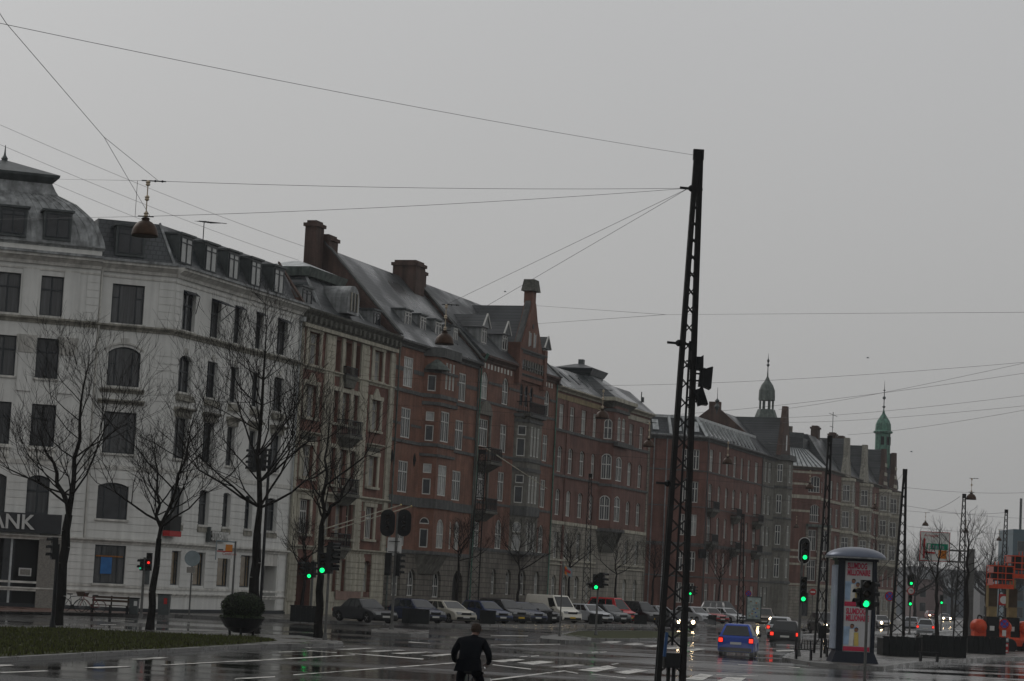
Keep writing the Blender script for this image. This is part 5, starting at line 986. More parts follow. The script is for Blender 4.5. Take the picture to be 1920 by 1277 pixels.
# ================================================================ MASTS
def mast(label, base, top, wb, wt, cw=.24, pitch=.9, yaw=0., grp='lattice wire masts', nm='lattice_mast'):
    Hh = top[2]; root = thing(nm, label, 'mast', (base[0], base[1], 0), yaw, group=grp); lx = (top[0] - base[0])
    def P(u, v, z): t_ = z / Hh; w_ = wb + (wt - wb) * t_; return (u * w_ / 2 + lx * t_, v * w_ / 2 * .3, z)
    for u in (-1, 1):
        m = MB()
        for a, b in ((0, Hh / 2), (Hh / 2, Hh)):
            for v in (-1, 1):
                pa, pb = Vector(P(u, v, a)), Vector(P(u, v, b)); c = cw * .45; c2 = .95
                m.frus([pa + Vector((-c * (u > 0), -.03, 0)), pa + Vector((c * (u < 0), -.03, 0)), pa + Vector((c * (u < 0), .03, 0)), pa + Vector((-c * (u > 0), .03, 0))], [pb + Vector((-c * (u > 0) * c2, -.03, 0)), pb + Vector((c * (u < 0) * c2, -.03, 0)), pb + Vector((c * (u < 0) * c2, .03, 0)), pb + Vector((-c * (u > 0) * c2, .03, 0))])
                m.frus([pa + Vector((-.02 * u - .02, -.05, 0)), pa + Vector((-.02 * u + .03, -.05, 0)), pa + Vector((-.02 * u + .03, .05, 0)), pa + Vector((-.02 * u - .02, .05, 0))], [pb + Vector((-.02 * u - .02, -.05, 0)), pb + Vector((-.02 * u + .03, -.05, 0)), pb + Vector((-.02 * u + .03, .05, 0)), pb + Vector((-.02 * u - .02, .05, 0))])
        m.obj('leg', M['rust'], root)
    lz = MB(); z = .4
    while z < Hh - .4:
        z2 = min(z + pitch * (1 - .35 * z / Hh), Hh - .2)
        for v in (-1, 1): lz.bar(P(-1, v, z), P(1, v, z2), .026); lz.bar(P(1, v, z), P(-1, v, z2), .026)
        pass
        z = z2
    lz.obj('lattice', M['rust'], root); a, b = P(-1, -1, Hh), P(1, 1, Hh); MB().box(a[0] - .03, b[0] + .03, a[1] - .03, b[1] + .03, Hh - .25, Hh + .08).obj('cap', M['rust'], root)
    return root
mb_ = at(1256, 1277, 72); mt = at(1310, 285, 72)
m1 = mast('tall dark riveted lattice mast standing close by in the crossing, wires fanning from its top', (mb_[0], 72), mt, .9, .26, .34, .72, yaw=.1)
Mw = Matrix.Translation(W[m1.name].translation)
def M1(x, y, dy=0): a = at(x, y, 72 + dy); return (a[0] - mb_[0], dy, a[2])
MB().box(-.55, .55, -.5, .5, 0, .12).obj('base_plate', M['rust'], m1)
g = M1(1259, 1238); MB().box(g[0] - .22, g[0] + .22, -.3, .3, g[2] - .22, g[2] + .22).tube((g[0] - .08, 0, 0), (g[0] - .08, 0, g[2]), .06).tube((g[0] + .08, 0, 0), (g[0] + .08, 0, g[2]), .06).obj('cable_box', M['iron'], m1)
ga, gb_ = M1(1256, 1210), M1(1290, 640); MB().tube((ga[0] + .05, -.1, ga[2]), (gb_[0] + .05, -.1, gb_[2]), .035).obj('cable', M['iron'], m1)
ga, gb_ = M1(1241, 1230), M1(1246, 1185); MB().tube((ga[0], -.42, ga[2]), (gb_[0], -.4, gb_[2]), .05).obj('cable', mat('blue_cable', (.02, .06, .15), .5, var=.1), m1)
# floodlights on the mast
def flood(cx, cy, hh, tilt, lab, big=1.):
    p = M1(cx, cy); wp = Mw @ Vector(p); o = thing('floodlight', lab, 'floodlight', M=Matrix.Translation(wp) @ Matrix.Rotation(tilt, 4, 'Y'), group='floodlights on the near mast')
    MB().frus([(-.12, -.2, -hh * .82), (.02, -.2, -hh * .82), (.02, .2, -hh * .82), (-.12, .2, -hh * .82)], [(-.1, -.22, hh * .82), (.04, -.22, hh * .82), (.04, .22, hh * .82), (-.1, .22, hh * .82)]).frus([(.0, -.22, -hh * .8), (.0, .22, -hh * .8), (.0, .22, hh * .72), (.0, -.22, hh * .72)], [(.2 * big, -.32, -hh), (.2 * big, .32, -hh), (.2 * big, .32, hh), (.2 * big, -.32, hh)]).obj('housing', M['iron'], o)
    MB().bar((-.4, 0, -hh * .4), (-.05, 0, -hh * .3), .05).bar((-.4, 0, hh * .3), (-.05, 0, hh * .3), .05).obj('bracket', M['iron'], o)
    MB().box(.2 * big, .215 * big, -.3, .3, -hh * .95, hh * .95).obj('lens', M['glass'], o); return o
flood(1311, 682, .24, radians(100) - pi / 2 - .2, 'uppermost small floodlight on the near mast', .5); flood(1318, 708, .34, .05, 'middle large floodlight with flared hood on the near mast', 1.2); flood(1311, 745, .3, -.35, 'lowest floodlight on the near mast, tilted down', .8)
for x, y, s_ in ((1266, 643, -1), (1245, 906, -1), (1290, 353, -1)): p = M1(x, y); MB().bar((p[0] - .25, 0, p[2]), (p[0] + .45, 0, p[2] - .02), .07).lathe([(.03, -.1), (.09, -.05), (.09, .05), (.03, .1)], 8, (p[0] + .1, 0, p[2])).obj('wire_bracket', M['iron'], m1)
def farmast(label, xb, yb, xt, yt, Y, wb, wt, **k): b = at(xb, yb, Y); t_ = at(xt, yt, Y); return mast(label, (b[0], Y), t_, wb, wt, **k)
m2 = farmast('slender twin leg mast behind the oval traffic light, left of the advertising column', 1536, 1225, 1556, 820, 122, .62, .2, cw=.2, pitch=1.1)
m3 = farmast('dark lattice mast right of the advertising column, rising out of the long planter', 1681, 1205, 1697, 882, 138, .9, .2, cw=.26, pitch=.7)
m4 = farmast('open lattice mast in front of the sign gantry, a bell lamp at its top', 1797, 1197, 1808, 928, 175, .85, .22, cw=.12, pitch=.8)
m5 = farmast('lattice mast behind the orange lifts, furthest right', 1876, 1190, 1887, 957, 215, .8, .25, cw=.12, pitch=.8)
farmast('tall lattice mast in front of the bay windowed brick house, left of the white van', 883, 1160, 905, 845, 178, 1.0, .5, cw=.18, pitch=1.0)
farmast('slim lattice mast behind the red van, in front of the pale stone ground floor', 1097, 1172, 1107, 890, 190, .75, .22, cw=.1, pitch=.8)
farmast('slim dark mast in front of the corner house by the map board', 1388, 1165, 1393, 965, 210, .6, .25, cw=.2, pitch=.9)
# ================================================================ BELL LAMPS AND WIRES
def bell_lamp(label, pos, r=.35, first=None):
    if first: return copy_tree(first, Matrix.Translation(pos), label)
    o = thing('bell_lamp', label, 'street lamp', pos, group='bell lamps hung over the street')
    pr = [(.37, 0), (.368, .06), (.355, .15), (.325, .24), (.27, .33), (.19, .4), (.12, .43), (.1, .48), (.13, .49), (.08, .53)]
    s_ = MB().lathe(pr, 24).obj('shade', M['bronze'], o); s_.data.polygons.foreach_set('use_smooth', [len(p.vertices) == 4 for p in s_.data.polygons]); MB().lathe([(.3, .02), (.27, .06)], 20).obj('lamp_glass', M['glass'], o)
    MB().tube((0, 0, .5), (0, 0, 1.58), .018).obj('rod', M['insul'], o)
    for z in (.62, 1.08, 1.5): MB().lathe([(.03, z - .08), (.07, z - .05), (.05, z), (.075, z + .03), (.03, z + .08)], 10).obj('insulator', M['insul'], o)
    MB().bar((-.22, 0, .56), (.22, 0, .56), .03).bar((-.18, 0, 1.57), (.5, 0, 1.57), .03).lathe([(.02, 1.54), (.045, 1.57), (.02, 1.6)], 8, (.2, 0, 0)).lathe([(.02, 1.54), (.045, 1.57), (.02, 1.6)], 8, (.4, 0, 0)).obj('clamp', M['iron'], o)
    return o
LP = [(271, 443, 'large rust brown bell lamp nearest the camera, hanging before the white roof dormers'), (833, 646, 'second largest bell lamp, before the roof of the red brick house with the bay'), (1129, 785, 'bell lamp before the slate turret house with cream eaves'), (1216, 838, 'bell lamp over the gap before the dark red corner house'), (970, 907, 'small bell lamp before the gabled brick house, level with its third storey'), (1153, 931, 'small bell lamp before the pale stone based house'), (1364, 870, 'bell lamp before the slanting strip of roof lights'), (1518, 917, 'small bell lamp before the arched window of the far house'), (1640, 955, 'small bell lamp before the far bay windows'), (1735, 986, 'bell lamp hanging just above the road direction sign'), (1811, 999, 'tiny bell lamp just right of the open lattice mast'), (1873, 1014, 'tiny bell lamp left of the furthest right mast'), (1563, 1012, 'tiny bell lamp between the twin leg mast and the advertising column'), (1493, 990, 'tiny bell lamp before the turret bay of the corner house'), (1636, 947, '')]
LP = LP[:-1]; first = None; LL = []
for x, y, lab in LP:
    g = gnd(x, y, 12.); o = bell_lamp(lab, (g[0], g[1], 12.), first=first); first = first or o; LL.append(Vector((g[0], g[1], 12.)))
g = at(1821, 937, 175); bell_lamp('bell lamp fixed to the top right of the open lattice mast', (g[0], g[1], g[2]), first=first)
WN = 0
def wire(label, *pts, sag=0., r=.014, grp='overhead wires'):
    m = MB(); P = []
    for a, b in zip(pts, pts[1:]):
        a = Vector(a); b = Vector(b); n = 10 if sag else 1
        for i in range(n + (b == Vector(pts[-1]))): t_ = i / n; q = a.lerp(b, t_); q.z -= sag * 4 * t_ * (1 - t_); P.append(q)
    for a, b in zip(P, P[1:]): m.tube(a, b, r * .5 * max(1, (a.y + b.y) / 2 / 75), None, 4, False)
    o = m.obj('overhead_wire', M['wire']); tag(o, label, 'wire', grp); return o
MT = Vector(at(1303, 291, 72)); MW_ = Vector(at(1291, 353, 72)); l0, l1 = LL[0], LL[1]; up = Vector((0, 0, 1.57)); lo = Vector((0, 0, .56))
wire('longest wire running from the very top of the near mast to the top left corner', MT, at(-60, 31, 42), sag=.12, r=.013)
wire('upper span wire between the near mast and the top of the largest bell lamp', MW_, l0 + up, sag=.1); wire('lower span wire between the near mast and the foot of the largest bell lamp', MW_, l0 + lo, sag=.1)
wire('upper wire from the largest lamp to the pavilion roof cap', l0 + up, at(100, 336, 120), r=.011); wire('lower wire from the largest lamp crossing the bell shaped zinc roof', l0 + lo, at(-40, 412, 118), r=.011)
wj = Vector(at(195, 257, 56)); wire('steep wire from the top left corner to the junction above the largest lamp', at(-20, -4, 42), at(12, 44, 43), wj, r=.012)
wire('left branch of the junction wire down to the foot of the largest lamp', wj, l0 + lo + Vector((.12, 0, 0)), r=.012); wire('right branch of the junction wire to the top of the largest lamp', wj, l0 + up + Vector((.3, 0, 0)), r=.012)
wire('upper wire fanning from the near mast to the second bell lamp', MW_, l1 + up, r=.012); wire('lower wire fanning from the near mast to the second bell lamp', MW_, l1 + lo, r=.012)
for a, b, lab in [((0, 234), (570, 462), 'highest of the three thin wires sloping over the white house'), ((0, 271), (560, 488), 'middle of the three thin wires sloping over the white house'), ((100, 344), (520, 500), 'lowest of the three thin wires sloping over the white house')]: wire(lab, at(*a, 95), at(*b, 158), r=.011, sag=.2)
MB().tube(l0 + up - Vector((.3, 0, .02)), l0 + lo - Vector((.3, 0, .02)), .008, None, 4).obj('lamp_feed_wire', M['wire']); tag(bpy.data.objects['lamp_feed_wire'], 'thin slack feed wire beside the rod of the largest bell lamp', 'wire')
wire('upper of the two wires meeting right of the gable chimney', at(1004, 573, 190), at(1248, 590, 125), r=.011); wire('lower of the two wires meeting right of the gable chimney', at(1008, 607, 190), at(1248, 590, 125), r=.011); wire('level wire from the wire junction past the near mast to the right edge', at(1248, 590, 125), at(2000, 585, 80), r=.011)
for a, b, Ya, Yb, lab in [((1130, 723), (1960, 676), 170, 110, 'wire rising to the right above the onion dome'), ((1230, 780), (1960, 694), 190, 110, 'wire crossing just below the onion dome finial'), ((1460, 768), (1960, 672), 280, 115, 'steepest wire rising right behind the green spire'), ((1465, 783), (1960, 737), 280, 120, 'wire crossing the middle of the green spire'), ((1468, 792), (1960, 757), 280, 120, 'lower wire crossing the green spire'), ((1590, 815), (1960, 762), 300, 125, 'wire from the far aerial to the right edge'),
                          ((1697, 914), (1980, 920), 138, 170, 'level wire from the planter mast to the right edge'), ((1697, 948), (1980, 972), 138, 190, 'lower wire falling right from the planter mast'), ((1800, 931), (1740, 958), 175, 280, 'short wire from the open mast to the lamp over the road sign'), ((1885, 961), (1745, 958), 215, 280, 'wire from the furthest mast to the lamp over the road sign'), ((1556, 822), (1440, 830), 122, 290, 'wire from the twin leg mast to the corner house roof'), ((1697, 884), (1640, 935), 138, 240, 'wire from the planter mast to the far house lamp'), ((1556, 905), (1470, 890), 122, 270, 'lower wire from the twin leg mast to the corner house'), ((1697, 986), (1980, 1000), 160, 200, 'thin low wire over the road sign')]:
    wire(lab, at(*a, Ya), at(*b, Yb), r=.011, sag=.25)
for i, q in enumerate(LL[2:10]):
    s_ = q.x * SD[0] + q.y * SD[1]; f_ = Vector((*street(s_, -.1), 14.5)); wire('span wire tying bell lamp number %s from the left to the house front' % ['three', 'four', 'five', 'six', 'seven', 'eight', 'nine', 'ten'][i] if 0 else ['span wire from the turret house front to its bell lamp', 'span wire to the bell lamp before the corner gap', 'span wire from the gabled house to the small lamp', 'span wire from the stone based house to the small lamp', 'span wire from the corner house to the lamp below the roof lights', 'span wire from the far house to the lamp by its arched window', 'span wire from the far bay windows to their lamp', 'span wire from the row end to the lamp over the road sign'][i], f_, q + up, r=.009)
# ================================================================ TRAFFIC LIGHTS
def tl_head(root, x, y, z, w_=.3, n=3, on=None, yaw=0, mini=False, visor=.18):
    Mh = W[root.name] @ Matrix.Translation((x, y, z)) @ Matrix.Rotation(yaw, 4, 'Z'); h = n * (.3 if not mini else .22); r = .1 if not mini else .07
    hd = MB().box(-w_ / 2, w_ / 2, 0, .22, 0, h).obj('signal_head', M['black'], root, Mh)
    for k in range(n):
        zc = h * (k + .5) / n; m_ = M['g_on'] if (on == 'g' and k == 0) else M['r_on'] if (on == 'r' and k == n - 1) else M['dark_lens']
        MB().lathe([(r, -.02), (r * .7, -.035), (r * .1, -.045)], 14, (0, 0, zc), 'y').obj('lens', m_, hd, Mh)
        v = MB()
        for i in range(8):
            a0 = pi * i / 8; a1 = pi * (i + 1) / 8; v.frus([(r * 1.15 * cos(a0), 0, zc + r * 1.15 * sin(a0)), (r * 1.15 * cos(a1), 0, zc + r * 1.15 * sin(a1)), (r * 1.28 * cos(a1), 0, zc + r * 1.28 * sin(a1)), (r * 1.28 * cos(a0), 0, zc + r * 1.28 * sin(a0))], [(r * 1.15 * cos(a0), -visor, zc + r * 1.15 * sin(a0)), (r * 1.15 * cos(a1), -visor, zc + r * 1.15 * sin(a1)), (r * 1.28 * cos(a1), -visor, zc + r * 1.28 * sin(a1)), (r * 1.28 * cos(a0), -visor, zc + r * 1.28 * sin(a0))])
        v.obj('visor', M['black'], hd, Mh)
    return hd
def board(root, x, y, z, w_, h, edge=None, yaw=0, y2=.2):   # oval backing board
    Mh = W[root.name] @ Matrix.Translation((x, y, z)) @ Matrix.Rotation(yaw, 4, 'Z'); r = w_ / 2
    def oval(r, ins): return [(r * cos(a), h - w_ / 2 + r * sin(a)) for a in [pi * i / 10 for i in range(11)]] + [(-r * cos(a), w_ / 2 - r * sin(a)) for a in [pi * i / 10 for i in range(11)]]
    o = MB().frus([(a, y2, b) for a, b in oval(r, 0)], [(a, y2 + .03, b) for a, b in oval(r, 0)]).obj('backing_board', edge or M['black'], root, Mh)
    MB().frus([(a, y2 - .01, b) for a, b in oval(r - .04, 0)], [(a, y2 - .001, b) for a, b in oval(r - .04, 0)]).obj('board_face', M['black'], o, Mh)
def post(root, h, r=.06, x=0, y=0, m=None): MB().tube((x, y, 0), (x, y, h), r, r * .92, 10).lathe([(r * 1.8, 0), (r * 1.8, .05), (r, .3)], 10, (x, y, 0)).obj('post', m or M['pole'], root)
def hz(x, y, Y): return at(x, y, Y)[2]
def TLt(label, bx_, by_, ht_px=None, z0=0., grp='traffic lights', Y=None):
    g = gnd(bx_, by_, z0) if Y is None else at(bx_, by_, Y)[:2]; o = thing('traffic_light', label, 'traffic light', (g[0], g[1], z0 if Y is None else max(0, at(bx_, by_, Y)[2])), group=grp); return o, g[1]
def zof(o, x, y, Y): a = at(x, y, Y); return a[0] - o.location.x if not o.parent else 0, a[2] - W[o.name].translation.z
def loc(o, x, y, Y): a = at(x, y, Y); t_ = W[o.name].translation; return a[0] - t_.x, a[2] - t_.z
o, Y = TLt('tall traffic light with big side visors, green lit, right one of the pair', 609, 1200, z0=.12)
post(o, loc(o, 617, 1028, Y)[1]); x, z = loc(o, 603, 1076, Y); tl_head(o, x + .02, -.14, z, .34, 3, 'g', .1); x, z = loc(o, 622, 1076, Y); tl_head(o, x, -.2, z, .34, 4, None, 1.25, visor=.3); x, z = loc(o, 618, 1070, Y); tl_head(o, x + .1, .05, z, .3, 4, None, 1.5, visor=.3)
MB().bar((-.25, 0, z + .1), (.3, 0, z + .1), .06).bar((-.25, 0, z + 1.0), (.3, 0, z + 1.0), .06).obj('bracket', M['iron'], o)
o, Y = TLt('shorter traffic light with green lamp lit, left one of the pair before the arched doorway', 581, 1168, z0=.12, Y=136)
post(o, loc(o, 582, 1050, Y)[1], .07); x, z = loc(o, 579.5, 1085, Y); tl_head(o, x, -.14, z, .34, 3, 'g', .05); x, z = loc(o, 570, 1083, Y); tl_head(o, x, -.1, z, .3, 3, None, -.9, visor=.3); x, z = loc(o, 590, 1083, Y); tl_head(o, x, .0, z, .34, 3, None, 1.2, visor=.3)
o, Y = TLt('traffic light seen from behind with two black oval boards and a white plate', 734, 1180, z0=.14)
post(o, loc(o, 741, 960, Y)[1], .075); 
for px_, yw in ((725.5, 0), (756, 0)):
    x, z = loc(o, px_, 1006, Y); board(o, x, -.05, z, .78, loc(o, px_, 955, Y)[1] - z, yaw=yw, y2=.0); tl_head(o, x, -.2, z + .3, .3, 3, None, pi - .0 if 0 else 0.0)
x, z = loc(o, 738, 1042, Y); x2, z2 = loc(o, 738, 1008, Y); MB().box(x - .36, x + .4, .03, .06, z, z2).obj('white_plate', M['whites'], o)
MB().bar((x - .3, -.08, z + .2), (x + .3, -.08, z + .2), .04).bar((x - .3, -.08, z2 - .2), (x + .3, -.08, z2 - .2), .04).obj('bracket', M['iron'], o)
x, z = loc(o, 748, 1080, Y); tl_head(o, x + .05, -.05, z, .26, 4, None, 1.4, visor=.22); x, z = loc(o, 728, 1079, Y); tl_head(o, x, -.1, z, .3, 4, None, 2.9, visor=.2)
o, Y = TLt('green lit traffic light on the grass island, in front of the red van', 1117, 1191, z0=.14)
post(o, loc(o, 1119, 1075, Y)[1], .06); x, z = loc(o, 1117, 1106, Y); tl_head(o, x, -.12, z, .36, 3, 'g', .1); x, z = loc(o, 1131, 1103, Y); tl_head(o, x, .0, z, .32, 3, None, 1.1, visor=.28); x, z = loc(o, 1107, 1102, Y); tl_head(o, x, .05, z, .22, 1, None, -.6)
o, Y = TLt('tall traffic light with a white rimmed oval board and two green lamps', 1497, 1230, z0=.14)
post(o, loc(o, 1507, 1020, Y)[1], .07); x, z = loc(o, 1508, 1058, Y); board(o, x, -.05, z, .58, loc(o, 1508, 1007, Y)[1] - z, M['whites']); tl_head(o, x, -.15, z + .18, .3, 3, 'g'); x, z = loc(o, 1505, 1129, Y); tl_head(o, x, -.2, z, .3, 4, 'g')
o, Y = TLt('black traffic light with a green lamp standing before the advertising column posters', 1620, 1300, z0=.0, Y=76)
zb_ = W[o.name].translation.z; post(o, loc(o, 1627, 1095, Y)[1], .05); MB().tube((0, 0, -zb_ - .0), (0, 0, .1), .05).obj('post_foot', M['pole'], o) if zb_ > .01 else None
x, z = loc(o, 1622, 1141, Y); tl_head(o, x + .0, -.15, z, .27, 3, 'g', .15, visor=.14); x, z = loc(o, 1630, 1144, Y); tl_head(o, x + .16, .03, z, .2, 3, None, 1.4, visor=.16); x, z = loc(o, 1608, 1138, Y); tl_head(o, x, .0, z, .2, 2, None, -1.2, visor=.14)
MB().bar((-.25, 0, z + .05), (.3, 0, z + .05), .04).obj('bracket', M['iron'], o)
o, Y = TLt('distant traffic light with two green lamps and a no left turn sign', 1705, 1190, Y=185)
post(o, loc(o, 1708, 1085, Y)[1], .07); x, z = loc(o, 1708, 1100, Y); board(o, x, -.05, z, .5, .98); tl_head(o, x, -.1, z + .1, .3, 3, 'g'); x, z = loc(o, 1706, 1136, Y); tl_head(o, x, -.15, z, .3, 3, 'g'); x, z = loc(o, 1707, 1108, Y)
MB().lathe([(.3, -.25), (.3, -.22)], 20, (x, 0, z), 'y').obj('sign_rim', M['red'], o); MB().lathe([(.22, -.262), (.22, -.252)], 20, (x, 0, z), 'y').obj('sign_face', M['whites'], o); MB().bar((x + .08, -.27, z - .12), (x + .08, -.27, z + .06), .04).bar((x + .1, -.27, z + .05), (x - .1, -.27, z + .05), .04).obj('arrow', M['black'], o)
o, Y = TLt('tiny far traffic light with a green lamp behind the thin tree under the road sign', 1764, 1183, Y=230); post(o, loc(o, 1765, 1122, Y)[1], .06); x, z = loc(o, 1765, 1133, Y); tl_head(o, x, -.1, z, .32, 3, 'g')
o, Y = TLt('tiny traffic light with a green lamp by the corner house, seen through the near mast', 1294, 1160, Y=232); post(o, loc(o, 1295, 1105, Y)[1], .06); x, z = loc(o, 1294, 1116, Y); tl_head(o, x, -.1, z, .28, 3, 'g'); tl_head(o, x + .5, 0, z, .28, 3, None, 1.2)
o, Y = TLt('pedestrian light with a red lamp lit, next to the slim leaning tree', 264, 1160, z0=.15); post(o, loc(o, 268, 1045, Y)[1], .07); x, z = loc(o, 279, 1070, Y); tl_head(o, x, -.12, z, .3, 3, None, .1); hx = x
x, z = loc(o, 279.5, 1055, Y); MB().lathe([(.07, -.19), (.05, -.21), (.01, -.22)], 12, (x, 0, z), 'y').obj('lens', M['r_on'], o); x, z = loc(o, 264, 1070, Y); tl_head(o, x, 0, z, .26, 2, None, -.8); MB().lathe([(.05, -.26), (.01, -.27)], 10, (x, 0, z + .12), 'y').obj('lens', mat('dim_green_lamp', (0, .2, .12), .4, var=0, emit=((.02, .8, .4), .5)), o)
o, Y = TLt('dark traffic light seen edge on beside the leftmost tree trunk', 98, 1179, z0=.13); post(o, loc(o, 100, 1020, Y)[1], .08, m=M['iron']); x, z = loc(o, 96, 1049, Y); tl_head(o, x, -.1, z, .3, 3, None, -1.1, visor=.2)
o, Y = TLt('high mounted back to back traffic light heads partly hidden by the tallest tree trunk', 486, 1172, Y=125); post(o, loc(o, 488, 845, Y)[1], .08, m=M['iron'])
x, z = loc(o, 471, 885, Y); tl_head(o, x, -.1, z, .4, 4, None, -1.2, visor=.3); x, z = loc(o, 496, 883, Y); tl_head(o, x, .0, z, .34, 4, None, 1.2, visor=.3); x, z = loc(o, 484, 884, Y); MB().bar((x - .5, 0, z + .2), (x + .5, 0, z + .2), .06).obj('bracket', M['iron'], o)

# ================================================================ SIGNS
def sign_post(label, x, yb, z0=0., Y=None, cat='sign', name='road_sign', group=None):
    g = gnd(x, yb, z0) if Y is None else at(x, yb, Y); o = thing(name, label, cat, (g[0], g[1], z0 if Y is None else max(0, g[2])), group=group); return o, g[1]
o, Y = sign_post('round grey sign back with a small brown plate below, before the bank windows', 354, 1160, .15)
x, z = loc(o, 361, 1047, Y); post(o, z, .045); MB().lathe([(.42, -.05), (.42, -.03)], 28, (x, 0, z), 'y').obj('disc', M['greys'], o); x, z = loc(o, 358, 1069, Y); MB().box(x - .22, x + .22, -.06, -.04, z - .15, z + .16).obj('plate', M['granite'], o)
o, Y = sign_post('framed bus stop sign with an orange and white panel before the bank windows', 433, 1158, .15)
x0, z1 = loc(o, 406, 1020, Y); x1, z0 = loc(o, 438, 1048, Y); post(o, z1 + .2, .06, 0); MB().bar((x0, 0, z1 + .2), (x1 + .05, 0, z1 + .15), .08).bar((x0, 0, z1 + .2), (x0, 0, z0 - .1), .06).obj('frame', M['greys'], o)
MB().box(x0 + .05, x1 - .1, -.03, .0, z0, (z0 + z1) / 2 - .03).obj('lower_panel', M['whites'], o); MB().box(x0 + .05, (x0 + x1) / 2, -.03, 0, (z0 + z1) / 2 + .03, z1).obj('upper_panel', M['whites'], o); MB().box((x0 + x1) / 2 + .02, x1 - .1, -.03, 0, (z0 + z1) / 2 + .03, z1).obj('orange_panel', mat('orange_sign', (.5, .17, .02), .5, var=.1), o); MB().box(x0 + .05, x1 - .1, -.035, 0, (z0 + z1) / 2 - .03, (z0 + z1) / 2 + .03).obj('red_stripe', M['red'], o); MB().box(x0 + .12, (x0 + x1) / 2 - .1, -.036, -.031, z1 - .35, z1 - .28).obj('dark_stripe', M['black'], o)
link('lettering', text_mesh('Centrum', .22, .004, M['red']), W[o.name] @ Matrix.Translation(((x0 + x1) / 2 - .15, -.036, z0 + .2)), o)
o, Y = sign_post('narrow sign post with a tilted orange and white sign on the small kerb island', 1049, 1193, .13)
post(o, loc(o, 1055, 1054, Y)[1], .04); x0, z1 = loc(o, 1056, 1058, Y); x1, z0 = loc(o, 1073, 1083, Y)
MB().frus([(x0, -.02, z0 + .2), (x1, .3, z0), (x1, .33, z0), (x0, .01, z0 + .2)], [(x0, -.02, z1), (x1, .3, z1 - .25), (x1, .33, z1 - .25), (x0, .01, z1)]).obj('panel', M['greys'], o); MB().frus([(x0 + .1, -.04, z1 - .5), (x1 - .25, .18, z1 - .65), (x1 - .25, .19, z1 - .65), (x0 + .1, -.03, z1 - .5)], [(x0 + .1, -.04, z1 - .08), (x1 - .25, .18, z1 - .22), (x1 - .25, .19, z1 - .22), (x0 + .1, -.03, z1 - .08)]).obj('orange_panel', bpy.data.materials['orange_sign'], o)
MB().frus([(x0 + .1, -.045, z0 + .35), (x1 - .1, .22, z0 + .2), (x1 - .1, .24, z0 + .2), (x0 + .1, -.03, z0 + .35)], [(x0 + .1, -.045, z0 + .5), (x1 - .1, .22, z0 + .34), (x1 - .1, .24, z0 + .34), (x0 + .1, -.03, z0 + .5)]).obj('red_stripe', M['red'], o)
def round_sign(label, x, y, yb, Y, kind, r=.32):
    o, Y = sign_post(label, x - (yb - y) * .04, yb, Y=Y); X, z = loc(o, x, y, Y); post(o, z, .035, 0); MB().lathe([(r, -.05), (r, -.03)], 24, (X, 0, z), 'y').obj('disc', M['red'], o)
    if kind == 'stop': MB().lathe([(r * .78, -.062), (r * .78, -.052)], 24, (X, 0, z), 'y').obj('blue_face', M['blue'], o); MB().bar((X - r * .6, -.07, z - r * .6), (X + r * .6, -.07, z + r * .6), .06).bar((X - r * .6, -.07, z + r * .6), (X + r * .6, -.07, z - r * .6), .06).obj('cross', M['red'], o)
    if kind == 'entry': MB().box(X - r * .7, X + r * .7, -.065, -.052, z - .06, z + .06).obj('white_bar', M['whites'], o)
    if kind == 'ring': MB().lathe([(r * .7, -.062), (r * .7, -.052)], 24, (X, 0, z), 'y').obj('face', M['whites'], o)
    return o
round_sign('no stopping sign right of the advertising column, blue with red cross', 1668, 1118, 1190, 165, 'stop', .34); round_sign('no stopping sign by the map board before the corner house', 1403, 1113, 1163, 215, 'stop', .3); round_sign('no entry sign with a white bar, left of the twin leg mast', 1524, 1110, 1165, 175, 'entry', .24)
o, Y = sign_post('lit map board with pale blue and orange marks beside the parked dark van', 1411, 1166, Y=213); x0, z0 = loc(o, 1400, 1160, Y); x1, z1 = loc(o, 1426, 1121, Y)
MB().box(x0 - .1, x1 + .1, -.1, .1, 0, z1 + .1).obj('cabinet', M['zinc_dk'], o); MB().box(x0, x1, -.13, -.105, z0, z1).obj('map_face', mat('faded_map', (.3, .36, .34), .4, var=.5, scale=3), o)
for k in range(9): a = x0 + .15 + random.random() * (x1 - x0 - .4); b = z0 + .2 + random.random() * (z1 - z0 - .5); MB().box(a, a + .14, -.137, -.131, b, b + .1).obj('map_mark', [M['blue'], bpy.data.materials['orange_sign'], M['yellow']][k % 3], o)
o, Y = sign_post('big white overhead road direction sign with a red border on a steel gantry', 1813, 1205, Y=172, name='direction_sign')
TLc = at(1726, 996, Y); BR = at(1779, 1054, Y); t0 = W[o.name].translation; x0 = at(1724.5, 1025, Y)[0] - t0.x; x1 = at(1780.5, 1027, Y)[0] - t0.x; z1 = TLc[2] - t0.z; z0 = z1 - (at(1726, 996, Y)[2] - at(1723, 1051, Y)[2])
MB().box(x0, x1, -.1, 0, z0, z1).obj('rim', M['red'], o); MB().box(x0 + .05, x1 - .05, -.12, -.101, z0 + .05, z1 - .05).obj('panel', mat('sign_panel', (.55, .56, .53), .5, var=.08), o)
wS, hS = x1 - x0, z1 - z0; q = lambda a: x0 + wS * a; r_ = lambda a: z1 - hS * a
MB().bar((q(.14), -.14, r_(.25)), (q(.13), -.14, r_(.91)), .13).bar((q(.14), -.145, r_(.7)), (q(.5), -.145, r_(.72)), .12).obj('red_arrow', M['red'], o); MB().frus([(q(.1), -.15, r_(.28)), (q(.18), -.15, r_(.28)), (q(.14), -.15, r_(.21))], [(q(.1), -.13, r_(.28)), (q(.18), -.13, r_(.28)), (q(.14), -.13, r_(.21))]).obj('arrow_head', M['red'], o)
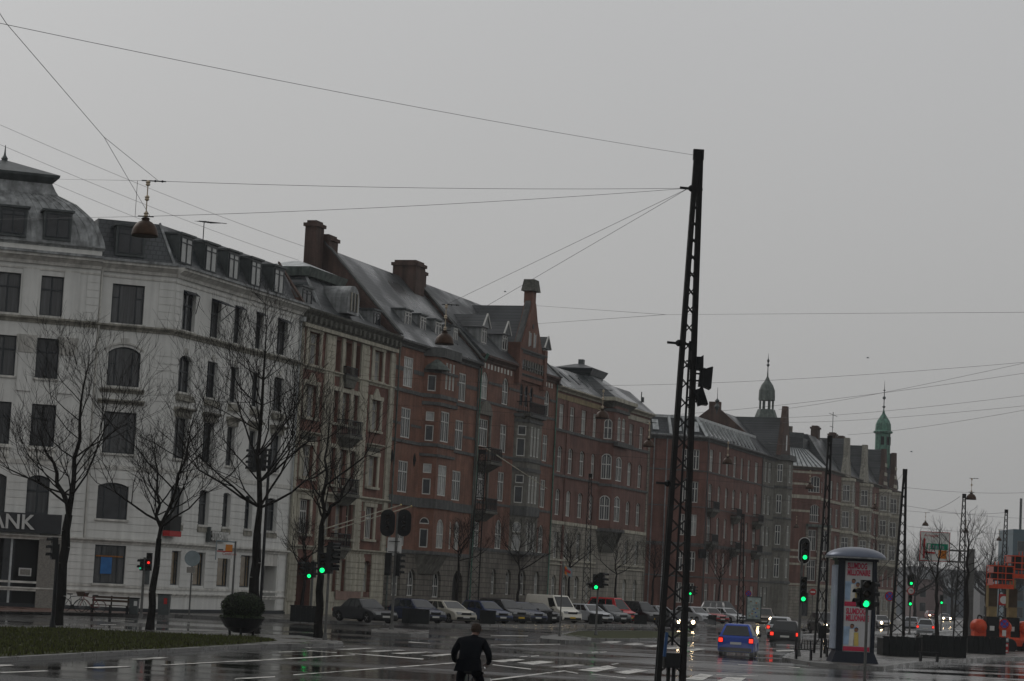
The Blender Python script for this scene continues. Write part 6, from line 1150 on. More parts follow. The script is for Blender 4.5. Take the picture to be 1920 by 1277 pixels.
MB().box(q(.22), q(.93), -.14, -.121, r_(.6), r_(.4)).obj('green_panel', mat('green_sign', (0, .2, .11), .5, var=.05), o); MB().box(q(.26), q(.35), -.15, -.141, r_(.58), r_(.43)).obj('white_square', M['whites'], o); MB().box(q(.62), q(.89), -.14, -.121, r_(.9), r_(.62)).obj('orange_panel', bpy.data.materials['orange_sign'], o)
link('lettering', text_mesh('Amager', .3, .004, M['red'], sx=1.15), W[o.name] @ Matrix.Translation((q(.12), -.125, r_(.17))), o); [MB().box(q(.4 + .11 * k), q(.47 + .11 * k), -.15, -.141, r_(.57), r_(.45 + .02 * (k % 2))).obj('white_mark', M['greys'], o) for k in range(4)]
MB().bar((x1, .05, r_(.6)), (.1, .05, r_(.6)), .13).bar((x1, .05, r_(.98)), (.1, .05, r_(.98)), .13).bar((x1 + .8, .05, r_(.6)), (x1 + .8, .05, r_(.98)), .1).obj('gantry_arm', M['pole'], o); MB().box(-.15, .35, -.1, .3, 0, r_(.52)).obj('post', M['pole'], o)
# red wall sign on the bank
q0 = fA.px(318, 1000)[0]; o = thing('cash_machine_sign', 'small red and black sign on the corner of the white bank building', 'sign', M=fA.M @ Matrix.Translation((125.5, 0, 4.6)))
MB().box(-.1, 1.3, -.5, -.1, 0, 1.2).obj('box', M['black'], o); MB().box(-.15, 1.35, -.53, -.08, 0, .32).obj('red_band', M['red'], o)

# ================================================================ KIOSK COLUMN
kb = gnd(1602, 1243, .14); KS = F / kb[1]; ko = thing('advertising_column', 'navy three sided advertising column with a curved canopy and two pink lettered posters', 'advertising column', (kb[0], kb[1], .14), .03)
kz = lambda y: (at(1602, y, kb[1])[2] - .14); hw_ = .88
MB().frus([(-1.05, -.15, 0), (1.05, -.15, 0), (1.05, 1.4, 0), (-1.05, 1.4, 0)], [(-.85, 0, kz(1222)), (.85, 0, kz(1222)), (.85, 1.2, kz(1222)), (-.85, 1.2, kz(1222))]).obj('base', M['navy'], ko)
zb, zt_ = kz(1222), kz(1052)
MB().box(-.85, -.56, .0, 1.2, zb, zt_).obj('pillar', M['navy'], ko); MB().box(.68, .86, .0, 1.2, zb, zt_).obj('pillar', M['navy'], ko); MB().box(-.93, .93, -.04, 1.25, zt_, zt_ + .12).obj('head_beam', M['navy'], ko)
MB().box(-.56, .68, .1, 1.1, zb, zt_).obj('core', M['navy'], ko); MB().box(-.97, -.852, .1, 1.1, zb + .1, zt_ - .2).obj('side_pane', mat('pale_blue_pane', (.3, .34, .4), .2, var=.15), ko)
MB().box(-.56, .68, .07, .098, zb, zt_).obj('light_box', M['whites'], ko)
pm_ = mat('pink_print', (.42, .03, .07), .6, var=.05); pap = mat('poster_paper', (.42, .42, .42), .4, var=.08); lb = mat('poster_blue', (.28, .38, .5), .5, var=.3); skin_p = mat('poster_skin', (.2, .1, .06), .6, var=.1); ye = mat('poster_yellow', (.55, .42, .12), .5, var=.2)
for z0_, z1_ in ((zb + .03, zb + (zt_ - zb) * .485), (zb + (zt_ - zb) * .5, zt_ - .05)):
    hp_ = z1_ - z0_; P_ = MB().box(-.53, .65, .045, .068, z0_, z1_).obj('poster', pap, ko)
    MB().box(-.53, .1, .038, .044, z0_ + .14 * hp_, z0_ + .56 * hp_).obj('blue_wash', lb, P_, W[ko.name]); MB().box(-.53, .65, .034, .043, z0_, z0_ + .1 * hp_).obj('pink_footer', pm_, P_, W[ko.name])
    for k, (s_, sz) in enumerate((('SLUMDOG', .3), ('MILLIONAIRE', .3))):
        tm = text_mesh(s_, sz, .003, pm_, .012); wd = max(v.co.x for v in tm.vertices); link('lettering', tm, W[ko.name] @ Matrix.Translation((-.45, .034, z1_ - .28 - k * .3)) @ Matrix.Diagonal(((.88 if k == 0 else 1.03) / wd, 1, 1.18, 1)), P_)
    for dx, m2_, sc_ in ((-.16, M['white_stone'], 1.), (.03, ye, .86)):   # a plain pair of standing figures
        MB().frus([(dx - .13, .030, z0_ + .12 * hp_), (dx + .13, .030, z0_ + .12 * hp_), (dx + .13, .033, z0_ + .12 * hp_), (dx - .13, .033, z0_ + .12 * hp_)], [(dx - .1, .030, z0_ + .5 * hp_ * sc_), (dx + .1, .030, z0_ + .5 * hp_ * sc_), (dx + .1, .033, z0_ + .5 * hp_ * sc_), (dx - .1, .033, z0_ + .5 * hp_ * sc_)]).obj('printed_figure', m2_, P_, W[ko.name])
        MB().lathe([(.085, .024), (.085, .029)], 12, (dx, 0, z0_ + .56 * hp_ * sc_), 'y').obj('printed_head', skin_p, P_, W[ko.name]); MB().lathe([(.09, .03), (.09, .032)], 12, (dx + .01, 0, z0_ + .58 * hp_ * sc_), 'y').obj('printed_hair', M['black'], P_, W[ko.name])
for x in (-.6, -.25, .5): MB().tube((x, .3, zt_ + .12), (x, .3, zt_ + .5), .1).obj('canopy_strut', M['navy'], ko)
cz = kz(1046); n = 14; cm_ = MB(); R1 = 1.36
for i in range(n): pass
prof_ = [(R1 * math.sin(a * .5 * pi / 8), .5 * cos(a * .5 * pi / 8)) for a in range(9)][::-1]
can = MB().lathe([(r * 1., z + cz + .0) for r, z in prof_] + [(.02, cz + .51)], 28, (0, .6, 0)).obj('canopy', mat('blue_grey_canopy', (.1, .115, .15), .3, metal=.4, var=.1), ko); can.data.polygons.foreach_set('use_smooth', [len(p.vertices) == 4 for p in can.data.polygons])
MB().lathe([(R1 + .02, cz - .03), (R1 + .02, cz + .03)], 28, (0, .6, 0)).obj('canopy_rim', M['zinc'], ko)

# ================================================================ VEHICLES
def car(label, cat, col, kind, pos, heading, L_=4.2, Wd=1.7, Hh=1.45, lights=None, tails=None, plate='w', group='parked cars', name='parked_car', rack=False, pm=None, roofcol=None):
    """heading: direction the car faces, measured from the view axis; local +x is forward"""
    rt = thing(name, label, cat, (pos[0], pos[1], pos[2] if len(pos) > 2 else 0), pi / 2 - heading, group=group); pm = pm or paint('paint_' + name, col); Mr = W[rt.name] @ Matrix.Translation((-L_ / 2, 0, 0))
    van = kind == 'van'; belt = {'hatch': .92, 'sedan': .9, 'van': 1.12, 'mpv': 1.0, 'suv': 1.0, 'mini': .9, 'convertible': .86}[kind]; hood = belt - .08
    rr = .31 if kind != 'suv' else .36; xr, xf = .72, L_ - .82
    if kind in ('hatch', 'mini', 'suv', 'mpv', 'van'): g = [(.08, belt), ({'van': .12, 'suv': .3, 'mpv': .3}.get(kind, .45), Hh), (L_ - {'van': 1.55, 'mpv': 1.7, 'mini': 1.55}.get(kind, 1.85), Hh), (L_ - {'van': .85, 'mpv': .85}.get(kind, 1.05), belt)]; tail = [(.03, .45), (.04, belt - .05), (.08, belt)]
    else: g = [(.75, belt), (1.35, Hh), (L_ - 2.0, Hh), (L_ - 1.3, belt)]; tail = [(.03, .45), (.06, belt - .06), (.15, belt - .02), (.75, belt)]
    def arch(cx, c0=0): return [(cx + (rr + .06) * cos(pi - pi * i / 8), max(.24, rr + (rr + .06) * sin(pi * i / 8) * 1.0)) for i in range(9)]
    nose = [(g[3][0], belt), (L_ - .35, hood - .06 if not van else belt - .2), (L_ - .08, hood - .2 if not van else belt - .32), (L_ - .02, .5), (L_ - .02, .35), (L_ - .1, .2)]
    prof = tail + nose + [(xf + rr + .06, .2)] + arch(xf)[::-1] + [(xf - rr - .06, .2), (xr + rr + .06, .2)] + arch(xr)[::-1] + [(xr - rr - .06, .2), (.1, .2), (.03, .35)]
    def layer(y, e): 
        cx = L_ / 2; return [(cx + (x - cx) * (1 - e * .018), y, z - (e * .045 if z > .6 else 0) + (e * .03 if z < .25 else 0)) for x, z in prof]
    b = MB(); ls = [layer(-Wd / 2, 1), layer(-Wd / 2 + .09, 0), layer(Wd / 2 - .09, 0), layer(Wd / 2, 1)]; n = len(prof); vs = sum(ls, []); fs = [tuple(range(n)), tuple(range(3 * n, 4 * n))[::-1]]
    for k in range(3):
        for i in range(n): fs.append((k * n + i, k * n + (i + 1) % n, (k + 1) * n + (i + 1) % n, (k + 1) * n + i))
    b.fs(vs, fs)
    i1 = .04; i2 = .04 + (Hh - belt) * .42 * (.4 if van else 1)
    gl = [(g[0][0], -Wd / 2 + i1, belt - .03), (g[3][0], -Wd / 2 + i1, belt - .03), (g[3][0], Wd / 2 - i1, belt - .03), (g[0][0], Wd / 2 - i1, belt - .03)]; gt = [(g[1][0], -Wd / 2 + i2, Hh - .03), (g[2][0], -Wd / 2 + i2, Hh - .03), (g[2][0], Wd / 2 - i2, Hh - .03), (g[1][0], Wd / 2 - i2, Hh - .03)]
    if roofcol: b.cur = 1
    b.frus(gl, gt); rfm = [(x + (.12 if x < L_ / 2 else -.12), y * .85, z + .04) for x, y, z in gt]; b.frus(gt, rfm); b.cur = 0
    bo_ = b.obj('body', [pm, roofcol] if roofcol else pm, rt, Mr); bm = bmesh.new(); bm.from_mesh(bo_.data); bmesh.ops.remove_doubles(bm, verts=bm.verts, dist=1e-4)
    es = [e for e in bm.edges if len(e.link_faces) == 2 and e.calc_face_angle(0) > .45 and min(v.co.z for v in e.verts) > .42]
    try: bmesh.ops.bevel(bm, geom=es, offset=.05, segments=2, profile=.6, affect='EDGES', clamp_overlap=True)
    except Exception: pass
    bm.to_mesh(bo_.data); bm.free(); bo_.data.polygons.foreach_set('use_smooth', [len(p.vertices) < 6 for p in bo_.data.polygons])
    def lerp(p, q, t_): return tuple(a + (b_ - a) * t_ for a, b_ in zip(p, q))
    def panel(nm, A, B, C_, E_, u0, u1, v0, v1, off, m):   # A,B bottom, C,E top
        o = []
        for u, v in ((u0, v0), (u1, v0), (u1, v1), (u0, v1)): o.append(Vector(lerp(lerp(A, B, u), lerp(E_, C_, u), v)))
        nrm = (o[1] - o[0]).cross(o[3] - o[0]).normalized() * off
        MB().frus([p for p in o], [p + nrm for p in o]).obj(nm, m, rt, Mr)
    panel('windscreen', gl[1], gl[2], gt[2], gt[1], .06, .94, .1, .93, .012, M['screen']); panel('rear_window', gl[3], gl[0], gt[0], gt[3], .08, .92, .12, .9, .012, M['screen'])
    if kind != 'van':
        for a, b_ in ((.06, .35), (.38, .63), (.66, .9)):
            panel('side_window', gl[0], gl[1], gt[1], gt[0], a, b_, .12, .9, .012, M['screen']); panel('side_window', gl[2], gl[3], gt[3], gt[2], 1 - b_, 1 - a, .12, .9, .012, M['screen'])
    else:
        panel('side_window', gl[0], gl[1], gt[1], gt[0], .78, .97, .12, .8, .012, M['screen']); panel('side_window', gl[2], gl[3], gt[3], gt[2], .03, .22, .12, .8, .012, M['screen'])
    for cx in (xr, xf):
        for s_ in (-1, 1):
            wy = s_ * (Wd / 2 - .12); wt_ = MB().lathe([(rr * .62, -.1), (rr * .94, -.1), (rr, -.06), (rr, .06), (rr * .94, .1), (rr * .62, .1)], 18, (cx, wy, rr), 'y').obj('tyre', M['rubber'], rt, Mr)
            rm = MB(); rm.lathe([(rr * .2, -.04), (rr * .2, .04)], 10, (cx, wy + s_ * .05, rr), 'y')
            for k in range(5): a = 2 * pi * k / 5 + .3; rm.bar((cx, wy + s_ * .07, rr), (cx + rr * .6 * cos(a), wy + s_ * .07, rr + rr * .6 * sin(a)), .06)
            rm.lathe([(rr * .63, -.03), (rr * .63, .03)], 18, (cx, wy + s_ * .02, rr), 'y'); rm.obj('rim', M['rim'] if kind != 'van' else M['black'], rt, Mr)
    zl = hood - .2 if not van else .78; fx = L_ - .06
    for s_ in (-1, 1):
        MB().box(fx - .12, fx + .045, s_ * (Wd / 2 - .3) - .17, s_ * (Wd / 2 - .3) + .17, zl - .06, zl + .09).obj('headlight', M['lens'], rt, Mr)
        if lights: MB().lathe([(.13, .0), (.1, .025), (.01, .03)], 12, (fx + .05, s_ * (Wd / 2 - .3), zl + .01), 'x').obj('headlight_lamp', M['h_on'], rt, Mr)
        MB().box(-.0, .12, s_ * (Wd / 2 - .13) - .11, s_ * (Wd / 2 - .13) + .11, belt - .3, belt - .02 if kind in ('hatch', 'mini') else belt - .12).obj('tail_light', M['t_off'], rt, Mr)
        if tails: MB().box(-.015, .0, s_ * (Wd / 2 - .13) - .09, s_ * (Wd / 2 - .13) + .09, belt - .27, belt - .09).obj('tail_lamp_glow', M['t_on'], rt, Mr)
        MB().box(L_ - 1.45, L_ - 1.3, s_ * (Wd / 2 + .02), s_ * (Wd / 2 + .18), belt, belt + .13).obj('wing_mirror', M['black'], rt, Mr)
    MB().box(fx - .1, fx + .035, -.42, .42, zl - .1, zl + .05).obj('grille', M['black'], rt, Mr); MB().box(fx - .1, fx + .05, -Wd / 2 + .12, Wd / 2 - .12, .24, .42).obj('front_bumper', M['black'], rt, Mr)
    MB().box(0.0, .1, -Wd / 2 + .1, Wd / 2 - .1, .24, .4).obj('rear_bumper', M['black'], rt, Mr); MB().box(.1, L_ - .2, -Wd / 2 + .2, Wd / 2 - .2, .16, .26).obj('underbody', M['black'], rt, Mr)
    pmn = M['plate_y'] if plate == 'y' else M['plate']; MB().box(fx + .055, fx + .065, -.26, .26, .36, .47).obj('licence_plate', pmn, rt, Mr); MB().box(-.03, -.01, -.26, .26, .46 if kind != 'hatch' else .55, .57 if kind != 'hatch' else .66).obj('licence_plate', M['plate'], rt, Mr)
    return rt
HD = radians(142)
OFF = 53.6   # centre line of the echelon parking in front of the houses
def row(x, d_=0): # point of the parking row seen at column x
    g = gnd(x, 1150); 
    r = ray(x, 1150); q = r[0] * SN[0] + r[1] * SN[1]; k = -(OFF - d_) / q; return (r[0] * k, r[1] * k, .15)
dk = (.012, .013, .016); nv = (.012, .02, .05)
cars = [(684, 'black convertible with soft top and spoked rims, first parked car on the left', dk, 'convertible', 4.45, 1.38, 'w'), (782, 'dark navy hatchback half hidden by a planter box and the two board traffic light', nv, 'hatch', 4.0, 1.45, 'w'), (842, 'old pale beige hatchback with black bumpers', (.42, .4, .34), 'hatch', 3.8, 1.4, 'w'),
 (910, 'dark blue hatchback behind the planter, right of the tall lattice mast', (.02, .035, .09), 'hatch', 4.0, 1.45, 'w'), (942, 'black car with a yellow licence plate and chrome grille', dk, 'mpv', 4.3, 1.6, 'y'), (976, 'dark blue car just left of the white van', (.02, .03, .07), 'hatch', 4.1, 1.45, 'w'), (1006, 'black small car in front of the white van nose', dk, 'hatch', 3.9, 1.4, 'w'),
 (1036, 'white delivery van with a yellow plate', (.72, .7, .62), 'van', 4.8, 2.0, 'y'), (1106, 'pale silver small car with dark windows, behind the slim lattice mast', (.5, .52, .54), 'hatch', 3.8, 1.42, 'w'), (1138, 'dark grey hatchback in front of the red van', (.06, .065, .07), 'hatch', 4.1, 1.42, 'w'),
 (1146, 'red passenger van with dark windows', (.5, .025, .03), 'mpv', 4.9, 1.95, 'y'), (1196, 'black tall people carrier right of the red van', (.02, .02, .022), 'mpv', 4.7, 1.75, 'y'), (1236, 'silver car partly hidden by the near mast', (.3, .32, .33), 'hatch', 4.1, 1.45, 'w'),
 (1302, 'silver hatchback right of the near mast', (.48, .49, .5), 'hatch', 4.1, 1.45, 'w'), (1330, 'small red car with a white roof and bonnet stripes', (.36, .03, .03), 'mini', 3.7, 1.42, 'w'), (1362, 'silver saloon parked next to the small red car', (.5, .51, .52), 'sedan', 4.4, 1.42, 'w'), (1352, 'black van with a bright wing mirror behind the red and silver cars', (.015, .015, .017), 'mpv', 4.9, 2.0, 'w')]
for i, (x, lab, col, kd_, L_, Hh, pl) in enumerate(cars):
    dd = {10: -1.6, 7: -.9, 16: -4.0}.get(i, 0)
    car(lab, 'van' if 'van' in lab.split(' with')[0] and kd_ != 'hatch' and 'van' in lab and lab.split()[2] in ('van', 'delivery') or i in (7, 10, 16) else 'car', col, kd_, row(x, dd), HD, L_, 1.72 if kd_ != 'van' else 1.84, Hh, plate=pl, pm=paint('car_paint_%d' % i, col), roofcol=M['whites'] if kd_ == 'mini' else None)
def road_car(lab, x, y, col, kind, hd, L_=4.2, Wd=1.7, Hh=1.45, nm='moving_car', **k): g = gnd(x, y); return car(lab, 'car', col, kind, g, hd, L_, Wd, Hh, group='cars on the road', name=nm, pm=paint('road_car_%d' % x, col), **k)
road_car('bright blue hatchback with red tail lights seen from behind, spray at its wheels', 1384, 1229, (.014, .055, .32), 'hatch', radians(10), 3.7, 1.69, 1.5, tails=True)
road_car('black hatchback with red tail lights right behind the blue one, seen from the rear', 1474, 1212, (.012, .013, .014), 'hatch', radians(10), 4.0, 1.75, 1.5, tails=True)
road_car('pale silver car just ahead of the black hatchback', 1464, 1196, (.42, .44, .45), 'hatch', radians(12), 4.0, 1.7, 1.48, tails=True)
road_car('dark oncoming saloon with glowing headlights, seen through the near mast', 1266, 1180, (.03, .032, .035), 'sedan', radians(180 - 17), 4.4, 1.75, 1.42, lights=True)
road_car('grey brown oncoming off roader with one bright headlight and roof rails', 1434, 1173, (.12, .1, .085), 'suv', radians(180 + 8), 4.5, 1.8, 1.7, lights=True)
road_car('dark oncoming jeep with two bright headlights, behind the twin leg mast', 1545, 1187, (.05, .048, .045), 'suv', radians(180 - 10), 4.3, 1.75, 1.75, lights=True)
road_car('silver oncoming car with headlight on, right of the advertising column', 1651, 1178, (.32, .32, .32), 'sedan', radians(180 - 8), 4.3, 1.72, 1.42, lights=True)
road_car('pale grey car driving away behind the planter, left one of two', 1709, 1182, (.3, .31, .33), 'hatch', radians(12), 4.2, 1.7, 1.45, tails=True)
road_car('silver hatchback driving away with red tail lights, right one of two', 1736, 1190, (.36, .38, .4), 'hatch', radians(12), 4.0, 1.7, 1.48, tails=True)
road_car('dark red oncoming car with headlights far down the road', 1745, 1160, (.2, .03, .03), 'mpv', radians(180), 4.4, 1.75, 1.6, lights=True)
road_car('far pale oncoming car with headlights under the road direction sign', 1771, 1166, (.28, .28, .28), 'sedan', radians(180), 4.3, 1.72, 1.42, lights=True)
road_car('dark blue oncoming car with headlights at the right edge behind the orange lifts', 1915, 1168, (.03, .04, .07), 'mpv', radians(180), 4.4, 1.75, 1.6, lights=True)
# spray hanging behind the wheels of the moving cars
sm_ = bpy.data.materials.new('spray'); sm_.use_nodes = True; n_ = sm_.node_tree.nodes; n_.clear(); vo = n_.new('ShaderNodeVolumePrincipled'); ou = n_.new('ShaderNodeOutputMaterial'); vo.inputs['Density'].default_value = .04; vo.inputs['Color'].default_value = (.9, .92, .94, 1); vo.inputs['Anisotropy'].default_value = 0; sm_.node_tree.links.new(vo.outputs[0], ou.inputs['Volume'])
def spray(lab, x, y, w_, h_, l_, hd=.2):
    g = gnd(x, y); m_ = MB(); pr = [(0.05, -1), (.6, -.7), (.95, -.1), (.9, .4), (.5, .85), (.05, 1)]
    m_.lathe(pr, 14); v = [(a * w_ / 2, b * l_ / 2, max(.03, (c * .5 + .5) * h_)) for a, b, c in m_.v]; m_.v = v; o = m_.obj('road_spray', sm_, None, Matrix.Translation((g[0], g[1], 0)) @ Matrix.Rotation(-hd, 4, 'Z')); tag(o, lab, 'spray', kind='stuff')
spray('fine water spray around the rear wheels of the blue hatchback', 1385, 1236, 2.3, .75, 3.5); spray('fine water spray under the tail of the black hatchback', 1474, 1222, 2.4, .6, 3.); spray('fine water spray behind the dark oncoming saloon', 1318, 1176, 2.5, .8, 5)
spray('fine water spray behind the two silver cars past the planter', 1728, 1194, 6., .7, 4)

# ================================================================ CYCLIST
def skin_fig(name, pts, edges, mats, parent, Wm, root=0, sub=2):
    me = bpy.data.meshes.new(name); me.from_pydata([p[:3] for p in pts], edges, []); o = bpy.data.objects.new('tmp', me); COL.objects.link(o); o.modifiers.new('s', 'SKIN')
    for i, p in enumerate(pts): v = me.skin_vertices[0].data[i]; v.radius = (p[3], p[4] if len(p) > 4 else p[3]); v.use_root = i == root
    sb = o.modifiers.new('u', 'SUBSURF'); sb.levels = sub; sb.render_levels = sub
    dg = bpy.context.evaluated_depsgraph_get(); r = bpy.data.meshes.new_from_object(o.evaluated_get(dg)); bpy.data.objects.remove(o); r.name = name; r.materials.clear(); r.materials.append(mats)
    r.polygons.foreach_set('use_smooth', [True] * len(r.polygons)); return link(name, r, Wm, parent)
CY = 51.; cg = at(884, 1215, CY); hd = .12
bk_ = thing('bicycle', 'bicycle ridden away from the camera by the man in the dark jacket', 'bicycle', (cg[0], CY, 0), -hd)
def wheel(root, cy, r=.34): 
    t_ = MB()
    for i in range(24): a, b = 2 * pi * i / 24, 2 * pi * (i + 1) / 24; t_.tube((0, cy + r * cos(a), r + r * sin(a)), (0, cy + r * cos(b), r + r * sin(b)), .018, None, 5, False)
    w_ = t_.obj('wheel', M['rubber'], root); s_ = MB().lathe([(.02, -.04), (.02, .04)], 8, (0, cy, r), 'x')
    for i in range(16): a = 2 * pi * i / 16; s_.tube((0, cy, r), (0, cy + r * .97 * cos(a), r + r * .97 * sin(a)), .002, None, 3, False)
    s_.obj('spokes', M['rim'], w_, W[root.name])
def bicycle(root, m, basket=False, seat_z=.98):
    wheel(root, -.52); wheel(root, .55); f = MB()
    for a, b in [((0, -.12, .3), (0, -.25, .9)), ((0, -.12, .3), (0, .36, .78)), ((0, -.22, .8), (0, .34, .88)), ((0, .33, .92), (0, .55, .34)), ((0, -.12, .3), (0, -.52, .34)), ((0, -.22, .8), (0, -.52, .34)), ((0, .33, .92), (0, .3, 1.05))]: f.tube(a, b, .018, None, 6)
    f.obj('frame', m, root); MB().tube((0, -.24, .88), (0, -.27, seat_z - .03), .014).frus([(-.08, -.4, seat_z - .03), (.08, -.4, seat_z - .03), (.02, -.12, seat_z - .03), (-.02, -.12, seat_z - .03)], [(-.08, -.4, seat_z + .03), (.08, -.4, seat_z + .03), (.02, -.12, seat_z + .02), (-.02, -.12, seat_z + .02)]).obj('saddle', M['black'], root)
    MB().path([(-.3, .12, 1.06), (-.27, .25, 1.09), (0, .32, 1.05), (.27, .25, 1.09), (.3, .12, 1.06)], .014).obj('handlebar', M['rim'], root); MB().lathe([(.09, -.005), (.09, .005)], 16, (.05, -.12, .3), 'x').bar((.08, -.12, .3), (.08, -.05, .15), .02).bar((.03, -.05, .15), (.16, -.05, .15), .04).bar((-.08, -.12, .3), (-.08, -.19, .45), .02).bar((-.16, -.19, .45), (-.03, -.19, .45), .04).obj('pedals', M['black'], root)
    mg = MB()
    for i in range(10): a, b = pi * (.1 + .09 * i), pi * (.1 + .09 * (i + 1)); mg.frus([(-.025, -.52 + .37 * cos(a), .34 + .37 * sin(a)), (.025, -.52 + .37 * cos(a), .34 + .37 * sin(a)), (.025, -.52 + .375 * cos(a), .34 + .375 * sin(a)), (-.025, -.52 + .375 * cos(a), .34 + .375 * sin(a))], [(-.025, -.52 + .37 * cos(b), .34 + .37 * sin(b)), (.025, -.52 + .37 * cos(b), .34 + .37 * sin(b)), (.025, -.52 + .375 * cos(b), .34 + .375 * sin(b)), (-.025, -.52 + .375 * cos(b), .34 + .375 * sin(b))])
    mg.obj('mudguard', m, root)
    if basket: MB().frus([(-.15, .42, .85), (.15, .42, .85), (.15, .68, .85), (-.15, .68, .85)], [(-.2, .4, 1.1), (.2, .4, 1.1), (.2, .78, 1.1), (-.2, .78, 1.1)]).obj('basket', M['wood'], root)
bicycle(bk_, M['navy'], seat_z=1.0)
MB().frus([(.1, .5, .72), (.4, .5, .72), (.4, .75, .72), (.1, .75, .72)], [(.12, .48, .86), (.36, .5, .86), (.36, .72, .84), (.12, .7, .84)]).obj('white_bag', M['whites'], bk_)
po = thing('person', 'brown haired man in a dark jacket leaning forward over his bicycle, seen from behind', 'person', M=Matrix.Translation((cg[0], CY, .03)) @ Matrix.Rotation(-hd, 4, 'Z') @ Matrix.Scale(1.03, 4))
jk = mat('dark_jacket', (.005, .006, .008), .95, spec=.03, var=.3, scale=4, bump=.2); tz = mat('dark_trousers', (.005, .006, .01), .95, spec=.03, var=.3, scale=4); sk = mat('skin', (.11, .06, .045), .5, var=.1); hair = mat('short_brown_grey_hair', (.035, .024, .018), .9, var=.4, scale=30, bump=.4)
Wp = W[po.name]
# body: one skin from the hips to the hands, the neck and head
bp_ = [(0, -.3, 1.05, .25, .18), (0, -.24, 1.2, .23, .18), (0, -.13, 1.38, .25, .17), (0, .02, 1.5, .225, .14), (.02, .12, 1.62, .11, .09), (.035, .17, 1.67, .062), (.05, .22, 1.73, .09, .1), (.055, .235, 1.81, .085, .1),
       (-.24, .02, 1.54, .095), (.25, .03, 1.53, .095), (-.36, -.02, 1.3, .075), (-.35, .12, 1.13, .055), (-.29, .16, 1.1, .035), (.37, .0, 1.3, .075), (.37, .1, 1.13, .055), (.31, .14, 1.1, .036),
       (-.12, -.26, .98, .115), (.12, -.26, .98, .115), (-.21, .05, .78, .1), (.21, .14, .74, .1), (-.14, -.14, .44, .055), (.13, -.02, .28, .055), (-.13, -.17, .38, .045), (.12, -.04, .2, .045), (-.13, -.05, .34, .04), (.12, .08, .16, .04)]
be = [(0, 1), (1, 2), (2, 3), (3, 4), (4, 5), (5, 6), (6, 7), (3, 8), (3, 9), (8, 10), (10, 11), (11, 12), (9, 13), (13, 14), (14, 15), (0, 16), (0, 17), (16, 18), (17, 19), (18, 20), (19, 21), (20, 22), (21, 23), (22, 24), (23, 25)]
body = skin_fig('body', bp_, be, jk, po, Wp); body.data.materials.append(sk); body.data.materials.append(tz); body.data.materials.append(M['black'])
for f_ in body.data.polygons:
    c = f_.center
    if c.z > 1.68 and abs(c.x) < .12 and c.y > .1: f_.material_index = 1
    elif c.z < 1.13 and abs(c.x) > .27 and c.y > .1: f_.material_index = 1
    elif c.z < 1.04 and c.z > .36 and c.y < .6 and abs(c.x) < .27: f_.material_index = 2
    elif c.z <= .36: f_.material_index = 3
MB().lathe([(.02, 1.925), (.07, 1.91), (.1, 1.86), (.108, 1.8), (.1, 1.75), (.07, 1.73)], 14, (.05, .215, 0)).obj('hair', hair, po)
for s_ in (-1, 1): MB().lathe([(.005, -.012), (.03, 0), (.005, .012)], 8, (.05 + s_ * .112, .235, 1.785), 'x').obj('ear', sk, po)
MB().frus([(.02, .33, 1.74), (.08, .33, 1.74), (.06, .36, 1.74)], [(.045, .325, 1.8), (.06, .325, 1.8), (.052, .335, 1.8)]).obj('nose', sk, po)
for s_ in (-.035, .035): MB().lathe([(.002, .32), (.012, .328)], 6, (.05 + s_, 0, 1.805), 'y').obj('eye', M['black'], po)
skirt = MB().frus([(-.29, -.42, .94), (.25, -.44, .97), (.26, -.12, .96), (-.29, -.12, .94)], [(-.22, -.4, 1.2), (.21, -.4, 1.2), (.22, -.12, 1.2), (-.22, -.12, 1.2)]).obj('jacket_hem', jk, po)
for s_, hx, hy, hz_ in ((-1, -.29, .16, 1.1), (1, .31, .14, 1.1)):
    hh = MB()
    for k in range(4): bx_ = hx - s_ * (.03 - .02 * k); hh.path([(bx_, hy, hz_), (bx_, hy + .05, hz_ - .005), (bx_, hy + .06, hz_ - .04), (bx_, hy + .035, hz_ - .06)], .009 - .0008 * k, 6)
    hh.path([(hx - s_ * .02, hy - .01, hz_), (hx - s_ * .055, hy + .02, hz_ - .02), (hx - s_ * .06, hy + .045, hz_ - .045)], .01, 6); hh.obj('fingers', sk, po)

# ================================================================ STREET FURNITURE
for k, (x, y, lab, hdg, bask) in enumerate([(138, 1147, 'old bicycle with a front basket behind the leftmost tree, against the bank wall', -1.1, True), (168, 1149, 'red framed bicycle with a pale rear tyre leaning near the bench', 1.2, True)]):
    g = gnd(x, y, .15); o = thing('bicycle', lab, 'bicycle', (g[0], g[1], .15), hdg + (.35 if k else 0), 'bicycles by the bank'); bicycle(o, mat('bike_paint_%d' % k, (.15, .03, .03) if k else (.02, .03, .03), .4, var=.1), bask, .95)
g0, g1 = gnd(168, 1148.5, .15), gnd(238, 1152, .15); an = atan2(g1[1] - g0[1], g1[0] - g0[0]); Lb = hypot(g1[0] - g0[0], g1[1] - g0[1])
o = thing('bench', 'long dark slatted bench against the white bank wall', 'bench', (g0[0], g0[1], .15), an)
for z, y in ((.42, .1), (.42, .28), (.42, .46)): MB().box(0, Lb, y, y + .13, z, z + .04).obj('seat_slat', M['wood'], o)
for z in (.62, .8): MB().box(0, Lb, .62, .66, z, z + .12).obj('back_slat', M['wood'], o)
for x in (.02, Lb / 2, Lb - .1): MB().box(x, x + .08, .1, .16, 0, .42).box(x, x + .08, .1, .66, .36, .415).box(x, x + .08, .67, .73, 0, .95).obj('leg', M['iron'], o)
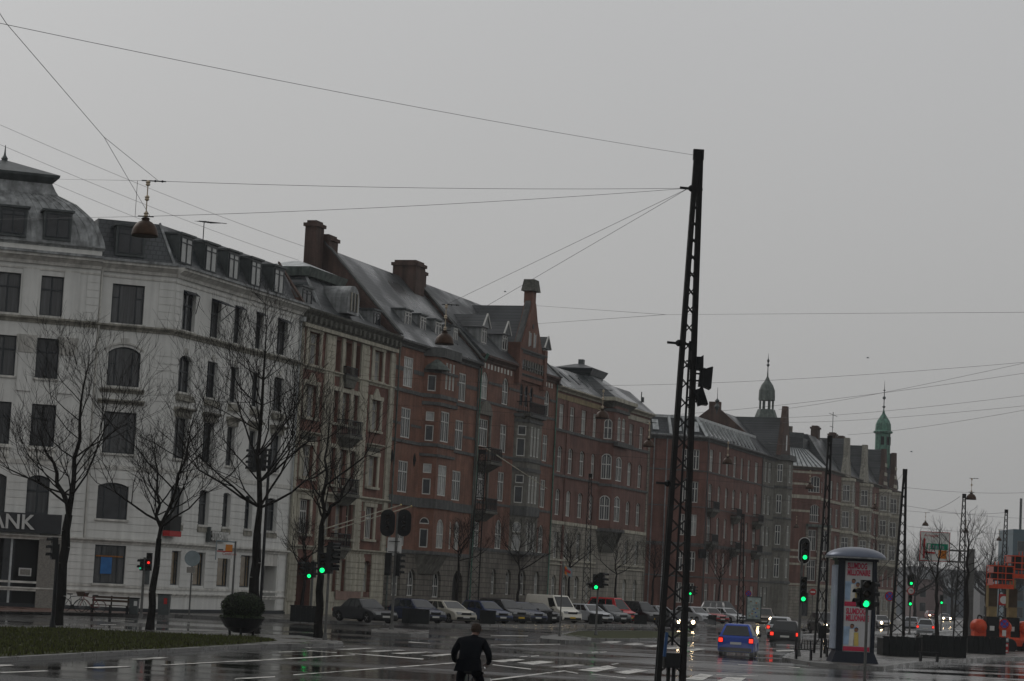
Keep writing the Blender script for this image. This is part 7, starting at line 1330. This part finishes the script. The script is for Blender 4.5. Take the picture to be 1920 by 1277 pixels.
for x, y, h, w_, lab in ((249, 1152, .85, .45, 'small dark litter bin left of the red pedestrian light, with a white sticker'), (305, 1153, 1.1, .6, 'larger dark litter bin right of the slim leaning tree, with a red poster')):
    g = gnd(x, y, .15); o = thing('litter_bin', lab, 'bin', (g[0], g[1], .15), group='bins by the bank'); MB().frus([(-w_ / 2, 0, 0), (w_ / 2, 0, 0), (w_ / 2, w_, 0), (-w_ / 2, w_, 0)], [(-w_ / 2 - .03, -.02, h), (w_ / 2 + .03, -.02, h), (w_ / 2 + .03, w_, h), (-w_ / 2 - .03, w_, h)]).obj('body', M['zinc_dk'], o); MB().box(-w_ / 2 - .06, w_ / 2 + .06, -.05, w_ + .03, h, h + .06).obj('lid', M['black'], o)
    MB().box(.02, .2, -.04, -.02, h * .55, h * .85).obj('sticker', M['whites'] if h < 1 else M['red'], o)
# round bush in a bowl planter
g = gnd(452, 1192, .12); Yb_ = g[1]; o = thing('bowl_planter', 'dark bowl planter with a clipped round bush at the foot of the tallest tree', 'planter', (g[0], g[1], .12)); s_ = F / Yb_
R_ = 42 / s_; bw = MB().lathe([(.28, .12), (R_ * .45, .16), (R_ * .75, .36), (R_ * .9, .6), (R_ * 1.0, .72), (R_ * 1.02, .76), (R_ * .93, .76), (R_ * .9, .68)], 28).obj('bowl', M['iron'], o); 
for k in range(3): a = 2 * pi * k / 3 + .6; MB().bar((.55 * cos(a), .55 * sin(a), 0), (.6 * cos(a), .6 * sin(a), .3), .1).obj('foot', M['iron'], o)
lv = MB(); rb_ = random.Random(5); RB = .86; cz_ = .74 + .47
MB().lathe([(.02, cz_ + RB * .55)] + [(RB * .8 * sin(a), cz_ + RB * .54 * cos(a)) for a in [pi * i / 8 for i in range(1, 8)]] + [(.02, cz_ - RB * .55)], 14).obj('bush_core', M['black'] if 0 else M['hedge'], o)
def leaves(mb, rn, c, R, n, s, flat=1.):
    for _ in range(n):
        v = Vector((rn.gauss(0, 1), rn.gauss(0, 1), rn.gauss(0, 1))).normalized() * R * rn.uniform(.8, 1.05) * (1 + .05 * sin(9 * rn.random())); v.z *= flat; p = Vector(c) + v; a = Vector((rn.uniform(-1, 1), rn.uniform(-1, 1), rn.uniform(-1, 1))).normalized() * s; b = a.orthogonal().normalized() * s * .6
        k = len(mb.v); mb.v += [tuple(p - a), tuple(p + b), tuple(p + a), tuple(p - b)]; mb.f.append((k, k + 1, k + 2, k + 3)); mb.mi.append(rn.choice((0, 0, 1))); mb.sm.append(False)
leaves(lv, rb_, (0, 0, cz_), RB, 11000, .04, .66); 
me = bpy.data.meshes.new('bush'); me.from_pydata(lv.v, [], lv.f); me.materials.append(M['hedge']); me.materials.append(mat('hedge_leaf_light', (.028, .045, .016), .6, var=.4)); me.polygons.foreach_set('material_index', lv.mi); tag(link('foliage', me, W[o.name], o), kind='stuff')
lv = MB(); rb_ = random.Random(6)
for k in range(14): a = 2 * pi * k / 14; leaves(lv, rb_, (R_ * .8 * cos(a), R_ * .8 * sin(a), .76), .2, 60, .04, .5)
me = bpy.data.meshes.new('ivy'); me.from_pydata(lv.v, [], lv.f); me.materials.append(bpy.data.materials['hedge_leaf_light']); tag(link('rim_plants', me, W[o.name], o), kind='stuff')
# dark planter boxes between the parked cars
def boxp(lab, xa, xb, yt, yb, z0=0., dep=1.2, hd_=None, grp='dark planter boxes along the parked cars', plants=False):
    a = gnd(xa, yb, z0); b = at(xb, yb, a[1]); h = at((xa + xb) / 2, yt, a[1])[2] - z0; w_ = b[0] - a[0]; o = thing('planter_box', lab, 'planter', (a[0], a[1], z0), group=grp); n = max(2, int(w_ / .3))
    for k in range(n): MB().box(w_ * k / n + .01, w_ * (k + 1) / n - .01, 0, .04, 0, h).obj('board', M['planter'], o)
    MB().box(0.0, w_, .045, dep, 0, h - .06).obj('box', M['planter'], o); MB().box(-.04, w_ + .04, -.03, .08, h - .0, h + .05).obj('rim', M['iron'], o)
    if plants:
        lv = MB(); rn = random.Random(int(xa)); 
        for k in range(int(w_ * 2)): leaves(lv, rn, (rn.uniform(0, w_), rn.uniform(.1, dep - .1), h - .05), .22, 45, .05, .5)
        me = bpy.data.meshes.new('plants'); me.from_pydata(lv.v, [], lv.f); me.materials.append(M['hedge']); tag(link('plants', me, W[o.name], o), kind='stuff')
    return o
boxp('dark planter box with a small tree, left of the black convertible', 543, 594, 1137, 1165, .15)
for xa, xb, yt, yb, lab in [(753, 804, 1143, 1168, 'dark planter box before the navy hatchback'), (899, 929, 1146, 1169, 'dark planter box before the dark blue hatchback'), (1007, 1035, 1147, 1169, 'dark planter box before the small black car'), (1105, 1129, 1152, 1170, 'dark planter box before the silver small car'), (1190, 1213, 1154, 1170, 'dark planter box before the black people carrier'), (1328, 1343, 1154, 1171, 'small dark planter box before the small red car')]:
    boxp(lab, xa, xb, yt, yb, .15, 1.0)
boxp('long black planter at the foot of the lattice mast, right of the advertising column', 1655, 1727, 1196, 1229, .14, 2.0, grp='long planters on the right', plants=True); boxp('long black planter in front of the orange lifts, the rightmost one', 1814, 1886, 1195, 1229, .0, 1.6, grp='long planters on the right', plants=True)
boxp('long black planter behind the benches, left part in front of the orange lifts', 1729, 1812, 1194, 1230, .14, 2.0, grp='long planters on the right', plants=True); 
for xa, xb, yb, lab in ((1724, 1762, 1240, 'dark low bench before the long planters'), (1490, 1525, 1236, 'dark slatted bench with armrests left of the advertising column'), (1548, 1572, 1232, 'dark bench end just beside the advertising column foot')):
    a = gnd(xa, yb, .14); b = at(xb, yb, a[1]); w_ = b[0] - a[0]; o = thing('bench', lab, 'bench', (a[0], a[1], .14), group='benches on the island')
    for y_ in (0, .16, .32): MB().box(0, w_, y_, y_ + .12, .42, .46).obj('seat_slat', M['iron'], o)
    for x_ in (.05, w_ - .12): MB().box(x_, x_ + .07, 0, .44, 0, .42).box(x_, x_ + .05, .42, .48, .42, .85).obj('leg', M['iron'], o)
    for k in range(6): MB().bar((.1 + k * (w_ - .2) / 5, .47, .46), (.1 + k * (w_ - .2) / 5, .47, .85), .03).obj('back_bar', M['iron'], o)
# utility box on the twin leg mast foot
g = gnd(1535, 1232, .14); o = thing('control_cabinet', 'small dark control cabinet on a stand between the legs of the twin leg mast', 'cabinet', (g[0], g[1] - .8, .14)); MB().box(-.16, .16, -.1, .12, .9, 1.5).obj('box', M['iron'], o); MB().tube((0, 0, 0), (0, 0, .9), .05).obj('stand', M['iron'], o)

# ================================================================ ORANGE LIFTS
def lift(lab, x, Y, yb, ytop, boom_x, bask_w, flip=1, grp='orange boom lifts'):
    b = at(x, yb, Y); o = thing('boom_lift', lab, 'boom lift', (b[0], Y, max(0, b[2])), group=grp); s_ = F / Y
    ch = MB().box(-1.3, 1.3, -.9, 1.1, .45, .85).frus([(-1.6, -.8, .85), (1.3, -.8, .85), (1.3, 1, .85), (-1.6, 1, .85)], [(-1.7, -.7, 1.0), (1.2, -.7, 1.0), (1.2, .9, 1.0), (-1.7, .9, 1.0)]).obj('chassis', M['orange'], o); MB().box(-1.2, 1.2, -.7, .9, .2, .46).obj('underframe', M['black'], o)
    for wx in (-.95, .95):
        for wy in (-1.05, 1.05): MB().lathe([(.2, -.16), (.42, -.16), (.48, -.1), (.48, .1), (.42, .16), (.2, .16)], 18, (wx, wy, .48), 'y').lathe([(.24, -.1), (.24, .1)], 12, (wx, wy, .48), 'y').obj('wheel', M['rubber'], o)
    # rounded counterweight and engine covers
    for cx, rr_ in ((-.85, .5), (.75, .48)):
        cv = MB().lathe([(.06, -.75), (rr_ * .8, -.7), (rr_, -.4), (rr_, .4), (rr_ * .8, .7), (.06, .75)], 16, (cx, 0, 1.62), 'y'); c_ = cv.obj('engine_cover', M['orange'], o); c_.data.polygons.foreach_set('use_smooth', [True] * len(c_.data.polygons))
        MB().box(cx - rr_ * .75, cx + rr_ * .75, -.6, .6, 1.0, 1.7).obj('side_cover', M['orange'], o)
    MB().path([(-1.0, -.3, 2.1), (-.95, -.3, 2.35), (-.75, -.3, 2.3), (-.7, -.3, 2.15)], .05).obj('hose', M['black'], o)
    bx0 = boom_x
    MB().box(bx0 - .42, bx0 + .42, -.6, .5, .95, 2.3).obj('turret', M['black'], o); MB().box(bx0 - .2, bx0 + .1, -.62, -.605, 1.4, 1.7).obj('warning_label', M['whites'], o); z2 = at(x, ytop, Y)[2] - b[2]
    MB().box(bx0 - .27, bx0 + .27, -.45, .3, 2.3, 2.95).obj('boom_base', M['yellow'], o); MB().box(bx0 - .28, bx0 + .28, -.4, .25, 2.95, 4.2).obj('boom_inner', mat('dark_boom', (.05, .035, .02), .5, var=.3) if 'dark_boom' not in bpy.data.materials else bpy.data.materials['dark_boom'], o)
    MB().box(bx0 - .33, bx0 - .29, -.45, .3, 2.9, 4.3).box(bx0 - .16, bx0 + .16, -.35, .2, 4.2, z2 - 2.1).obj('boom_top', M['yellow'], o)
    zb_ = z2 - 2.0; bw_ = bask_w; bo_ = bx0 + .5 * flip; bs = MB().box(bo_ - bw_ / 2, bo_ + bw_ / 2, -.5, .5, zb_, zb_ + .28)
    k = MB()
    for z in (zb_ + .6, zb_ + 1.0, zb_ + 1.45):
        P_ = [(bo_ - bw_ / 2, -.5, z), (bo_ + bw_ / 2, -.5, z), (bo_ + bw_ / 2, .5, z), (bo_ - bw_ / 2, .5, z), (bo_ - bw_ / 2, -.5, z)]; k.path(P_, .035)
    nn = int(bw_ / .45)
    for i in range(nn + 1):
        for y in (-.5, .5): k.tube((bo_ - bw_ / 2 + bw_ * i / nn, y, zb_), (bo_ - bw_ / 2 + bw_ * i / nn, y, zb_ + 1.45 + (.3 if i == nn // 2 else 0)), .03, None, 5)
    bs.obj('basket_floor', M['orange'], o); k.obj('basket_rails', M['orange'], o)
    for cx in (bo_ - .3, bo_ + .45): MB().box(cx - .28, cx + .28, -.35, .1, zb_ + .5, zb_ + 1.5).obj('control_box', M['black'], o)
    MB().box(bo_ - bw_ / 2 - .12, bo_ - bw_ / 2 + .2, -.56, -.5, zb_ + .2, zb_ + .6).box(bo_ - bw_ / 2 - .1, bo_ - bw_ / 2 + .22, -.56, -.5, zb_ + 1.0, zb_ + 1.4).obj('pink_placard', mat('pink_placard', (.55, .25, .22), .5, var=0) if 'pink_placard' not in bpy.data.materials else bpy.data.materials['pink_placard'], o)
    return o
lift('orange boom lift with a round engine cover and raised basket, the left one', 1858, 156, 1226, 1048, -.05, 1.55); lift('orange boom lift with its basket raised higher, the right one at the picture edge', 1897, 158, 1227, 1030, -.1, 1.9, 1)
o, Y = sign_post('no stopping sign on a red and white striped board in front of the orange lifts', 1883, 1230, .0, Y=148); X, z = loc(o, 1883, 1170, Y); post(o, z + .3, .04); MB().lathe([(.32, -.06), (.32, -.04)], 22, (X, 0, z), 'y').obj('disc', M['red'], o); MB().lathe([(.24, -.072), (.24, -.062)], 22, (X, 0, z), 'y').obj('blue_face', M['blue'], o); MB().bar((X - .2, -.08, z - .2), (X + .2, -.08, z + .2), .05).bar((X - .2, -.08, z + .2), (X + .2, -.08, z - .2), .05).obj('cross', M['red'], o)
MB().box(X - .12, X + .12, -.06, -.04, z - .75, z - .38).obj('plate', M['whites'], o); MB().box(X - .3, X + .3, -.06, -.04, z - 1.1, z - .82).obj('plate', M['greys'], o); MB().box(X - .2, X + .3, -.05, -.02, .1, z - 1.15).obj('board', M['red'], o)
for k in range(3): MB().box(X - .15, X + .25, -.062, -.052, .2 + k * .35, .33 + k * .35).obj('stripe', M['whites'], o)
o, Y = sign_post('round speed sign in a red square frame behind the orange lifts', 1881, 1195, Y=185); X, z = loc(o, 1882, 1125, Y); post(o, z, .05); MB().box(X - .38, X + .38, -.05, -.02, z - .42, z + .45).obj('frame', M['red'], o); MB().lathe([(.3, -.065), (.3, -.055)], 22, (X, 0, z), 'y').obj('face', M['whites'], o)
# gulls
for x, y, Y in ((1627, 671, 150), (1709, 847, 170), (947, 547, 150)):
    a = at(x, y, Y); o = thing('gull', {1627: 'small gull flying above the green spire', 1709: 'tiny gull in the sky right of the green spire', 947: 'tiny bird in the sky above the gabled roofs'}[x], 'bird', M=Matrix.Translation(a) @ Matrix.Scale(.5, 4), group='birds in the sky')
    MB().lathe([(.01, -.18), (.05, -.05), (.05, .08), (.01, .2)], 8, (0, 0, 0), 'x').obj('body', M['greys'], o)
    for s_ in (-1, 1): MB().frus([(-.06, 0, .02), (.08, 0, .02), (.04, s_ * .22, .1), (-.06, s_ * .22, .1)], [(-.06, 0, .03), (.08, 0, .03), (.04, s_ * .22, .11), (-.06, s_ * .22, .11)]).frus([(.04, s_ * .22, .1), (-.06, s_ * .22, .1), (-.1, s_ * .5, .03)], [(.04, s_ * .22, .11), (-.06, s_ * .22, .11), (-.1, s_ * .5, .04)]).obj('wing', M['greys'], o)

# ================================================================ RAIN HAZE
if HAZE:
    hm = bpy.data.materials.new('rain_haze'); hm.use_nodes = True; n_ = hm.node_tree.nodes; n_.clear(); vo = n_.new('ShaderNodeVolumePrincipled'); ou = n_.new('ShaderNodeOutputMaterial'); vo.inputs['Density'].default_value = HAZE; vo.inputs['Color'].default_value = (.93, .95, .97, 1); vo.inputs['Anisotropy'].default_value = .2; hm.node_tree.links.new(vo.outputs[0], ou.inputs['Volume'])
    o = MB().box(-450, 500, -30, 760, -1.05, 52).obj('haze', hm); tag(o, 'thin rain haze filling the street', 'haze', kind='stuff')
scn.cycles.volume_bounces = 1; scn.cycles.max_bounces = 6
for o in bpy.data.objects:
    if o.parent is None and 'label' in o and len(o['label'].replace('-', ' ').split()) > 16: print('LONG', o.name, len(o['label'].split()), o['label'])
print('OBJ', len(bpy.data.objects), 'tris', sum(len(o.data.polygons) for o in bpy.data.objects if o.type == 'MESH'))
